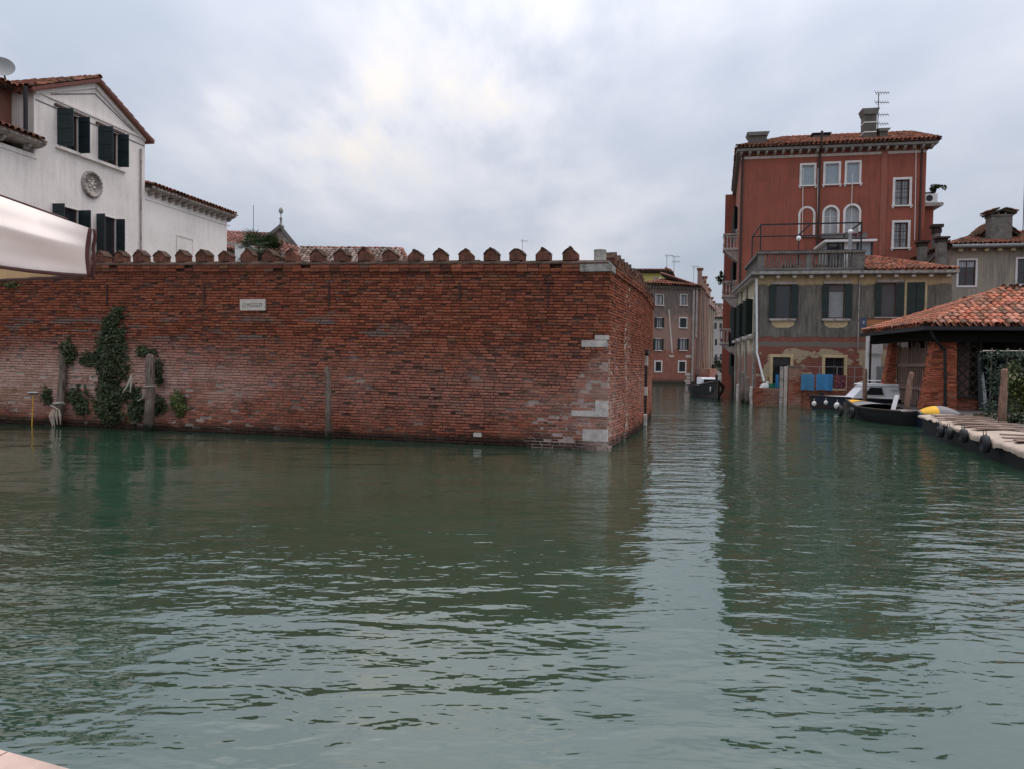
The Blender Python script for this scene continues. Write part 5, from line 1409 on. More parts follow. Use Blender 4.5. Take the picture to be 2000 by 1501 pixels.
# side towards the canal with its balconies
CRf = Vector((18.05, 61.0, 0))
FRs = Frame(CRf, CR - CRf); Ls = (CR - CRf).length - .003
sh_ = [(Ls * f - .5, Ls * f + .5, z, z + 1.6) for f in (.25, .6) for z in (1.2, 4.6, 8.0, 11.6)]
m = MB(); m.holed(0, Ls, -.3, zR, sh_, 0, .2); m.build('side_wall', M['red_side'], red, FRs)
for h_ in sh_: window(FRs, red, h_, fw=.12, frame='trim_w', rec=.12, shutters=(('L', .5, 150), ('R', .5, 150)), smat='shutter')
plain_box(FRs, red, 'eave', 'eave', -.3, Ls + .55, -.28, .3, zR - .003, zR + .25, .03)
def balcony(F, parent, uc, z, w=1.5, out=.85, plants=False):
    b_ = plain_box(F, parent, 'balcony', 'cornice', uc - w / 2, uc + w / 2, -out, -.002, z - .18, z, .03)
    for s in (-1, 1):
        m = MB(); m.prism([(-out * .9, z - .182), (-.004, z - .182), (-.004, z - .95), (-out * .35, z - .7)], uc + s * w * .35 - .1, uc + s * w * .35 + .1, 'x'); m.build('bracket', M['cornice'], b_, F)
    m = MB(); m.box(uc - w / 2, uc + w / 2, -out, -out + .14, z + .86, z + .98)
    for s in (-1, 1): m.box(uc + s * (w / 2 - .07) - .07, uc + s * (w / 2 - .07) + .07, -out + .14, -.002, z + .86, z + .98)
    m.build('handrail', M['cornice'], b_, F)
    nb = 7
    for k in range(nb):
        u = uc - w / 2 + .09 + (w - .18) * k / (nb - 1)
        m = MB(); m.lathe([(.05, 0), (.035, .1), (.07, .3), (.035, .55), (.05, .86)], (u, -out + .07, z), 7); m.build('baluster', M['cornice'], b_, F)
    for k in range(1, 4):
        for s in (-1, 1):
            m = MB(); m.lathe([(.05, 0), (.035, .1), (.07, .3), (.035, .55), (.05, .86)], (uc + s * (w / 2 - .07), -out + .07 + (out - .1) * k / 4, z), 7); m.build('baluster', M['cornice'], b_, F)
    return b_
zb1 = 1.9 + (714 - 503) / 1450 * 55; zb2 = 1.9 + (714 - 588) / 1450 * 56; zb3 = 1.9 + (714 - 672) / 1450 * 57
balcony(FRs, red, Ls * .80, zb1, 1.3, 1.0); balcony(FRs, red, Ls * .74, zb2, 1.3, 1.0); balcony(FRs, red, Ls * .62, zb3, 1.3, 1.1)
pp = FRs.w(Ls * .74, -1.1, zb2 + 1.2); bush('balcony_plant', 'spiky potted plant on the middle canal balcony of the red house', pp, (.22, .22, .40), 160, .08)
p_ = FRs.w(Ls * .8, -.35, 3.9)
for i, (dz_, y_, c_) in enumerate(((0, 640, 'hull_navy'), (0, 640, 'hull_green'))):
    m = MB(); n = 6
    q0 = at_y(1432 + i * 5, 650, 49.6 + i * .6 + 2); 
    for k in range(n):
        x = -.28 + .56 * k / n; m.add([(x, .05 * math.sin(k * 2), 0), (x + .56 / n, .05 * math.sin(k * 2 + 2), 0), (x + .56 / n, .07 * math.sin(k * 2 + 2), -1.0 + .05 * k), (x, .07 * math.sin(k * 2), -1.0 + .05 * k)], [(0, 1, 2, 3)])
    # laundry has a second face so that it is a real thickness of cloth
    b_ = len(m.v); m.v += [(x, y + .02, z) for x, y, z in m.v]; m.f += [tuple(j + b_ for j in f[::-1]) for f in m.f]
    o = m.build('laundry', M[c_], None, Matrix.Translation(q0)); tag(o, ('dark blue laundry hanging over the canal by the red house corner', 'dark green cloth hanging beside the blue laundry by the red house')[i], 'laundry')
# lower bay at the right with a small terrace
FR2 = Frame(FR.w(wR + .002, .8, 0), E2)
a, b, c, d = FR2.rect(1809, 405, 1822, 500)
m = MB(); m.box(0, b, 0, 7, -.3, d); m.build('side_bay', M['red_stucco'], red, FR2)
plain_box(FR2, red, 'terrace_cornice', 'cornice', 0.0, b + .45, -.4, 7, d + .002, d + .22, .06)
m = MB(); m.box(.3, b + .1, .1, 3, d + .222, d + .98); m.build('terrace_parapet', M['istria_grey'], red, FR2)
ac = thing('air_conditioner', 'white outdoor air conditioner unit on the side terrace of the red house', 'air conditioner', FR2.m @ Matrix.Translation((.1, -.35, d + .225)))
m = MB(); m.bbox(0, .75, 0, .3, 0, .55, .03); m.build('casing', M['white'], ac, WM[ac])
m = MB(); m.tube([(.28, -.012, .28), (.28, -.002, .28)], .2, 16); m.build('fan_grille', M['black'], ac, WM[ac])
pp = FR2.w(b + .05, -.1, d + 1.2); bush('potted_shrub', 'potted shrub on the high side terrace of the red house against the sky', pp, (.36, .3, .32), 420, .06)

# ------------------------------------------------------------------ low grey house with roof terrace
CL = at_y(1477, 700, 38.5); CL.z = 0
FL = Frame(CL, E2)
low = thing('grey_house', 'low grey plastered corner house with green shutters and a balustraded roof terrace', 'house', FL.m)
uL = FL.loc(1858, 600)[0]; zL = FL.loc(1600, 539)[1]
def low_mat():
    a = NT('grey_plaster_over_brick'); x, y, z = a.sepz('obj')
    wob = a.math('SUBTRACT', a.noise(1.3, 6, .62, mode='obj'), .5)
    zz6 = a.math('ADD', z, a.math('MULTIPLY', wob, .35))
    f = a.noise(4, 6, .65, mode='obj', stretch=(1.6, 1.6, .25)); g = a.noise(8, 5, .6, mode='obj')
    grey = a.ramp(f, [(.35, (.085, .077, .066)), (.55, (.155, .14, .118)), (.7, (.23, .20, .16))])
    ochre = a.mix(a.math('MULTIPLY', a.step(f, .45, .65), .5), (.46, .34, .19), (.17, .14, .11))
    bt = a.n('ShaderNodeTexBrick'); bt.inputs['Scale'].default_value = 1.0
    bt.inputs['Brick Width'].default_value = .25; bt.inputs['Row Height'].default_value = .075; bt.inputs['Mortar Size'].default_value = .010
    a.l(a.coords('obj', rot=(math.pi / 2, 0, 0)), bt.inputs['Vector'])
    bt.inputs['Color1'].default_value = (.19, .055, .04, 1); bt.inputs['Color2'].default_value = (.28, .09, .062, 1); bt.inputs['Mortar'].default_value = (.17, .10, .08, 1)
    brick = a.mix(a.math('MULTIPLY', a.step(g, .4, .65), .35), bt.outputs['Color'], (.10, .05, .04))
    T = 1.9
    # height bands: brick below about 3.2 m with plaster patches, a cement band, grey plaster, ochre frieze
    up = a.step(zz6, 3.36, 3.40)
    cem = a.math('MULTIPLY', a.step(zz6, 2.90, 2.93), a.math('SUBTRACT', 1.0, a.step(zz6, 3.13, 3.17)))
    patch = a.math('MULTIPLY', a.step(a.noise(.62, 5, .55, mode='obj', stretch=(1, 1, 1.5), loc=(5.3, 0, 2.2)), .565, .575), a.math('SUBTRACT', 1.0, a.step(zz6, 2.8, 2.85)))
    right = a.math('MULTIPLY', a.step(a.math('ADD', x, a.math('MULTIPLY', wob, 3.0)), 5.0, 5.1), a.math('SUBTRACT', 1.0, a.step(zz6, 2.75, 2.85)))
    patch = a.math('MAXIMUM', patch, right)
    col = a.mix(patch, brick, a.mix(a.math('MULTIPLY', a.step(g, .45, .65), .4), (.36, .28, .18), (.22, .16, .11)))
    col = a.mix(cem, col, (.16, .135, .115))
    col = a.mix(up, col, grey)
    fr = a.step(a.math('ADD', z, a.math('MULTIPLY', wob, .5)), 6.02, 6.12)
    col = a.mix(fr, col, ochre)
    low_ = a.math('SUBTRACT', 1.0, a.step(zz6, .2, .9))
    col = a.mix(a.math('MULTIPLY', low_, .6), col, (.06, .045, .035))
    h = a.math('ADD', a.math('MULTIPLY', g, .3), a.math('ADD', up, patch))
    return a.done(col, .93, a.bump(h, .012), .12)
M['low'] = low_mat()
lw_ = [FL.rect(*r_) for r_ in ((1515, 557, 1545, 622), (1618, 556, 1650, 622), (1721, 553, 1751, 619), (1771, 552, 1805, 619))]
lg = [FL.rect(*r_) for r_ in ((1509, 698, 1543, 758), (1611, 699, 1648, 758))]
m = MB(); m.holed(0, uL, -.3, zL, lw_ + lg, 0, .22); m.quad((uL, 0, 0), (uL, 9, 0), (uL, 9, zL), (uL, 0, zL)); m.build('wall', M['low'], low, FL)
M['pane_warm'] = glass('reddish_reflecting_glass', (.045, .028, .024), .08)
M['net_curtain'] = simple('grey_insect_screen', (.075, .07, .07), .5, .15, 4, 0)
for i, r_ in enumerate(lw_):
    wd_ = (r_[1] - r_[0])
    if i < 3: sh3 = (('L', .30 if i else .32, 172), ('R', .34, 172))
    else: sh3 = (('L', wd_ / 2 - .01, 2), ('R', wd_ / 2 - .01, 2))
    window(FL, low, r_, fw=.0 if i < 3 else .12, frame='ochre_trim', rec=.14, pane=('pane', 'pane_warm', 'net_curtain', 'net_curtain')[i], cas='wood', lead=1 if i < 3 else 2, shutters=sh3, smat='shutter', sill=False)
    if i < 3:
        plain_box(FL, low, 'lintel', 'cornice', r_[0] - .25, r_[1] + .28, -.10, -.002, r_[3] + .03, r_[3] + .16, .015)
        plain_box(FL, low, 'sill', 'cornice', r_[0] - .32, r_[1] + .25, -.14, -.002, r_[2] - .13, r_[2] - .02, .015)
        m = MB(); w2 = wd_ / 2 + .20; cc = (r_[0] + r_[1]) / 2; zt3 = r_[2] - .135
        pts = [(cc - w2, zt3), (cc - w2 + .06, zt3 - .22), (cc - w2 * .6, zt3 - .34), (cc, zt3 - .36), (cc + w2 * .6, zt3 - .33), (cc + w2 - .06, zt3 - .22), (cc + w2, zt3)]
        m.prism(pts, -.012, -.001); m.build('plaster_apron', M['ochre_trim'], low, FL)
# curtain with a dark coat shape seen in the second window
a, b, c, d = lw_[1]
m = MB(); m.box(a + .05, b - .05, .118, .122, c + .05, c + (d - c) * .78); m.build('curtain', M['grey_paint'], low, FL)
for i, r_ in enumerate(lg):
    window(FL, low, r_, fw=.15, frame='ochre_trim', rec=.2, pane='pane', cas='wood', lead=2, bars=9, sill=False)
plain_box(FL, low, 'eave', 'eave', -.35, uL + .1, -.40, .3, zL, zL + .16, .03)
plain_box(FL, low, 'gutter', 'istria_grey', -.40, uL + .15, -.50, -.402, zL + .05, zL + .19, .03)
for k in range(12):
    u = .15 + (uL - .4) * k / 11; plain_box(FL, low, 'eave_bracket', 'trim', u - .09, u + .09, -.34, -.002, zL - .13, zL - .002, .02)
# side on the canal
CLb = at_y(1437, 700, 48.4); CLb.z = 0
FLs = Frame(CLb, CL - CLb); Lls = (CL - CLb).length - .003
M['low_side'] = stucco('ochre_white_stucco', (.46, .38, .27), (.24, .18, .14), .5, mode='world', low=((.20, .09, .065), 2.6, 1.8, .9))
hs2 = [(Lls * .12, Lls * .12 + .9, 3.6, 5.5), (Lls * .42, Lls * .42 + .9, 3.6, 5.5), (Lls * .74, Lls * .74 + .9, 3.6, 5.5)]
m = MB(); m.holed(0, Lls, -.3, zL, hs2, 0, .22); m.build('side_wall', M['low_side'], low, FLs)
for h_ in hs2:
    window(FLs, low, h_, fw=.1, frame='trim_w', rec=.15, shutters=(('L', .45, 120), ('R', .45, 120)), smat='shutter')
    plain_box(FLs, low, 'window_ledge', 'cornice', h_[0] - .4, h_[1] + .4, -.35, -.004, h_[2] - .28, h_[2] - .12, .02)
plain_box(FLs, low, 'eave', 'eave', 0, Lls + .35, -.40, .3, zL - .003, zL + .157, .03)
for k in range(14): plain_box(FLs, low, 'eave_bracket', 'trim', Lls * (k + .5) / 14 - .08, Lls * (k + .5) / 14 + .08, -.33, -.002, zL - .13, zL - .005, .02)
for f in (.05, .3, .58, .95): plain_box(FLs, low, 'pilaster', 'istria_grey', Lls * f - .10, Lls * f + .10, -.10, -.003, -.3, zL - .15, .02)
# white downpipe on the corner, bent outward at its foot
p_ = [FL.loc(1477, 545), FL.loc(1478, 690), FL.loc(1490, 745)]
m = MB(); m.tube([(p_[0][0], -.12, p_[0][1]), (p_[1][0], -.12, p_[1][1]), (p_[2][0], -.45, max(p_[2][1], .6))], .055, 8); m.build('downpipe', M['white'], low, FL)
u = FL.loc(1677, 600)[0]
m = MB(); m.tube([(u, -.05, zL - .05), (u, -.05, 2.7)], .028, 6); m.build('pipe', M['cornice'], low, FL)
# tiled part of the roof
uT = FL.loc(1690, 520)[0]; pk = FL.loc(1745, 500)
zG = zL + .2
roof_face([FL.w(uT, -.45, zG), FL.w(uL + .1, -.45, zG), FL.w(uL - 2.8, 3.4, zG + 1.15), FL.w(uT, 3.4, zG + 1.15)], low, 'tile_mid', .24, .33)
roof_face([FL.w(uL + .1, -.45, zG), FL.w(uL + .1, 7.5, zG), FL.w(uL - 2.8, 3.4, zG + 1.15)], low, 'tile_mid', .24, .33)
ridge(FL.w(uL + .1, -.45, zG), FL.w(uL - 2.8, 3.4, zG + 1.15), low, r_=.10)
ridge(FL.w(uT, 3.4, zG + 1.15), FL.w(uL - 2.8, 3.4, zG + 1.15), low, r_=.10)
# terrace
plain_box(FL, low, 'terrace_floor', 'conc', .3, uT - .05, .2, 8.5, zL + .16, zL + .34)
ter = thing('roof_terrace_balustrade', 'stained concrete balustrade round the roof terrace of the low grey house', 'balustrade', FL.m @ Matrix.Translation((0, 0, zL + .34)))
zt5 = zL + .34
FT = Frame(FL.w(0, .35, 0), E2)
ht = FT.loc(1580, 492)[1] - zt5
ux = [FT.loc(x, 510)[0] for x in (1487, 1580, 1676)]
for i, u in enumerate(ux): 
    w2 = .16 if i < 2 else .30
    plain_box(FT, ter, 'pier', 'conc', u - w2, u + w2, -.12, .16, zt5, zt5 + ht - .1, .02)
plain_box(FT, ter, 'coping', 'conc', ux[0] - .25, ux[2] + .35, -.2, .22, zt5 + ht - .1, zt5 + ht + .03, .03)
plain_box(FT, ter, 'plinth', 'conc', ux[0] - .2, ux[2] + .3, -.15, .18, zt5 - .05, zt5 + .10, .02)
for s in range(2):
    n = 13
    for k in range(n):
        u = ux[s] + .30 + (ux[s + 1] - ux[s] - .6) * k / (n - 1); m = MB(); m.lathe([(.035, .10), (.05, .35), (.03, .6), (.04, ht - .1)], (u, 0, zt5), 6); m.build('baluster', M['conc'], ter, FT)
FT2 = Frame(FT.w(ux[0] - .05, 6.5, 0), -E1); 
plain_box(FT2, ter, 'coping', 'conc', .0, 6.6, -.16, .18, zt5 + ht - .1, zt5 + ht + .02, .03)
for k in range(22):
    m = MB(); m.lathe([(.035, .0), (.05, .35), (.03, .6), (.04, ht - .1)], (.2 + k * .29, 0, zt5), 6); m.build('baluster', M['conc'], ter, FT2)
# pergola frame of thin dark iron
per = thing('pergola_frame', 'thin dark iron pergola frame standing on the roof terrace', 'pergola', FT.m @ Matrix.Translation((0, 0, zt5)))
za_, zb5 = FT.loc(1486, 443)[1], None
FT3 = Frame(FT.w(0, .5, 0), E2); FT4 = Frame(FT.w(0, 4.2, 0), E2)
uA = FT3.loc(1486, 443)[0]; uB = FT3.loc(1683, 434)[0]; zP = (FT3.loc(1486, 443)[1] + FT3.loc(1683, 434)[1]) / 2
for (u, y) in ((uA, 0), (uB, 0), (uA - .0, 3.7), (uB, 3.7)): m = MB(); m.box(u - .035, u + .035, y - .035, y + .035, zt5, zP); m.build('post', M['black'], per, FT3)
m = MB(); m.box(uA - .035, uB + .035, -.03, .03, zP, zP + .07); m.box(uA - .03, uB, 3.67, 3.73, zP, zP + .06)
m.box(uA - .03, uA + .03, .03, 3.67, zP, zP + .06); m.box(uB - .03, uB + .03, .03, 3.67, zP, zP + .06); m.box((uA + uB) / 2 - .03, (uA + uB) / 2 + .03, .03, 3.67, zP, zP + .05)
m.build('top_rail', M['black'], per, FT3)
m = MB(); zM = FT3.loc(1560, 492)[1] ; m.box(uA, uB, -.02, .02, zt5 + ht + .12, zt5 + ht + .16); m.build('mid_rail', M['black'], per, FT3)
# globe lamps
for i, (px, py) in enumerate(((1560, 466), (1661, 453))):
    F_ = FT3; u, z = F_.loc(px, py); g = thing('globe_lamp', ('white globe lamp on the left of the roof terrace, against the red wall', 'white globe lamp on a post at the right of the terrace by pink flowers')[i], 'lamp', F_.w(u, 0, zt5), 'globe lamps on the roof terrace')
    m = MB(); m.ball((0, 0, 0), .13, 14, 10); m.build('globe', M['globe'], g, F_.m @ Matrix.Translation((u, 0, z)), smooth=True)
    m = MB(); m.tube([(u, 0, zt5), (u, 0, z - .12)], .03 if i == 0 else .09, 8); m.build('post', M['grey_paint'] if i else M['iron'], g, F_)
u, z = FT3.loc(1669, 458); 
M['pink'] = leaf_mat('pink_flower', [(.5, .14, .25), (.4, .1, .2), (.3, .2, .15), (.1, .12, .05)])
bush('flower_box', 'pink flowering plant beside the right globe lamp on the terrace', FT3.w(u + .1, .1, z), (.30, .15, .13), 200, .04, 'pink')
# glazed hut
FGh = Frame(FT.w(0, 3.0, 0), E2)
hut = thing('glazed_hut', 'small glazed stair hut with flat white roof on the terrace', 'hut', FGh.m @ Matrix.Translation((0, 0, zt5)))
a, b, c, d = FGh.rect(1617, 473, 1703, 505); c = zt5
plain_box(FGh, hut, 'roof', 'white', a - .25, b + .18, -.3, 2.6, d - .02, d + .10, .03)
m = MB()
for f in (0, .35, .5, .68, 1): m.box(a + (b - a) * f - .05, a + (b - a) * f + .05, 0, .1, c, d - .02)
m.box(a, b, .005, .095, c, c + .1); m.build('frame', M['shutter_blue'], hut, FGh)
for i, (f0, f1, mt) in enumerate(((0, .35, 'pane'), (.35, .5, 'white'), (.5, .68, 'pane_curtain'), (.68, 1, 'blind'))):
    m = MB(); m.box(a + (b - a) * f0 + .05, a + (b - a) * f1 - .05, .04, .06, c + .1, d - .02); m.build('pane', M[mt], hut, FGh)
m = MB(); m.box(a, a + .06, .1, 2.4, c, d - .02); m.box(b - .06, b, .1, 2.4, c, d - .02); m.box(a, b, 2.4, 2.46, c, d - .02); m.build('wall', M['grey_paint'], hut, FGh)
# small tile stacks on the terrace edge
for i, (x0, x1) in enumerate(((1530, 1562), (1595, 1618))):
    a, b, c, d = FT.rect(x0, 515, x1, 523); m = MB()
    for k in range(9): m.box(a + (b - a) * k / 9, a + (b - a) * (k + .85) / 9, .3, .55, zt5, zt5 + .25 + R.uniform(0, .1), .01)
    o = m.build('stacked_tiles', M['tile_grey'], None, FT); tag(o, ('pile of loose roof tiles behind the left terrace balustrade', 'short pile of loose roof tiles near the middle terrace pier')[i], 'tiles')

# ------------------------------------------------------------------ grey house behind at the right
FX = Frame(at_y(1850, 700, 41.0), E2)
gx = thing('stucco_house', 'grey beige plastered house with white framed windows behind the tiled shed', 'house', FX.m)
zX = FX.loc(1925, 487)[1]
gw = [FX.rect(1872, 509, 1905, 558), FX.rect(1987, 506, 2020, 555), FX.rect(2075, 506, 2110, 555)]
M['gx'] = stucco('beige_grey_stucco', (.34, .29, .23), (.13, .12, .105), .95)
m = MB(); m.holed(0, 11, -.3, zX, gw, 0, .2); m.quad((0, 9, 0), (0, 0, 0), (0, 0, zX), (0, 9, zX)); m.build('wall', M['gx'], gx, FX)
for r_ in gw: window(FX, gx, r_, fw=.10, frame='trim_w', rec=.12, pane='pane', cas='wood', lead=2, rows=2, sill=False)
for r_ in gw[:1]:
    m = MB()
    for f in (.28, .72):
        x = r_[0] + (r_[1] - r_[0]) * f; m.box(x - .19, x + .19, .088, .095, r_[3] - .36, r_[3] - .06)
    m.build('curtain', M['pane_curtain'], gx, FX)
plain_box(FX, gx, 'eave', 'eave', -.1, 11.3, -.45, .3, zX, zX + .18, .04)
m = MB(); m.tube([(-.1, -.52, zX + .12), (11.3, -.52, zX + .16)], .10, 10); m.build('gutter', M['grey_paint'], gx, FX)
for k in range(17): plain_box(FX, gx, 'eave_bracket', 'ochre_trim', .3 + k * .64, .5 + k * .64, -.36, -.002, zX - .14, zX - .002, .02)
zx2 = zX + .2
roof_face([FX.w(-.3, -.5, zx2), FX.w(11.4, -.5, zx2), FX.w(9, 4.2, zx2 + 1.35), FX.w(3.2, 4.2, zx2 + 1.35)], gx, 'tile_dull', .24, .34)
roof_face([FX.w(-.3, 9, zx2), FX.w(-.3, -.5, zx2), FX.w(3.2, 4.2, zx2 + 1.35)], gx, 'tile_dull', .24, .34)
ridge(FX.w(-.3, -.5, zx2), FX.w(3.2, 4.2, zx2 + 1.35), gx, 'tile_dull'); ridge(FX.w(3.2, 4.2, zx2 + 1.35), FX.w(9, 4.2, zx2 + 1.35), gx, 'tile_dull')
# chimney with tiled cap, dormer behind
F_ = Frame(FX.w(0, .5, 0), E2); a, b, c, d = F_.rect(1936, 422, 1977, 482)
ch = plain_box(F_, gx, 'chimney', 'conc', a, b, 0, .8, c - .3, d, .02)
plain_box(F_, ch, 'chimney_collar', 'conc', a - .05, b + .05, -.05, .85, d, d + .08, .02)
for k in range(4): plain_box(F_, ch, 'cap_block', 'conc', a + (b - a) * k / 3 - .05, a + (b - a) * k / 3 + .05, .0, .8, d + .08, d + .2)
for s in (-1, 1):
    cx_, w3 = (a + b) / 2, (b - a) / 2 + .18
    e0, e1 = F_.w(cx_ + s * w3, -.12, d + .20), F_.w(cx_ + s * w3, .92, d + .20)
    roof_face([e0, e1, F_.w(cx_, .92, d + .42), F_.w(cx_, -.12, d + .42)], ch, 'tile_dull', .2, .3)
F_ = Frame(FX.w(0, 1.6, 0), E2); a, b, c, d = F_.rect(1925, 440, 1975, 478)
dm = plain_box(F_, gx, 'dormer', 'gx', a, b, 0, 2.2, c - .4, d - .1)
plain_box(F_, dm, 'dormer_window', 'pane', a + .12, a + .5, -.02, -.002, c + .15, d - .35)
xm_ = F_.loc(1948, 428)[0]; zt6 = F_.loc(1948, 431)[1]
for s in (-1, 1):
    ex = (a - .3) if s < 0 else (b + .3)
    roof_face([F_.w(ex, -.35, d - .55), F_.w(ex, 2.4, d - .55), F_.w(xm_, 2.4, zt6), F_.w(xm_, -.35, zt6)], dm, 'tile_dull', .22, .32)
# chimney pair and the end gable between the two houses
for i, (x0, y0, x1, y1, dd_) in enumerate(((1826, 438, 1838, 500, 45.5), (1834, 462, 1850, 514, 39.9), (1797, 470, 1812, 505, 42.5))):
    F_ = Frame(at_y(x0, 500, dd_), E2); a, b, c, d = F_.rect(x0, y0, x1, y1)
    par = gx if i < 2 else low
    chimney(par, F_.w((a + b) / 2, .3, min(c, 7.0)), b - a, .5, d - min(c, 7.0), angR, 'conc', 'slab', 'under')
F_ = Frame(at_y(1820, 500, 42.0), E2); a, b, c, d = F_.rect(1820, 475, 1851, 520)
m = MB(); m.prism([(a, 5), (b, 5), (b, d), (a, d - .95)], 0, 5); m.build('link_wall', M['ochre_trim'], gx, F_)
m = MB(); m.prism([(a - .25, d - 1.25), (b, d), (b, d + .16), (a - .25, d - 1.08)], -.35, 5); m.build('link_roof', M['under'], gx, F_)
pA = at_y(1998, 450, 43.0); antenna(pA - Vector((0, 0, .6)), at_y(1998, 300, 43).z - pA.z + .6, 'tall thin mast on the grey house roof at the right frame edge', els=(), r=.025)

# ------------------------------------------------------------------ right bank ground
bk = [Vector((15.4, 36.8, 0)), Vector((14.35, 30.0, 0)), Vector((13.6, 23.0, 0)), Vector((12.4, 12.0, 0)), Vector((11.5, -25.0, 0)), Vector((60, -25, 0)), Vector((60, 60, 0)), Vector((24, 60, 0)), Vector((19, 45, 0))]
slab_poly('quay_ground', bk, -1, .38, 'quay')

# ------------------------------------------------------------------ low walls at the foot of the grey house
def brick_block(F, parent, u0, u1, y0, y1, z0, z1, name='brickwork', mat_='brick_b', ph=.075, bl=.24, faces='fs'):
    """solid block clad with real bricks on its front and its two ends"""
    m = MB(); m.box(u0 + .015, u1 - .015, y0 + .015, y1, z0, z1); m.build('wall_core', M['mortar_b'], parent, F)
    mats = []
    nz = max(1, round((z1 - z0) / ph)); ph = (z1 - z0) / nz
    for i in range(nz):
        for (o, ang, L) in (((u0, y0), 0, u1 - u0), ((u1, y0), math.pi / 2, y1 - y0), ((u0, y1), -math.pi / 2, y1 - y0)):
            u = -R.uniform(0, bl)
            while u < L:
                a, b = max(u, 0), min(u + bl, L); u += bl + .01
                if b - a < .03: continue
                mats.append(F.m @ Matrix.Translation((o[0], o[1], z0 + i * ph)) @ Matrix.Rotation(ang, 4, 'Z') @ Matrix.Translation((a, -R.uniform(-.004, .008), .004)) @ Matrix.Diagonal((b - a, 1, ph - .01, 1)))
    g = [[] for _ in brick_protos]
    for i, q in enumerate(mats): g[i % 8].append(q)
    o = bpy.data.objects.new(name, join_families(name, brick_protos, g, M[mat_])); place(o, parent); tag(o, kind='stuff')
FA = Frame(at_y(1472, 760, 37.9), E2)
a, b, c, d = FA.rect(1472, 757, 1532, 790)
wa = thing('low_brick_wall', 'patched low brick wall at the water beside the white downpipe', 'wall', FA.m @ Matrix.Translation((0, 0, -FA.o.z)))
FA.o.z = 0; FA = Frame((FA.o.x, FA.o.y), E2)
brick_block(FA, wa, a, b, 0, .35, -.2, d, mat_='brick_p')
FBk = Frame(at_y(1541, 760, 36.3), E2)
u1 = FBk.loc(1566, 740)[0]; zt7 = FBk.loc(1553, 717)[1]; zl7 = FBk.loc(1600, 761)[1]
wb = thing('brick_pier', 'upright brick pier with flat cap between the grey boards and blue towels', 'pier', FBk.m)
brick_block(FBk, wb, 0, u1, 0, .55, -.2, zt7, mat_='brick_p')
plain_box(FBk, wb, 'cap', 'conc', -.04, u1 + .06, -.04, .6, zt7 + .002, zt7 + .06, .01)
wb2 = thing('low_brick_wall', 'low brick canal wall below the hanging blue towels', 'wall', FBk.m @ Matrix.Translation((u1, 0, 0)))
brick_block(FBk, wb2, u1 + .02, 5.2, .08, .45, -.2, zl7)
slab_poly('house_terrace', [FA.w(a, .36, 0), FA.w(b, .36, 0), FBk.w(0, .56, 0), FBk.w(5.2, .5, 0), FBk.w(8, 4, 0), FL.w(7, .1, 0), FL.w(0.05, .1, 0)], -.5, .55, 'conc')
# wide grey boards beside the pier
for i, (x0, x1) in enumerate(((1523, 1530), (1531, 1538))):
    F_ = Frame(at_y(x0, 760, 36.6), E2); a_, b_, c_, d_ = F_.rect(x0, 716, x1, 770)
    m = MB(); m.box(0, b_, 0, .07, -.5, d_, .008); F2_ = Frame(F_.o, E2); F2_ = Frame((F_.o.x, F_.o.y), E2)
    m = MB(); z_ = 1.9 + (715 - 716) / 1450 * 36.6; m.box(0, b_, 0, .07, -.5, z_, .008)
    o = m.build('grey_plank', M['trim'] if i else M['cornice'], None, F2_); tag(o, ('tall grey upright plank standing in the canal, left of the pair by the pier', 'tall upright plank touching the left side of the brick pier')[i], 'plank')
# wire fence
FW2 = Frame((FBk.o.x, FBk.o.y), E2)
fz = thing('wire_fence', 'thin wire mesh fence with slim posts above the low canal wall', 'fence', FBk.m @ Matrix.Translation((u1, .2, zl7)))
zf = FBk.loc(1620, 717)[1]
for k in range(7): x = u1 + .05 + k * .8; m = MB(); m.tube([(x, .22, zl7), (x, .22, zf)], .018, 5); m.build('post', M['grey_paint'], fz, FBk)
m = MB()
for q in range(3): z = zl7 + .15 + (zf - zl7 - .15) * q / 2; m.tube([(u1, .22, z), (u1 + 4.85, .22, z)], .008, 4)
m.build('wire', M['grey_paint'], fz, FBk)
# towels
def cloth(F, x0, x1, y0, y1, mat_, label, out=.06, cat='towel', group='towels drying above the low wall'):
    a, b, c, d = F.rect(x0, y0, x1, y1); n = 14; nz = 6; m = MB(); vs = []
    for side_ in (0, 1):
        for j in range(nz + 1):
            for i in range(n + 1):
                f, g = i / n, j / nz
                vs.append((a + (b - a) * f, -out - .025 * math.sin(f * 9 + a) * (.3 + g) - .01 * math.sin(f * 21) + side_ * .012, d + (c - d) * g + .015 * math.sin(f * 5) * g))
    fs = []; N_ = (n + 1) * (nz + 1)
    for j in range(nz):
        for i in range(n):
            q = j * (n + 1) + i; fs.append((q, q + n + 1, q + n + 2, q + 1)); fs.append((q + N_, q + 1 + N_, q + n + 2 + N_, q + n + 1 + N_))
    m.add(vs, fs); o = m.build('towel', M[mat_], None, F, smooth=True); tag(o, label, cat, group); return o
cloth(FBk, 1564, 1590, 731, 761, 'teal', 'left one of the two blue towels, next to the brick pier')
cloth(FBk, 1594, 1626, 731, 761, 'blue', 'right larger blue towel hanging beside the red patterned cloth')
cloth(FBk, 1628, 1652, 733, 757, 'floral', 'red flowered cloth hanging right of the blue towels')
cloth(FA, 1516, 1522, 732, 756, 'blue', 'narrow bright blue cloth hanging behind the left low wall', out=-.2)
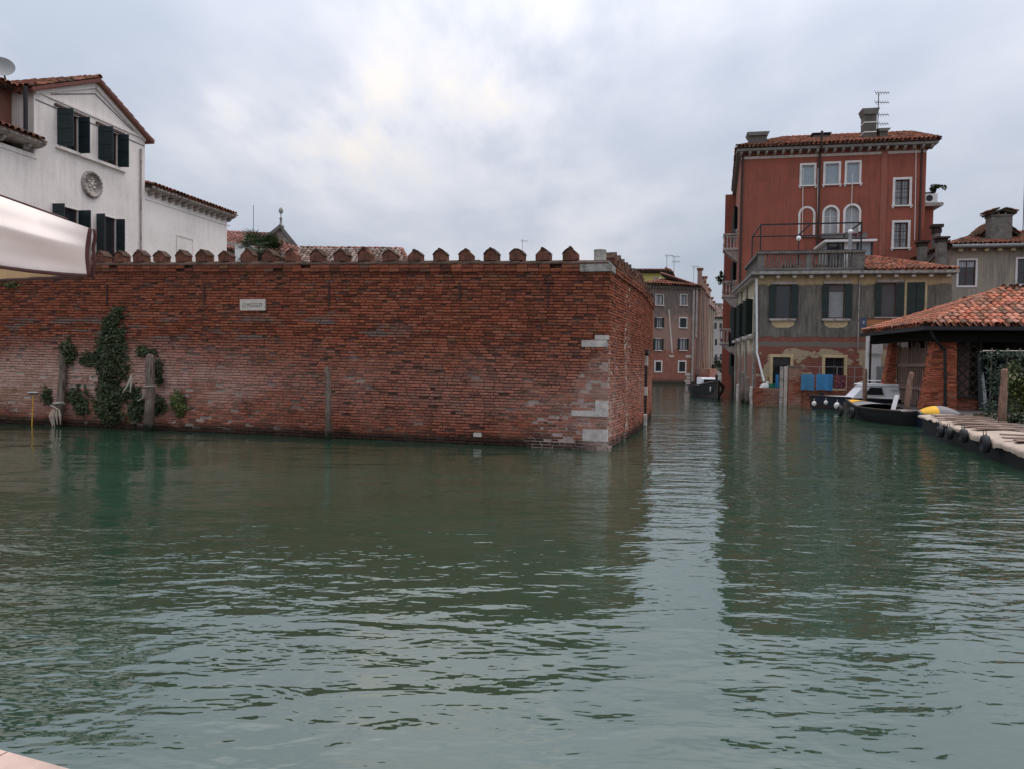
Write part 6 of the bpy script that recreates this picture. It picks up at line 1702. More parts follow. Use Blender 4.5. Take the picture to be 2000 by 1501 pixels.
# bits and pieces on the terrace behind the left low wall
m = MB(); m.ball((0, 0, .16), .2, 10, 7, (1.1, .8, .9)); m.ball((.12, 0, .33), .09, 8, 6); m.ball((-.16, .02, .12), .12, 8, 6)
o = m.build('white_sack', M['white'], None, Matrix.Translation(at_y(1494, 755, 38.2)) @ Matrix.Translation((0, 0, -.15))); tag(o, 'small white sack on the terrace at the foot of the downpipe', 'sack')
m = MB(); m.prism([(-.3, 0), (.3, 0), (.36, .22), (-.2, .16)], 0, .3)
o = m.build('green_tub', simple('green_plastic', (.01, .14, .09), .5), None, Matrix.Translation(at_y(1510, 757, 38.1))); tag(o, 'small green plastic tub behind the left low wall', 'tub')
for i, (bx, by, tx, ty, r_, mt, lb) in enumerate(((1441, 782, 1441, 752, .085, 'istria', 'short white topped mooring post nearest the red house corner'),
      (1451, 786, 1450, 728, .10, 'pole', 'tall brown mooring post in front of the grey house canal side'),
      (1460, 788, 1460, 738, .11, 'pole', 'brown mooring post second from the grey house corner'),
      (1467, 787, 1467, 755, .08, 'istria', 'short pale mooring post at the grey house corner'),
      (1431, 781, 1430, 718, .09, 'wood_dark', 'dark mooring post beside the moored black barge bow'))):
    b_ = on_z(bx, by); pole(b_, at_y(tx, ty, b_.y), r_, lb, mt)
def tall_pole(x, yb_, dist, xt, yt, r_, lb, mt='pole_red', zb_=None):
    b_ = at_y(x, yb_, dist); t_ = at_y(xt, yt, dist + .1)
    return pole(b_, t_, r_, lb, mt)
tall_pole(1688, 800, 32.0, 1690, 723, .095, 'slim brown mooring post in front of the white cabin boat')
tall_pole(1768, 812, 26.6, 1780, 730, .10, 'leaning brown mooring post in front of the slatted gate')
tall_pole(1955, 832, 20.6, 1963, 724, .10, 'thick leaning mooring post by the green netting')
# white plank
p0, p1 = at_y(1743, 806, 27.2), at_y(1753, 770, 27.5)
m = MB(); d_ = p1 - p0; m.add([(-.08, 0, 0), (.08, 0, 0), (d_.x + .07, d_.y, d_.z), (d_.x - .08, d_.y, d_.z), (-.08, .04, 0), (.08, .04, 0), (d_.x + .07, d_.y + .04, d_.z), (d_.x - .08, d_.y + .04, d_.z)],
      [(0, 1, 2, 3), (5, 4, 7, 6), (3, 2, 6, 7), (0, 3, 7, 4), (1, 5, 6, 2)])
o = m.build('white_plank', M['white'], None, Matrix.Translation(p0)); tag(o, 'short white board leaning by the brick pier of the shed', 'board')

# white meter housing and orange board at the shed's left
FK = Frame(at_y(1695, 700, 35.2), E2); FK = Frame((FK.o.x, FK.o.y), E2)
kb = thing('white_pillar', 'white plastered pillar with projecting square box left of the shed', 'pillar', FK.m)
a, b, c, d = FK.rect(1695, 690, 1712, 750); plain_box(FK, kb, 'pillar', 'white', a, b + .2, .05, .5, .5, FK.loc(1700, 655)[1], .02)
a, b, c, d = FK.rect(1695, 666, 1723, 691); plain_box(FK, kb, 'box', 'trim_w', a - .02, b, -.12, .04, c, d, .03)
a, b, c, d = FK.rect(1712, 716, 1727, 752); plain_box(FK, kb, 'meter_door', 'grey_paint', a, b, .0, .6, .5, d, .01)
FO = Frame(at_y(1690, 640, 34.6), E2); FO = Frame((FO.o.x, FO.o.y), E2)
a, b, c, d = FO.rect(1692, 622, 1790, 645); ob = thing('orange_board', 'long orange wooden board standing just behind the shed roof eave', 'board', FO.m)
plain_box(FO, ob, 'board', 'orange_wood', a, b, 0, .06, c, d, .02)
for k in range(3): plain_box(FO, ob, 'support_post', 'wood_dark', a + .2 + k * 1.0, a + .28 + k * 1.0, .061, .14, .5, d - .02)
plain_box(FO, ob, 'rail', 'wood', a, b, -.02, -.001, d - .05, d + .01)
a, b, c, d = FO.rect(1680, 621, 1691, 640); sb = thing('blue_sign', 'small dark blue square sign at the left end of the orange board', 'sign', FO.m @ Matrix.Translation((a, -.1, c)))
plain_box(FO, sb, 'face', 'sign_blue', a, b, -.12, -.04, c, d, .02)
m = MB(); cx_, cz_ = (a + b) / 2, (c + d) / 2; m.prism([(cx_ - .05, cz_ - .06), (cx_ + .02, cz_ - .08), (cx_ + .06, cz_ + .02), (cx_ + .01, cz_ + .10), (cx_ - .05, cz_ + .04)], -.125, -.1201); m.build('emblem', M['grey_paint'], sb, FO)
m = MB(); m.box(cx_ - .03, cx_ + .03, -.04, .3, cz_ - .02, cz_ + .02); m.build('arm', M['black'], sb, FO)

# ------------------------------------------------------------------ tiled boat shed
KC = Vector((15.25, 27.5, 0)); KT = Vector((16.0, 34.0, 0)); ZE = 3.50
ea = (KT - KC).normalized(); eb = Vector((ea.y, -ea.x, 0)); eb = Vector((.976, -.218, 0)).normalized()
APX = KC + Vector((1.18, .78, 0)) * 4.2; ZA = 5.18
shd = thing('boat_shed', 'open boat shed with hipped terracotta tile roof and sloping brick piers', 'shed', KC)
def up(v, z): return Vector((v.x, v.y, z))
FRr = KC + eb * 14; APR = APX + eb * 6.5
roof_face([up(KC, ZE), up(FRr, ZE), up(APR, ZA), up(APX, ZA)], shd, 'tile', .245, .37, indiv=285, seg=6, jit=.010)
roof_face([up(KT, ZE), up(KC, ZE), up(APX, ZA)], shd, 'tile', .245, .37, seg=5)
KTr = KT + eb * 14
roof_face([up(KTr, ZE), up(KT, ZE), up(APX, ZA), up(APR, ZA)], shd, 'tile', .245, .37)
ridge(up(KC, ZE), up(APX, ZA), shd, r_=.11); ridge(up(KT, ZE + .02), up(APX, ZA), shd, r_=.11); ridge(up(APX, ZA), up(APR, ZA), shd, r_=.12)
FSf = Frame(KC, eb); FSl = Frame(KT, KC - KT); Lsl = (KT - KC).length
m = MB(); m.box(-.10, 14, -.12, .02, ZE - .20, ZE - .06); m.build('gutter', M['black'], shd, FSf)
m = MB(); m.box(0, Lsl, -.10, .02, ZE - .20, ZE - .06); m.build('gutter', M['black'], shd, FSl)
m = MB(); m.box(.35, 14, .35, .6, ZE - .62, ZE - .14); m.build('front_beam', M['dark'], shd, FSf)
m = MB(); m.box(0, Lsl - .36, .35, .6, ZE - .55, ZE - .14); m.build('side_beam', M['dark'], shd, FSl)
for k in range(22): plain_box(FSf, shd, 'rafter', 'wood_dark', .2 + k * .62, .29 + k * .62, .03, 3.8, ZE - .14, ZE - .05)
for k in range(9): plain_box(FSl, shd, 'rafter', 'wood_dark', .3 + k * .7, .39 + k * .7, .03, 2.6, ZE - .14, ZE - .05)
# downpipe
F_ = Frame(KC + ea * .2, eb)
p_ = [(F_.loc(1812, 641), -.2), (F_.loc(1822, 660), -.1), (F_.loc(1850, 685), .25), (F_.loc(1851, 800), .25)]
m = MB(); m.tube([(q[0][0], q[1], q[0][1]) for q in p_], .055, 8); m.build('downpipe', M['black'], shd, F_)
# battered piers
def pier(dist_off, xs_top, xs_bot, yt, yb_, nm):
    F_ = Frame(KC + ea * dist_off, eb); zt8 = ZE - .2; zb8 = .3
    tl = F_.loc(xs_top[0], yt)[0]; tr = F_.loc(xs_top[1], yt)[0]; bl_ = F_.loc(xs_bot[0], yb_)[0]; br__ = F_.loc(xs_bot[1], yb_)[0]
    zT, zB = F_.loc(xs_top[0], yt)[1], F_.loc(xs_bot[0], yb_)[1]
    def lx(z): return tl + (bl_ - tl) * (z - zT) / (zB - zT)
    def rx(z): return tr + (br__ - tr) * (z - zT) / (zB - zT)
    D = .62
    m = MB(); m.add([(lx(zb8) + .02, .02, zb8), (rx(zb8) - .02, .02, zb8), (rx(zt8) - .02, .02, zt8), (lx(zt8) + .02, .02, zt8), (lx(zb8) + .02, D, zb8), (rx(zb8) - .02, D, zb8), (rx(zt8) - .02, D, zt8), (lx(zt8) + .02, D, zt8)],
          [(0, 1, 2, 3), (5, 4, 7, 6), (3, 2, 6, 7), (0, 3, 7, 4), (1, 5, 6, 2)])
    p_ = m.build('pier_core', M['mortar_b'], shd, F_)
    ph = .073; n = int((zt8 - zb8) / ph); mats = []
    for i in range(n):
        z = zb8 + i * ph; a, b = lx(z + ph / 2), rx(z + ph / 2)
        u = a - R.uniform(0, .2)
        while u < b:
            q0, q1 = max(u, a), min(u + .24, b); u += .25
            if q1 - q0 > .03: mats.append(F_.m @ Matrix.Translation((q0, -R.uniform(0, .008), z + .004)) @ Matrix.Diagonal((q1 - q0, 1, ph - .009, 1)))
        for (x, ang) in ((a, -1), (b, 1)):
            u = -R.uniform(0, .2)
            while u < D:
                q0, q1 = max(u, 0), min(u + .24, D); u += .25
                if q1 - q0 < .03: continue
                if ang < 0: mats.append(F_.m @ Matrix.Translation((x, D, z + .004)) @ Matrix.Rotation(-math.pi / 2, 4, 'Z') @ Matrix.Translation((q0, -R.uniform(0, .008), 0)) @ Matrix.Diagonal((q1 - q0, 1, ph - .009, 1)))
                else: mats.append(F_.m @ Matrix.Translation((x, 0, z + .004)) @ Matrix.Rotation(math.pi / 2, 4, 'Z') @ Matrix.Translation((q0, -R.uniform(0, .008), 0)) @ Matrix.Diagonal((q1 - q0, 1, ph - .009, 1)))
    g = [[] for _ in brick_protos]
    for i, q in enumerate(mats): g[i % 8].append(q)
    o = bpy.data.objects.new('brick_pier', join_families('brick_pier', brick_protos, g, M['brick_o'])); place(o, shd); tag(o, kind='stuff')
pier(.75, (1825, 1869), (1801, 1868), 668, 800, 0)
pier(5.6, (1739, 1752), (1718, 1748), 690, 796, 1)
# slatted gate between the piers
G0 = at_y(1752, 700, 33.2); G1 = at_y(1822, 700, 28.4); G0.z = G1.z = 0
FGt = Frame(G0, G1 - G0); Lg = (G1 - G0).length
gate = thing('slatted_gate', 'tall gate of weathered vertical wooden slats between the two brick piers', 'gate', FGt.m)
ns = 19
for k in range(ns):
    u = Lg * (k + .5) / ns; m = MB(); w = .045 + R.uniform(-.008, .012)
    m.box(u - w, u + w, -.02, .02, .4 + R.uniform(0, .05), ZE - .35 - R.uniform(0, .5), .004); m.build('slat', M['slat'], gate, FGt)
for z in (1.05, 1.95): plain_box(FGt, gate, 'rail', 'slat', .1, Lg - .1, -.08, -.021, z, z + .13, .01)
o = MB(); p_ = at_y(1811, 735, 28.6); o.add([(-.10, 0, -.12), (.12, 0, -.10), (.10, .02, .10), (.02, 0, .2), (-.06, -.02, .06)], [(0, 1, 2, 3, 4)]); o.add([(x, y + .02, z) for x, y, z in o.v], [(4, 3, 2, 1, 0)])
o = o.build('blue_rag', simple('bright_blue_cloth', (.05, .25, .55), .8), None, Matrix.Translation(p_)); tag(o, 'small bright blue rag hanging on the slatted gate', 'rag')
# back of the shed, coloured dark to stand in for its unlit interior
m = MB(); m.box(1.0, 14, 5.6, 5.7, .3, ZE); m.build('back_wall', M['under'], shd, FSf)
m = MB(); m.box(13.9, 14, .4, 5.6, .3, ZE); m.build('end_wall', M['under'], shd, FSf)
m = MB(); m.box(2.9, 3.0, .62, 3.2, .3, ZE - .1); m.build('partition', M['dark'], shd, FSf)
# lattice bay
F_ = Frame(KC + ea * .95, eb); a, b, c, d = F_.rect(1870, 668, 1911, 773); zd = F_.loc(1890, 776)[1]
lat = thing('lattice_screen', 'dark diagonal wooden lattice screen over a low brick panel in the shed front', 'screen', F_.m @ Matrix.Translation((a, 0, .38)))
m = MB(); m.box(a - .06, a, -.04, .06, zd, ZE - .4); m.box(b, b + .1, -.04, .06, .3, ZE - .4); m.box(a, b, -.04, .06, zd, zd + .07); m.build('frame', M['wood_dark'], lat, F_)
w_, h_ = b - a, ZE - .5 - zd; st_ = w_ / 2.0
segs_ = []
for s in (-1, 1):
    k = -8
    while k < 12:
        # lines x = a + t, z = zd + k*st + s*t
        z0 = zd + k * st_; t0, t1 = 0.0, w_
        pts = []
        lo_t, hi_t = 0.0, w_
        if s > 0: lo_t = max(lo_t, zd - z0); hi_t = min(hi_t, ZE - .5 - z0)
        else: lo_t = max(lo_t, z0 - (ZE - .5)); hi_t = min(hi_t, z0 - zd)
        if hi_t - lo_t > .05: segs_.append(((a + lo_t, z0 + s * lo_t), (a + hi_t, z0 + s * hi_t), s))
        k += 1
for (q0, q1, s) in segs_: bar(F_, lat, q0, q1, .06, .02, 'wood_dark', 'lath', y0=.0 if s > 0 else .024)
m = MB(); m.box(a, b, .9, 1.0, zd, ZE - .6); m.build('backing_boards', simple('pinkish_board', (.30, .19, .16), .9), lat, F_)
brick_block(F_, lat, a - .06, b + .1, .0, .3, .3, zd - .01, 'brick_panel', 'brick_b')
plain_box(F_, lat, 'sill_board', 'wood_dark', a - .1, b + .12, -.1, .3, zd - .01, zd + .05, .01)
# metal sheets leaning right of the lattice
for i, (x0, x1, yt, lb) in enumerate(((1913, 1918, 690, 'narrow dark metal strip leaning at the right of the lattice'), (1918, 1926, 728, 'grey metal sheet leaning beside the green netting'))):
    F2_ = Frame(KC + ea * .5, eb); a2, b2, c2, d2 = F2_.rect(x0, yt, x1, 808)
    m = MB(); m.add([(a2, 0, .38), (b2 + .1, 0, .38), (b2, .3, d2), (a2, .3, d2), (a2, .03, .38), (b2 + .1, .03, .38), (b2, .33, d2), (a2, .33, d2)], [(0, 1, 2, 3), (5, 4, 7, 6), (3, 2, 6, 7), (0, 3, 7, 4), (1, 5, 6, 2)])
    o = m.build('metal_sheet', M['grey_paint'] if i else M['black'], None, F2_); tag(o, lb, 'metal sheet')
# green netting fence with plants
FN = Frame(at_y(1918, 760, 25.6), eb); FN = Frame((FN.o.x, FN.o.y), eb)
nf = thing('netting_fence', 'green netting fence on thin stakes in front of the shed right bay', 'fence', FN.m)
zn = FN.loc(1960, 686)[1]
m = MB()
for k in range(34): x = k * .14; m.box(x, x + .008, -.004, .004, .4, zn)
for k in range(16): z = .45 + k * (zn - .5) / 15; m.box(0, 4.8, -.005, .003, z, z + .008)
m.build('netting', M['net'], nf, FN)
for x in (1935, 1966, 1990, 2020): u = FN.loc(x, 740)[0]; m = MB(); m.tube([(u, .05, .3), (u + .03, .05, zn + .1)], .022, 6); m.build('stake', M['slat'], nf, FN)
m = MB(); m.tube([(0, .05, zn), (4.8, .05, zn + .03)], .02, 5); m.build('top_wire', M['rope'], nf, FN)
M['leaf_b'] = leaf_mat('bluish_leaf', [(.02, .04, .028), (.035, .06, .04), (.015, .03, .02), (.05, .08, .04), (.08, .10, .07)])
ivy('climbing_plant', 'leafy climber spread over the green netting right of the lattice', 'climbing plant',
    [(1945, 745, 24, 34, .2), (1985, 740, 24, 40, .2), (1930, 697, 16, 9, .15), (1960, 693, 22, 8, .2), (1995, 700, 14, 12, .2), (1936, 795, 20, 18, .15), (1980, 795, 20, 20, .15)], 1700, 'leaf_b', FN, s=.036)
bush('bush', 'yellow green bush by the bank at the right frame edge', at_y(2004, 765, 22.5), (.55, .5, .85), 2200, .045, 'leaf_y', 'bush')
bush('bush', 'dark green weeds on the bank at the foot of the thick mooring post', at_y(1985, 815, 21.5), (.95, .35, .28), 1300, .035, 'leaf', 'weeds')
bush('bush', 'small weedy clump at the foot of the netting fence', at_y(1925, 815, 24.0), (.5, .3, .16), 420, .035, 'leaf', 'weeds')

# ------------------------------------------------------------------ boats
def hull(L, W, hs, bow=.5, stern_w=.7, flare=.72, n=18, bot=-.25):
    """hs(f): gunwale height for f in 0 stern .. 1 bow. returns outer shell points rows"""
    rows = []
    for i in range(n + 1):
        f = i / n
        w = W / 2 * (stern_w + (1 - stern_w) * math.sin(min(1, f / .45) * math.pi / 2)) if f < .45 else W / 2 * max(0.02, (1 - ((f - .45) / .55) ** (1.6 / bow * .8)))
        x = -L / 2 + L * f; top = hs(f); row = []
        for (k, wz) in ((flare * .8, bot), (flare, bot * .2), (.93, top * .55), (1.0, top)):
            xx = x + (0.0 if f < .8 else (f - .8) * (wz - bot) * .9)
            row.append((xx, w * k, wz))
        rows.append(row)
    return rows
def build_boat(name, label, cat, center, heading, L, W, hs, mat_, inner='wood_dark', deck=None, **k):
    c = Vector(center); c.z = 0; m4 = Matrix.Translation(c) @ Matrix.Rotation(heading, 4, 'Z')
    t = thing(name, label, cat, m4); rows = hull(L, W, hs, **k); n = len(rows)
    m = MB(); P = []
    for r_ in rows:
        P.append([(x, -y, z) for x, y, z in r_[::-1]] + [(x, y, z) for x, y, z in r_])
    q = len(P[0])
    for r_ in P: m.v += r_
    for i in range(n - 1):
        for j in range(q - 1): m.f.append((i * q + j, i * q + j + 1, (i + 1) * q + j + 1, (i + 1) * q + j))
    m.f.append(tuple(range(q))[::-1]); m.f.append(tuple((n - 1) * q + j for j in range(q)))
    m.build('hull', M[mat_], t, m4, smooth=False)
    m = MB()
    for s in (-1, 1):
        pts = [(r_[3][0], s * r_[3][1], r_[3][2] + .01) for r_ in rows]; m.tube(pts, .035, 6)
    m.build('gunwale', M[k.get('gun', 'wood_dark')] if False else M['wood_dark'], t, m4)
    m = MB()      # inner floor and side
    ri = [[(r_[3][0], r_[3][1] * .93, r_[3][2] - .02), (r_[2][0] , r_[2][1] * .85, .05)] for r_ in rows]
    for i in range(n - 1):
        a, b = ri[i], ri[i + 1]
        for s in (-1, 1): m.quad((a[0][0], s * a[0][1], a[0][2]), (b[0][0], s * b[0][1], b[0][2]), (b[1][0], s * b[1][1], b[1][2]), (a[1][0], s * a[1][1], a[1][2]))
        m.quad((a[1][0], a[1][1], .05), (b[1][0], b[1][1], .05), (b[1][0], -b[1][1], .05), (a[1][0], -a[1][1], .05))
    m.build('inner_planking', M[inner], t, m4)
    return t, m4, rows
def deck_part(t, m4, rows, i0, i1, name, mat_, crown=.08, lift=.02):
    m = MB()
    for i in range(i0, i1):
        a, b = rows[i][3], rows[i + 1][3]; n = 6
        for k in range(n):
            f0, f1 = -1 + 2 * k / n, -1 + 2 * (k + 1) / n
            P = lambda r_, f: (r_[0], r_[1] * f, r_[2] + lift + crown * (1 - f * f) * min(1, r_[1] * 2))
            m.quad(P(a, f0), P(b, f0), P(b, f1), P(a, f1))
    return m.build(name, M[mat_], t, m4, smooth=True)
def fender(c, r_, label, group='white ball fenders'):
    t = thing('fender', label, 'fender', c, group); m = MB(); m.ball(c, r_, 12, 9, (1, 1, 1.12)); m.build('float', M['fender'], t, smooth=True)
    m = MB(); m.tube([Vector(c) + Vector((0, 0, r_)), Vector(c) + Vector((.02, .05, r_ + .12))], .012, 5); m.build('line', M['rope'], t)
# black barge up the canal
bc = on_z(1397, 779); cen = bc + Vector((.15, 1, 0)).normalized() * 3.6
hd = math.atan2(-1, -.12)
t, m4, rows = build_boat('work_barge', 'black work barge moored bow first beside the red house', 'barge', cen, hd, 7.6, 2.15, lambda f: .62 + .42 * max(0, f - .45) ** 1.4 * 2.2, 'hull', bow=1.25, stern_w=.8)
deck_part(t, m4, rows, 11, 18, 'foredeck', 'wood_dark', .16)
m = MB(); m.bbox(-2.0, .3, -.45, .55, .55, 1.12, .08); m.build('white_cabin', M['gel'], t, m4)
m = MB(); m.box(.301, .312, -.32, .42, .80, 1.02); m.build('windscreen', M['pane'], t, m4)
for s in (-1, 1):
    m = MB(); rr_ = rows[15]; m.ball((rr_[2][0] + .25, s * (rr_[2][1] * .86), .55), .16, 8, 6, (1.0, .35, 1.1)); m.build('painted_mark', M['trim'], t, m4)
m = MB(); m.box(3.1, 3.35, -.06, .06, .9, 1.25); m.ball((3.2, 0, 1.28), .09, 8, 6); m.build('bow_post', M['wood_dark'], t, m4)
# white cabin boat
c0 = at_y(1590, 790, 33.9); c0.z = 0; cen = c0 + E2 * 2.95
hd = math.atan2(-E2.y, -E2.x)
t, m4, rows = build_boat('cabin_boat', 'small navy hulled motor boat with white cabin moored left of the shed', 'boat', cen, hd, 6.0, 1.9, lambda f: .50 + .10 * f * f, 'hull_navy', bow=1.0, stern_w=.85)
deck_part(t, m4, rows, 0, 18, 'deck', 'gel', .05)
def frust(x0, x1, x2, x3, y0, y1, z0, z1):
    m = MB(); m.add([(x0, -y0, z0), (x1, -y0, z0), (x1, y0, z0), (x0, y0, z0), (x2, -y1, z1), (x3, -y1, z1), (x3, y1, z1), (x2, y1, z1)], [(0, 1, 2, 3), (7, 6, 5, 4), (0, 4, 5, 1), (1, 5, 6, 2), (2, 6, 7, 3), (3, 7, 4, 0)]); return m
frust(-2.4, 1.5, -2.3, 1.0, .72, .66, .56, 1.12).build('cabin', M['gel'], t, m4)
frust(-2.45, 1.12, -2.4, 1.05, .70, .68, 1.125, 1.17).build('cabin_roof', M['gel'], t, m4)
for s in (-1, 1):
    y0_, y1_ = s * .735, s * .625
    def sd(x, z, e=.012): return (x, s * (.72 - .06 * (z - .56) / .56 + e), z)
    m = MB(); m.quad(sd(.2, .72), sd(.98, .72), sd(.75, 1.04), sd(.28, 1.04)); m.build('side_window', M['pane'], t, m4)
    m = MB()
    for (p, q) in (((.16, .69), (1.04, .69)), ((1.04, .69), (.79, 1.07)), ((.79, 1.07), (.24, 1.07)), ((.24, 1.07), (.16, .69))): m.tube([sd(p[0], p[1], .015), sd(q[0], q[1], .015)], .018, 5)
    m.build('window_rim', M['trim_w'], t, m4)
    m = MB(); m.lathe([(.10, 0), (.10, .02), (.06, .03)], (0, 0, 0), 12); m.build('vent', M['rubber'], t, m4 @ Matrix.Translation(sd(-1.3, .78)) @ Matrix.Rotation(-s * math.pi / 2, 4, 'X'))
    m = MB(); m.tube([sd(-2.2, .93, .02), sd(-.1, .93, .02)], .014, 5); m.build('rub_rail', M['grey_paint'], t, m4)
m = MB(); m.tube([(1.0, -.5, 1.17), (.6, -.52, 1.30), (-1.8, -.52, 1.30), (-2.2, -.5, 1.17)], .016, 6); m.ball((-1.0, -.1, 1.22), .10, 8, 6, (1.4, 1, .6)); m.ball((-1.5, .0, 1.23), .08, 8, 6); m.build('roof_gear', M['gel'], t, m4)
m = MB(); m.box(2.55, 2.75, -.1, .1, .62, .78); m.build('bow_bitt', M['wood_dark'], t, m4)
fender(at_y(1590, 787, 33.4), .10, 'white ball fender at the bow tip of the cabin boat')
fender(at_y(1613, 785, 33.0), .085, 'white ball fender on the navy hull side of the cabin boat')
fender(at_y(1635, 791, 31.6), .13, 'larger white fender between the cabin boat and the grey covered boat')
# open dark boat with grey cover and yellow cloth
c1, c2 = at_y(1645, 800, 30.4), at_y(1772, 830, 24.4); c1.z = c2.z = 0
hd = math.atan2(c1.y - c2.y, c1.x - c2.x); Lb_ = (c1 - c2).length
t, m4, rows = build_boat('open_boat', 'black open boat with grey foredeck cover and yellow cloth', 'boat', (c1 + c2) / 2 + Vector((.25, .1, 0)), hd, Lb_, 1.55, lambda f: .42 + .16 * f ** 2 + .06 * (1 - f) ** 3, 'hull', bow=1.1, stern_w=.55)
deck_part(t, m4, rows, 9, 17, 'bow_cover', 'cover_grey', .09, .03)
deck_part(t, m4, rows, 0, 2, 'stern_deck', 'cover_grey', .03, .02)
m = MB(); x0 = rows[14][3][0]
for i in range(13, 16):
    a, b = rows[i][3], rows[i + 1][3]
    for k in range(6):
        f0, f1 = -1 + k / 3, -1 + (k + 1) / 3; P = lambda r_, f: (r_[0], r_[1] * f * .98, r_[2] + .05 + .09 * (1 - f * f) * min(1, r_[1] * 2)); m.quad(P(a, f0), P(b, f0), P(b, f1), P(a, f1))
m.build('yellow_cloth', M['yellow'], t, m4, smooth=True)
for f in (.25, .42): 
    x = -Lb_ / 2 + Lb_ * f; m = MB(); m.box(x - .12, x + .12, -.62, .62, .36, .40); m.build('thwart', M['deck_slat'], t, m4)
for s in (-1, 1):
    m = MB(); m.tube([(r_[3][0], s * (r_[3][1] * 1.01), r_[3][2] + .015) for r_ in rows], .022, 5); m.build('rubbing_strake', M['cover_grey'], t, m4)
def tyre(c, nrm, r_, label):
    c = Vector(c); q = Vector(nrm).normalized().to_track_quat('Z', 'Y').to_matrix().to_4x4(); w = Matrix.Translation(c) @ q
    t_ = thing('tyre_fender', label, 'tyre', w, 'old tyres hung as fenders'); m = MB(); n = 16; k = 7
    for i in range(n):
        a = 2 * math.pi * i / n
        for j in range(k):
            b = 2 * math.pi * j / k; rr_ = r_ - .08 + .08 * math.cos(b); m.v.append((rr_ * math.cos(a), rr_ * math.sin(a), .085 * math.sin(b)))
    for i in range(n):
        for j in range(k): m.f.append((i * k + j, ((i + 1) % n) * k + j, ((i + 1) % n) * k + (j + 1) % k, i * k + (j + 1) % k))
    m.build('tyre', M['rubber'], t_, w, smooth=True)
    m = MB()
    for s in (-.04, .04): m.tube([c + Vector((s, 0, r_ - .1)), c + Vector((s * .6, .04, r_ + .10))], .010, 4)
    m.build('line', M['rubber'], t_)
dirb = (c1 - c2).normalized(); nb_ = Vector((dirb.y, -dirb.x, 0)); nb_ = -nb_ if nb_.x > 0 else nb_
mid = (c1 + c2) / 2 + Vector((.25, .1, 0))
for i, f in enumerate((.22, .02)): tyre(mid + dirb * Lb_ * f + nb_ * .86 + Vector((0, 0, .22)), nb_, .22, ('tyre hanging near the bow of the open black boat', 'tyre hanging on the middle of the open black boat')[i])
# long raft boat under cream tarpaulin
Dd = Vector((-.30, -.955, 0)).normalized(); Dw = Vector((Dd.y, -Dd.x, 0)); Dw = Dw if Dw.x > 0 else -Dw
st = at_y(1797, 806, 22.4); st.z = 0
FP = Frame(st, Dd)      # x runs towards the viewer, -y out over the canal
LP, WP = 9.2, 1.42
raft = thing('covered_boat', 'long low boat covered with cream tarpaulin and planks at the right bank', 'boat', FP.m)
m = MB(); m.prism([(.5, -.2), (LP, -.2), (LP, .38), (.0, .40), (.12, .1)], .06, WP - .05); m.build('hull', M['hull'], raft, FP)
def zt(u, v):   # height of the cover
    return .50 +   .014 * math.sin(u * 8.5 + .6 * math.sin(v * 2)) * (1 if u > 1 else .3) + .05 * math.sin(math.pi * v / WP) - .012 * u + .006 * math.sin(u * 23 + v * 5)
m = MB(); nu, nv = 150, 14
vs = []
for i in range(nu + 1):
    u = LP * i / nu
    for j in range(nv + 1):
        f = j / nv
        if f < .18:      # skirt hanging over the canal side
            g = f / .18; drop = (.045 + .012 * math.sin(u * 2.3 + .5) + .09 * max(0, min(1, (u - 3.6) / 1.5)) * (1 + .35 * math.sin(u * 2.1))) * (1 - g)
            vs.append((u, -.06 - .018 * math.sin(u * 7) * (1 - g), zt(u, 0) - drop))
        else: v = WP * (f - .18) / .82; vs.append((u, v - .04, zt(u, v)))
m.add(vs, [(i * (nv + 1) + j, (i + 1) * (nv + 1) + j, (i + 1) * (nv + 1) + j + 1, i * (nv + 1) + j + 1) for i in range(nu) for j in range(nv)])
m.build('tarpaulin', M['tarp'], raft, FP, smooth=True)
for k in range(21):
    u = .55 + k * .36 + R.uniform(-.03, .03)
    if k in (0, 14, 15, 16, 18): continue
    m = MB(); w = .105; z = zt(u, .6) + .035
    m.box(u - w, u + w, .12 + R.uniform(-.06, .06), WP - .05 + R.uniform(-.1, .08), z - .012, z + .012, .006); m.build('plank', M['deck_slat'], raft, FP.m @ Matrix.Rotation(R.uniform(-.015, .015), 4, 'Z'))
nP = FP.n if FP.n.x < 0 else -FP.n
for i, (px, py, lb) in enumerate(((1835, 842, 'first tyre from the far end of the tarpaulin covered boat'), (1852, 846, 'second tyre hanging on the tarpaulin covered boat'), (1880, 850, 'third tyre, near the middle of the tarpaulin covered boat'), (1922, 866, 'nearest big tyre under the sagging tarpaulin edge'))):
    # meet the vertical plane just outside the hull
    u, z = FP.loc(px, py, .16); tyre(FP.w(u, -.14, z), nP, (.17, .16, .18, .21)[i], lb)
# grey covered bow with yellow patch behind the raft
cb = at_y(1833, 808, 24.2)
cv = thing('covered_dinghy', 'small boat under grey cover with yellow patch behind the tarpaulin boat', 'boat', Matrix.Translation((cb.x, cb.y, 0)))
Wc = Matrix.Translation((cb.x, cb.y, 0)) @ Matrix.Rotation(-.2, 4, 'Z')
def dome(x0, x1, lift=0.0):
    m = MB(); n = 16; k = 8; vs = []
    for i in range(n + 1):
        x = x0 + (x1 - x0) * i / n; 
        for j in range(k + 1):
            a = math.pi * j / k; g = math.sqrt(max(0, 1 - (x / .62) ** 2)); h = .22 * (1 - (x / .62) ** 2) + .04; vs.append((x, -math.cos(a) * .5 * (g * .8 + .2), .44 + h * math.sin(a) + lift))
    m.add(vs, [(i * (k + 1) + j, (i + 1) * (k + 1) + j, (i + 1) * (k + 1) + j + 1, i * (k + 1) + j + 1) for i in range(n) for j in range(k)]); return m
dome(-.6, .6).build('cover', M['cover_grey'], cv, Wc, smooth=True)
dome(-.56, -.12, .008).build('yellow_patch', M['yellow'], cv, Wc, smooth=True)
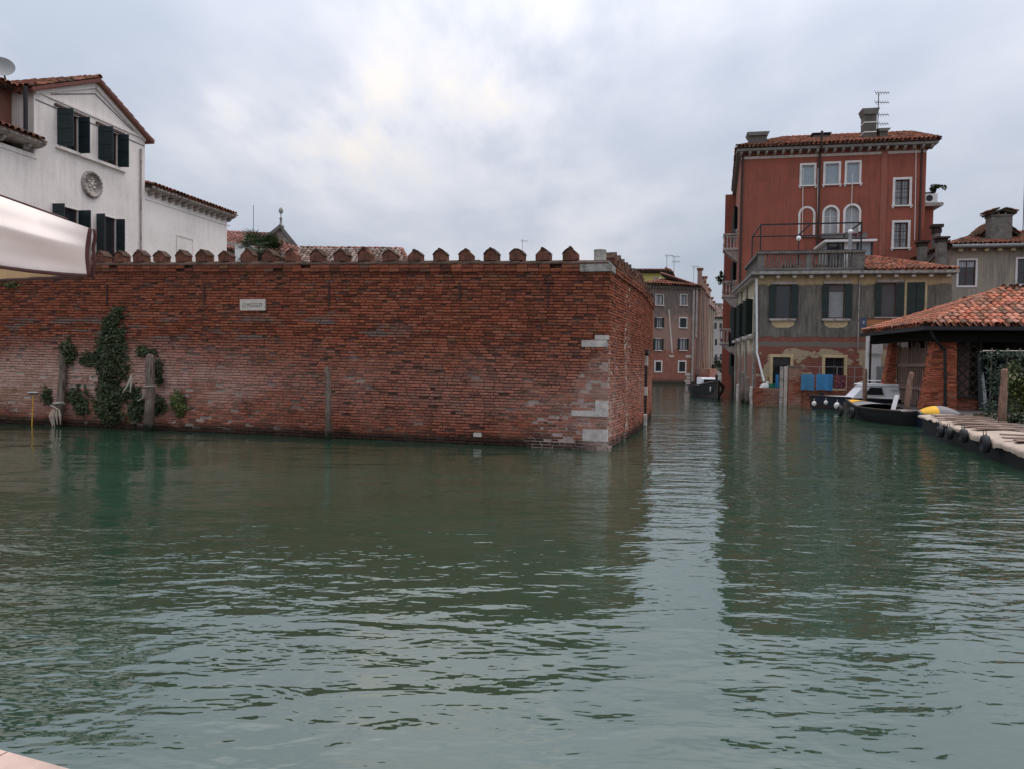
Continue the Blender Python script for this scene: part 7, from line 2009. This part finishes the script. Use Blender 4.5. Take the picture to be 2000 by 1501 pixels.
m = MB(); m.bbox(-.62, .62, -.48, .48, -.2, .46, .04); m.build('hull', M['hull_navy'], cv, Wc)
# dark stair and debris between the open boat and the raft
m = MB()
for k in range(9): m.box(-.4 + R.uniform(0, .6), -.1 + R.uniform(.1, .8), R.uniform(-.2, 0), R.uniform(.1, .4), -.1 + .03 * k, .0 + .04 * k, .03)
o = m.build('stone_landing', M['quay'], None, Matrix.Translation(at_y(1795, 815, 25.5) - Vector((0, 0, .25)))); tag(o, 'dark broken stone landing step between the open boat and the raft', 'step')

# ------------------------------------------------------------------ cream parasol corner at the left
AY = 3.3
can = thing('parasol', 'cream canvas parasol corner with brown edging at the left frame edge', 'parasol', Matrix.Translation(at_y(-700, 900, AY + .4)))
def lerp(pts, s):
    s = max(0, min(1, s)) * (len(pts) - 1); i = min(int(s), len(pts) - 2); f = s - i
    return tuple(a + (b - a) * f for a, b in zip(pts[i], pts[i + 1]))
topc = [(178, 447), (120, 426.5), (60, 405), (0, 383.5), (-140, 334), (-420, 235), (-700, 140)]
botc = [(176, 540), (120, 536), (60, 530), (0, 522), (-140, 500), (-420, 470), (-700, 430)]
m = MB(); nu, nv = 70, 60; vs = []
for i in range(nu + 1):
    s = (i / nu) ** 1.3; a = lerp(topc, s); b = lerp(botc, s)
    for j in range(nv + 1):
        t = j / nv; px, py = a[0] + (b[0] - a[0]) * t, a[1] + (b[1] - a[1]) * t
        reach = min(1, s * 3.5)
        lean = max(0, .42 - t) / .42
        dep = AY + .55 * s + .30 * reach * lean ** 1.3
        dep += reach * (.017 * math.cos((t - .33) * 13.0) * math.exp(-((t - .40) / .30) ** 2) + .014 * math.cos(t * 21 + .8) * (1 - t) + .012 * math.sin(t * 9 + s * 5))
        dep += .004 * math.sin(s * 60 + t * 8) * max(0, t - .85) * 4
        vs.append(at_y(px, py, dep))
m.add(vs, [(i * (nv + 1) + j, (i + 1) * (nv + 1) + j, (i + 1) * (nv + 1) + j + 1, i * (nv + 1) + j + 1) for i in range(nu) for j in range(nv)])
m.build('canvas', M['fabric'], can, smooth=True)
def edge(pts, r_, name='edging'):
    m = MB(); m.tube(pts, r_, 6); m.build(name, M['binding'], can, smooth=True)
n_ = nu + 1
edge([vs[i * (nv + 1) + nv] + Vector((0, -.004, 0)) for i in range(0, n_, 2)], .0085)
edge([vs[i * (nv + 1)] + Vector((0, .02, .004)) for i in range(16, n_, 2)], .006)
cr = [vs[j] for j in range(0, nv + 1, 5)]
edge([p + Vector((-.006 * math.sin(math.pi * k / 12) * 2, -.006, 0)) for k, p in enumerate(cr)], .0095)
edge([p + Vector((.004 + .004 * math.sin(k), .02, 0)) for k, p in enumerate(cr)] + [cr[-1] + Vector((.005, .02, -.015))], .0085)
# far valance seen from inside
bk0 = [(160, 541, AY + .15), (80, 544, AY + .9), (0, 548, AY + 1.5), (-300, 560, AY + 2.2), (-700, 575, AY + 2.6)]
m = MB(); vs2 = []
for i in range(31):
    a = lerp(bk0, i / 30); p = at_y(a[0], a[1], a[2]); 
    for j in range(3): vs2.append(p + Vector((0, .01 * math.sin(i * 1.3), .13 * j * min(1, .25 + i / 6))))
m.add(vs2, [(i * 3 + j, i * 3 + 3 + j, i * 3 + 4 + j, i * 3 + 1 + j) for i in range(30) for j in range(2)])
m.build('inner_valance', M['fabric_in'], can, smooth=True)
edge([vs2[i * 3] for i in range(31)], .009)
pk = at_y(-700, 140, AY + .6)
m = MB(); m.tube([(pk.x, pk.y + .1, .7), (pk.x, pk.y + .1, pk.z)], .03, 10); m.build('mast', M['wood'], can)

# ------------------------------------------------------------------ quay under the viewer
Q0, Q1_ = on_z(0, 1457, .7), on_z(160, 1501, .7); dq = (Q1_ - Q0).normalized()
FQy = Frame(Q0 - dq * 4, dq)      # its -y side is towards the viewer's quay
pv = thing('quay_edge', 'pinkish stone quay edge at the bottom left corner', 'quay', FQy.m)
pv['kind'] = 'structure'; del pv['category']
m = MB(); m.box(0, 12, -3.2, -.003, -.8, .62); m.build('quay_wall', M['quay'], pv, FQy)
u = 0; 
cuts = [0, 1.15, 2.3, 3.05, FQy.loc(0, 0)[0] if False else 4.05 - .0, 4.62, 5.8, 7.0, 8.3, 9.6, 12]
for a, b in zip(cuts[:-1], cuts[1:]):
    m = MB(); m.prism([(-.45, .60), (0.0, .60), (.012, .64), (.008, .685), (-.012, .70), (-.45, .70)], a + .004, b - .004, 'x'); m.build('kerb_stone', M['pave'], pv, FQy)
for a in range(10):
    for b in range(4):
        m = MB(); m.box(a * 1.2 + .004, a * 1.2 + 1.196, -.454 - .68 * (b + 1) + .004, -.454 - .68 * b, .60, .697); m.build('paving_slab', M['pave'], pv, FQy)
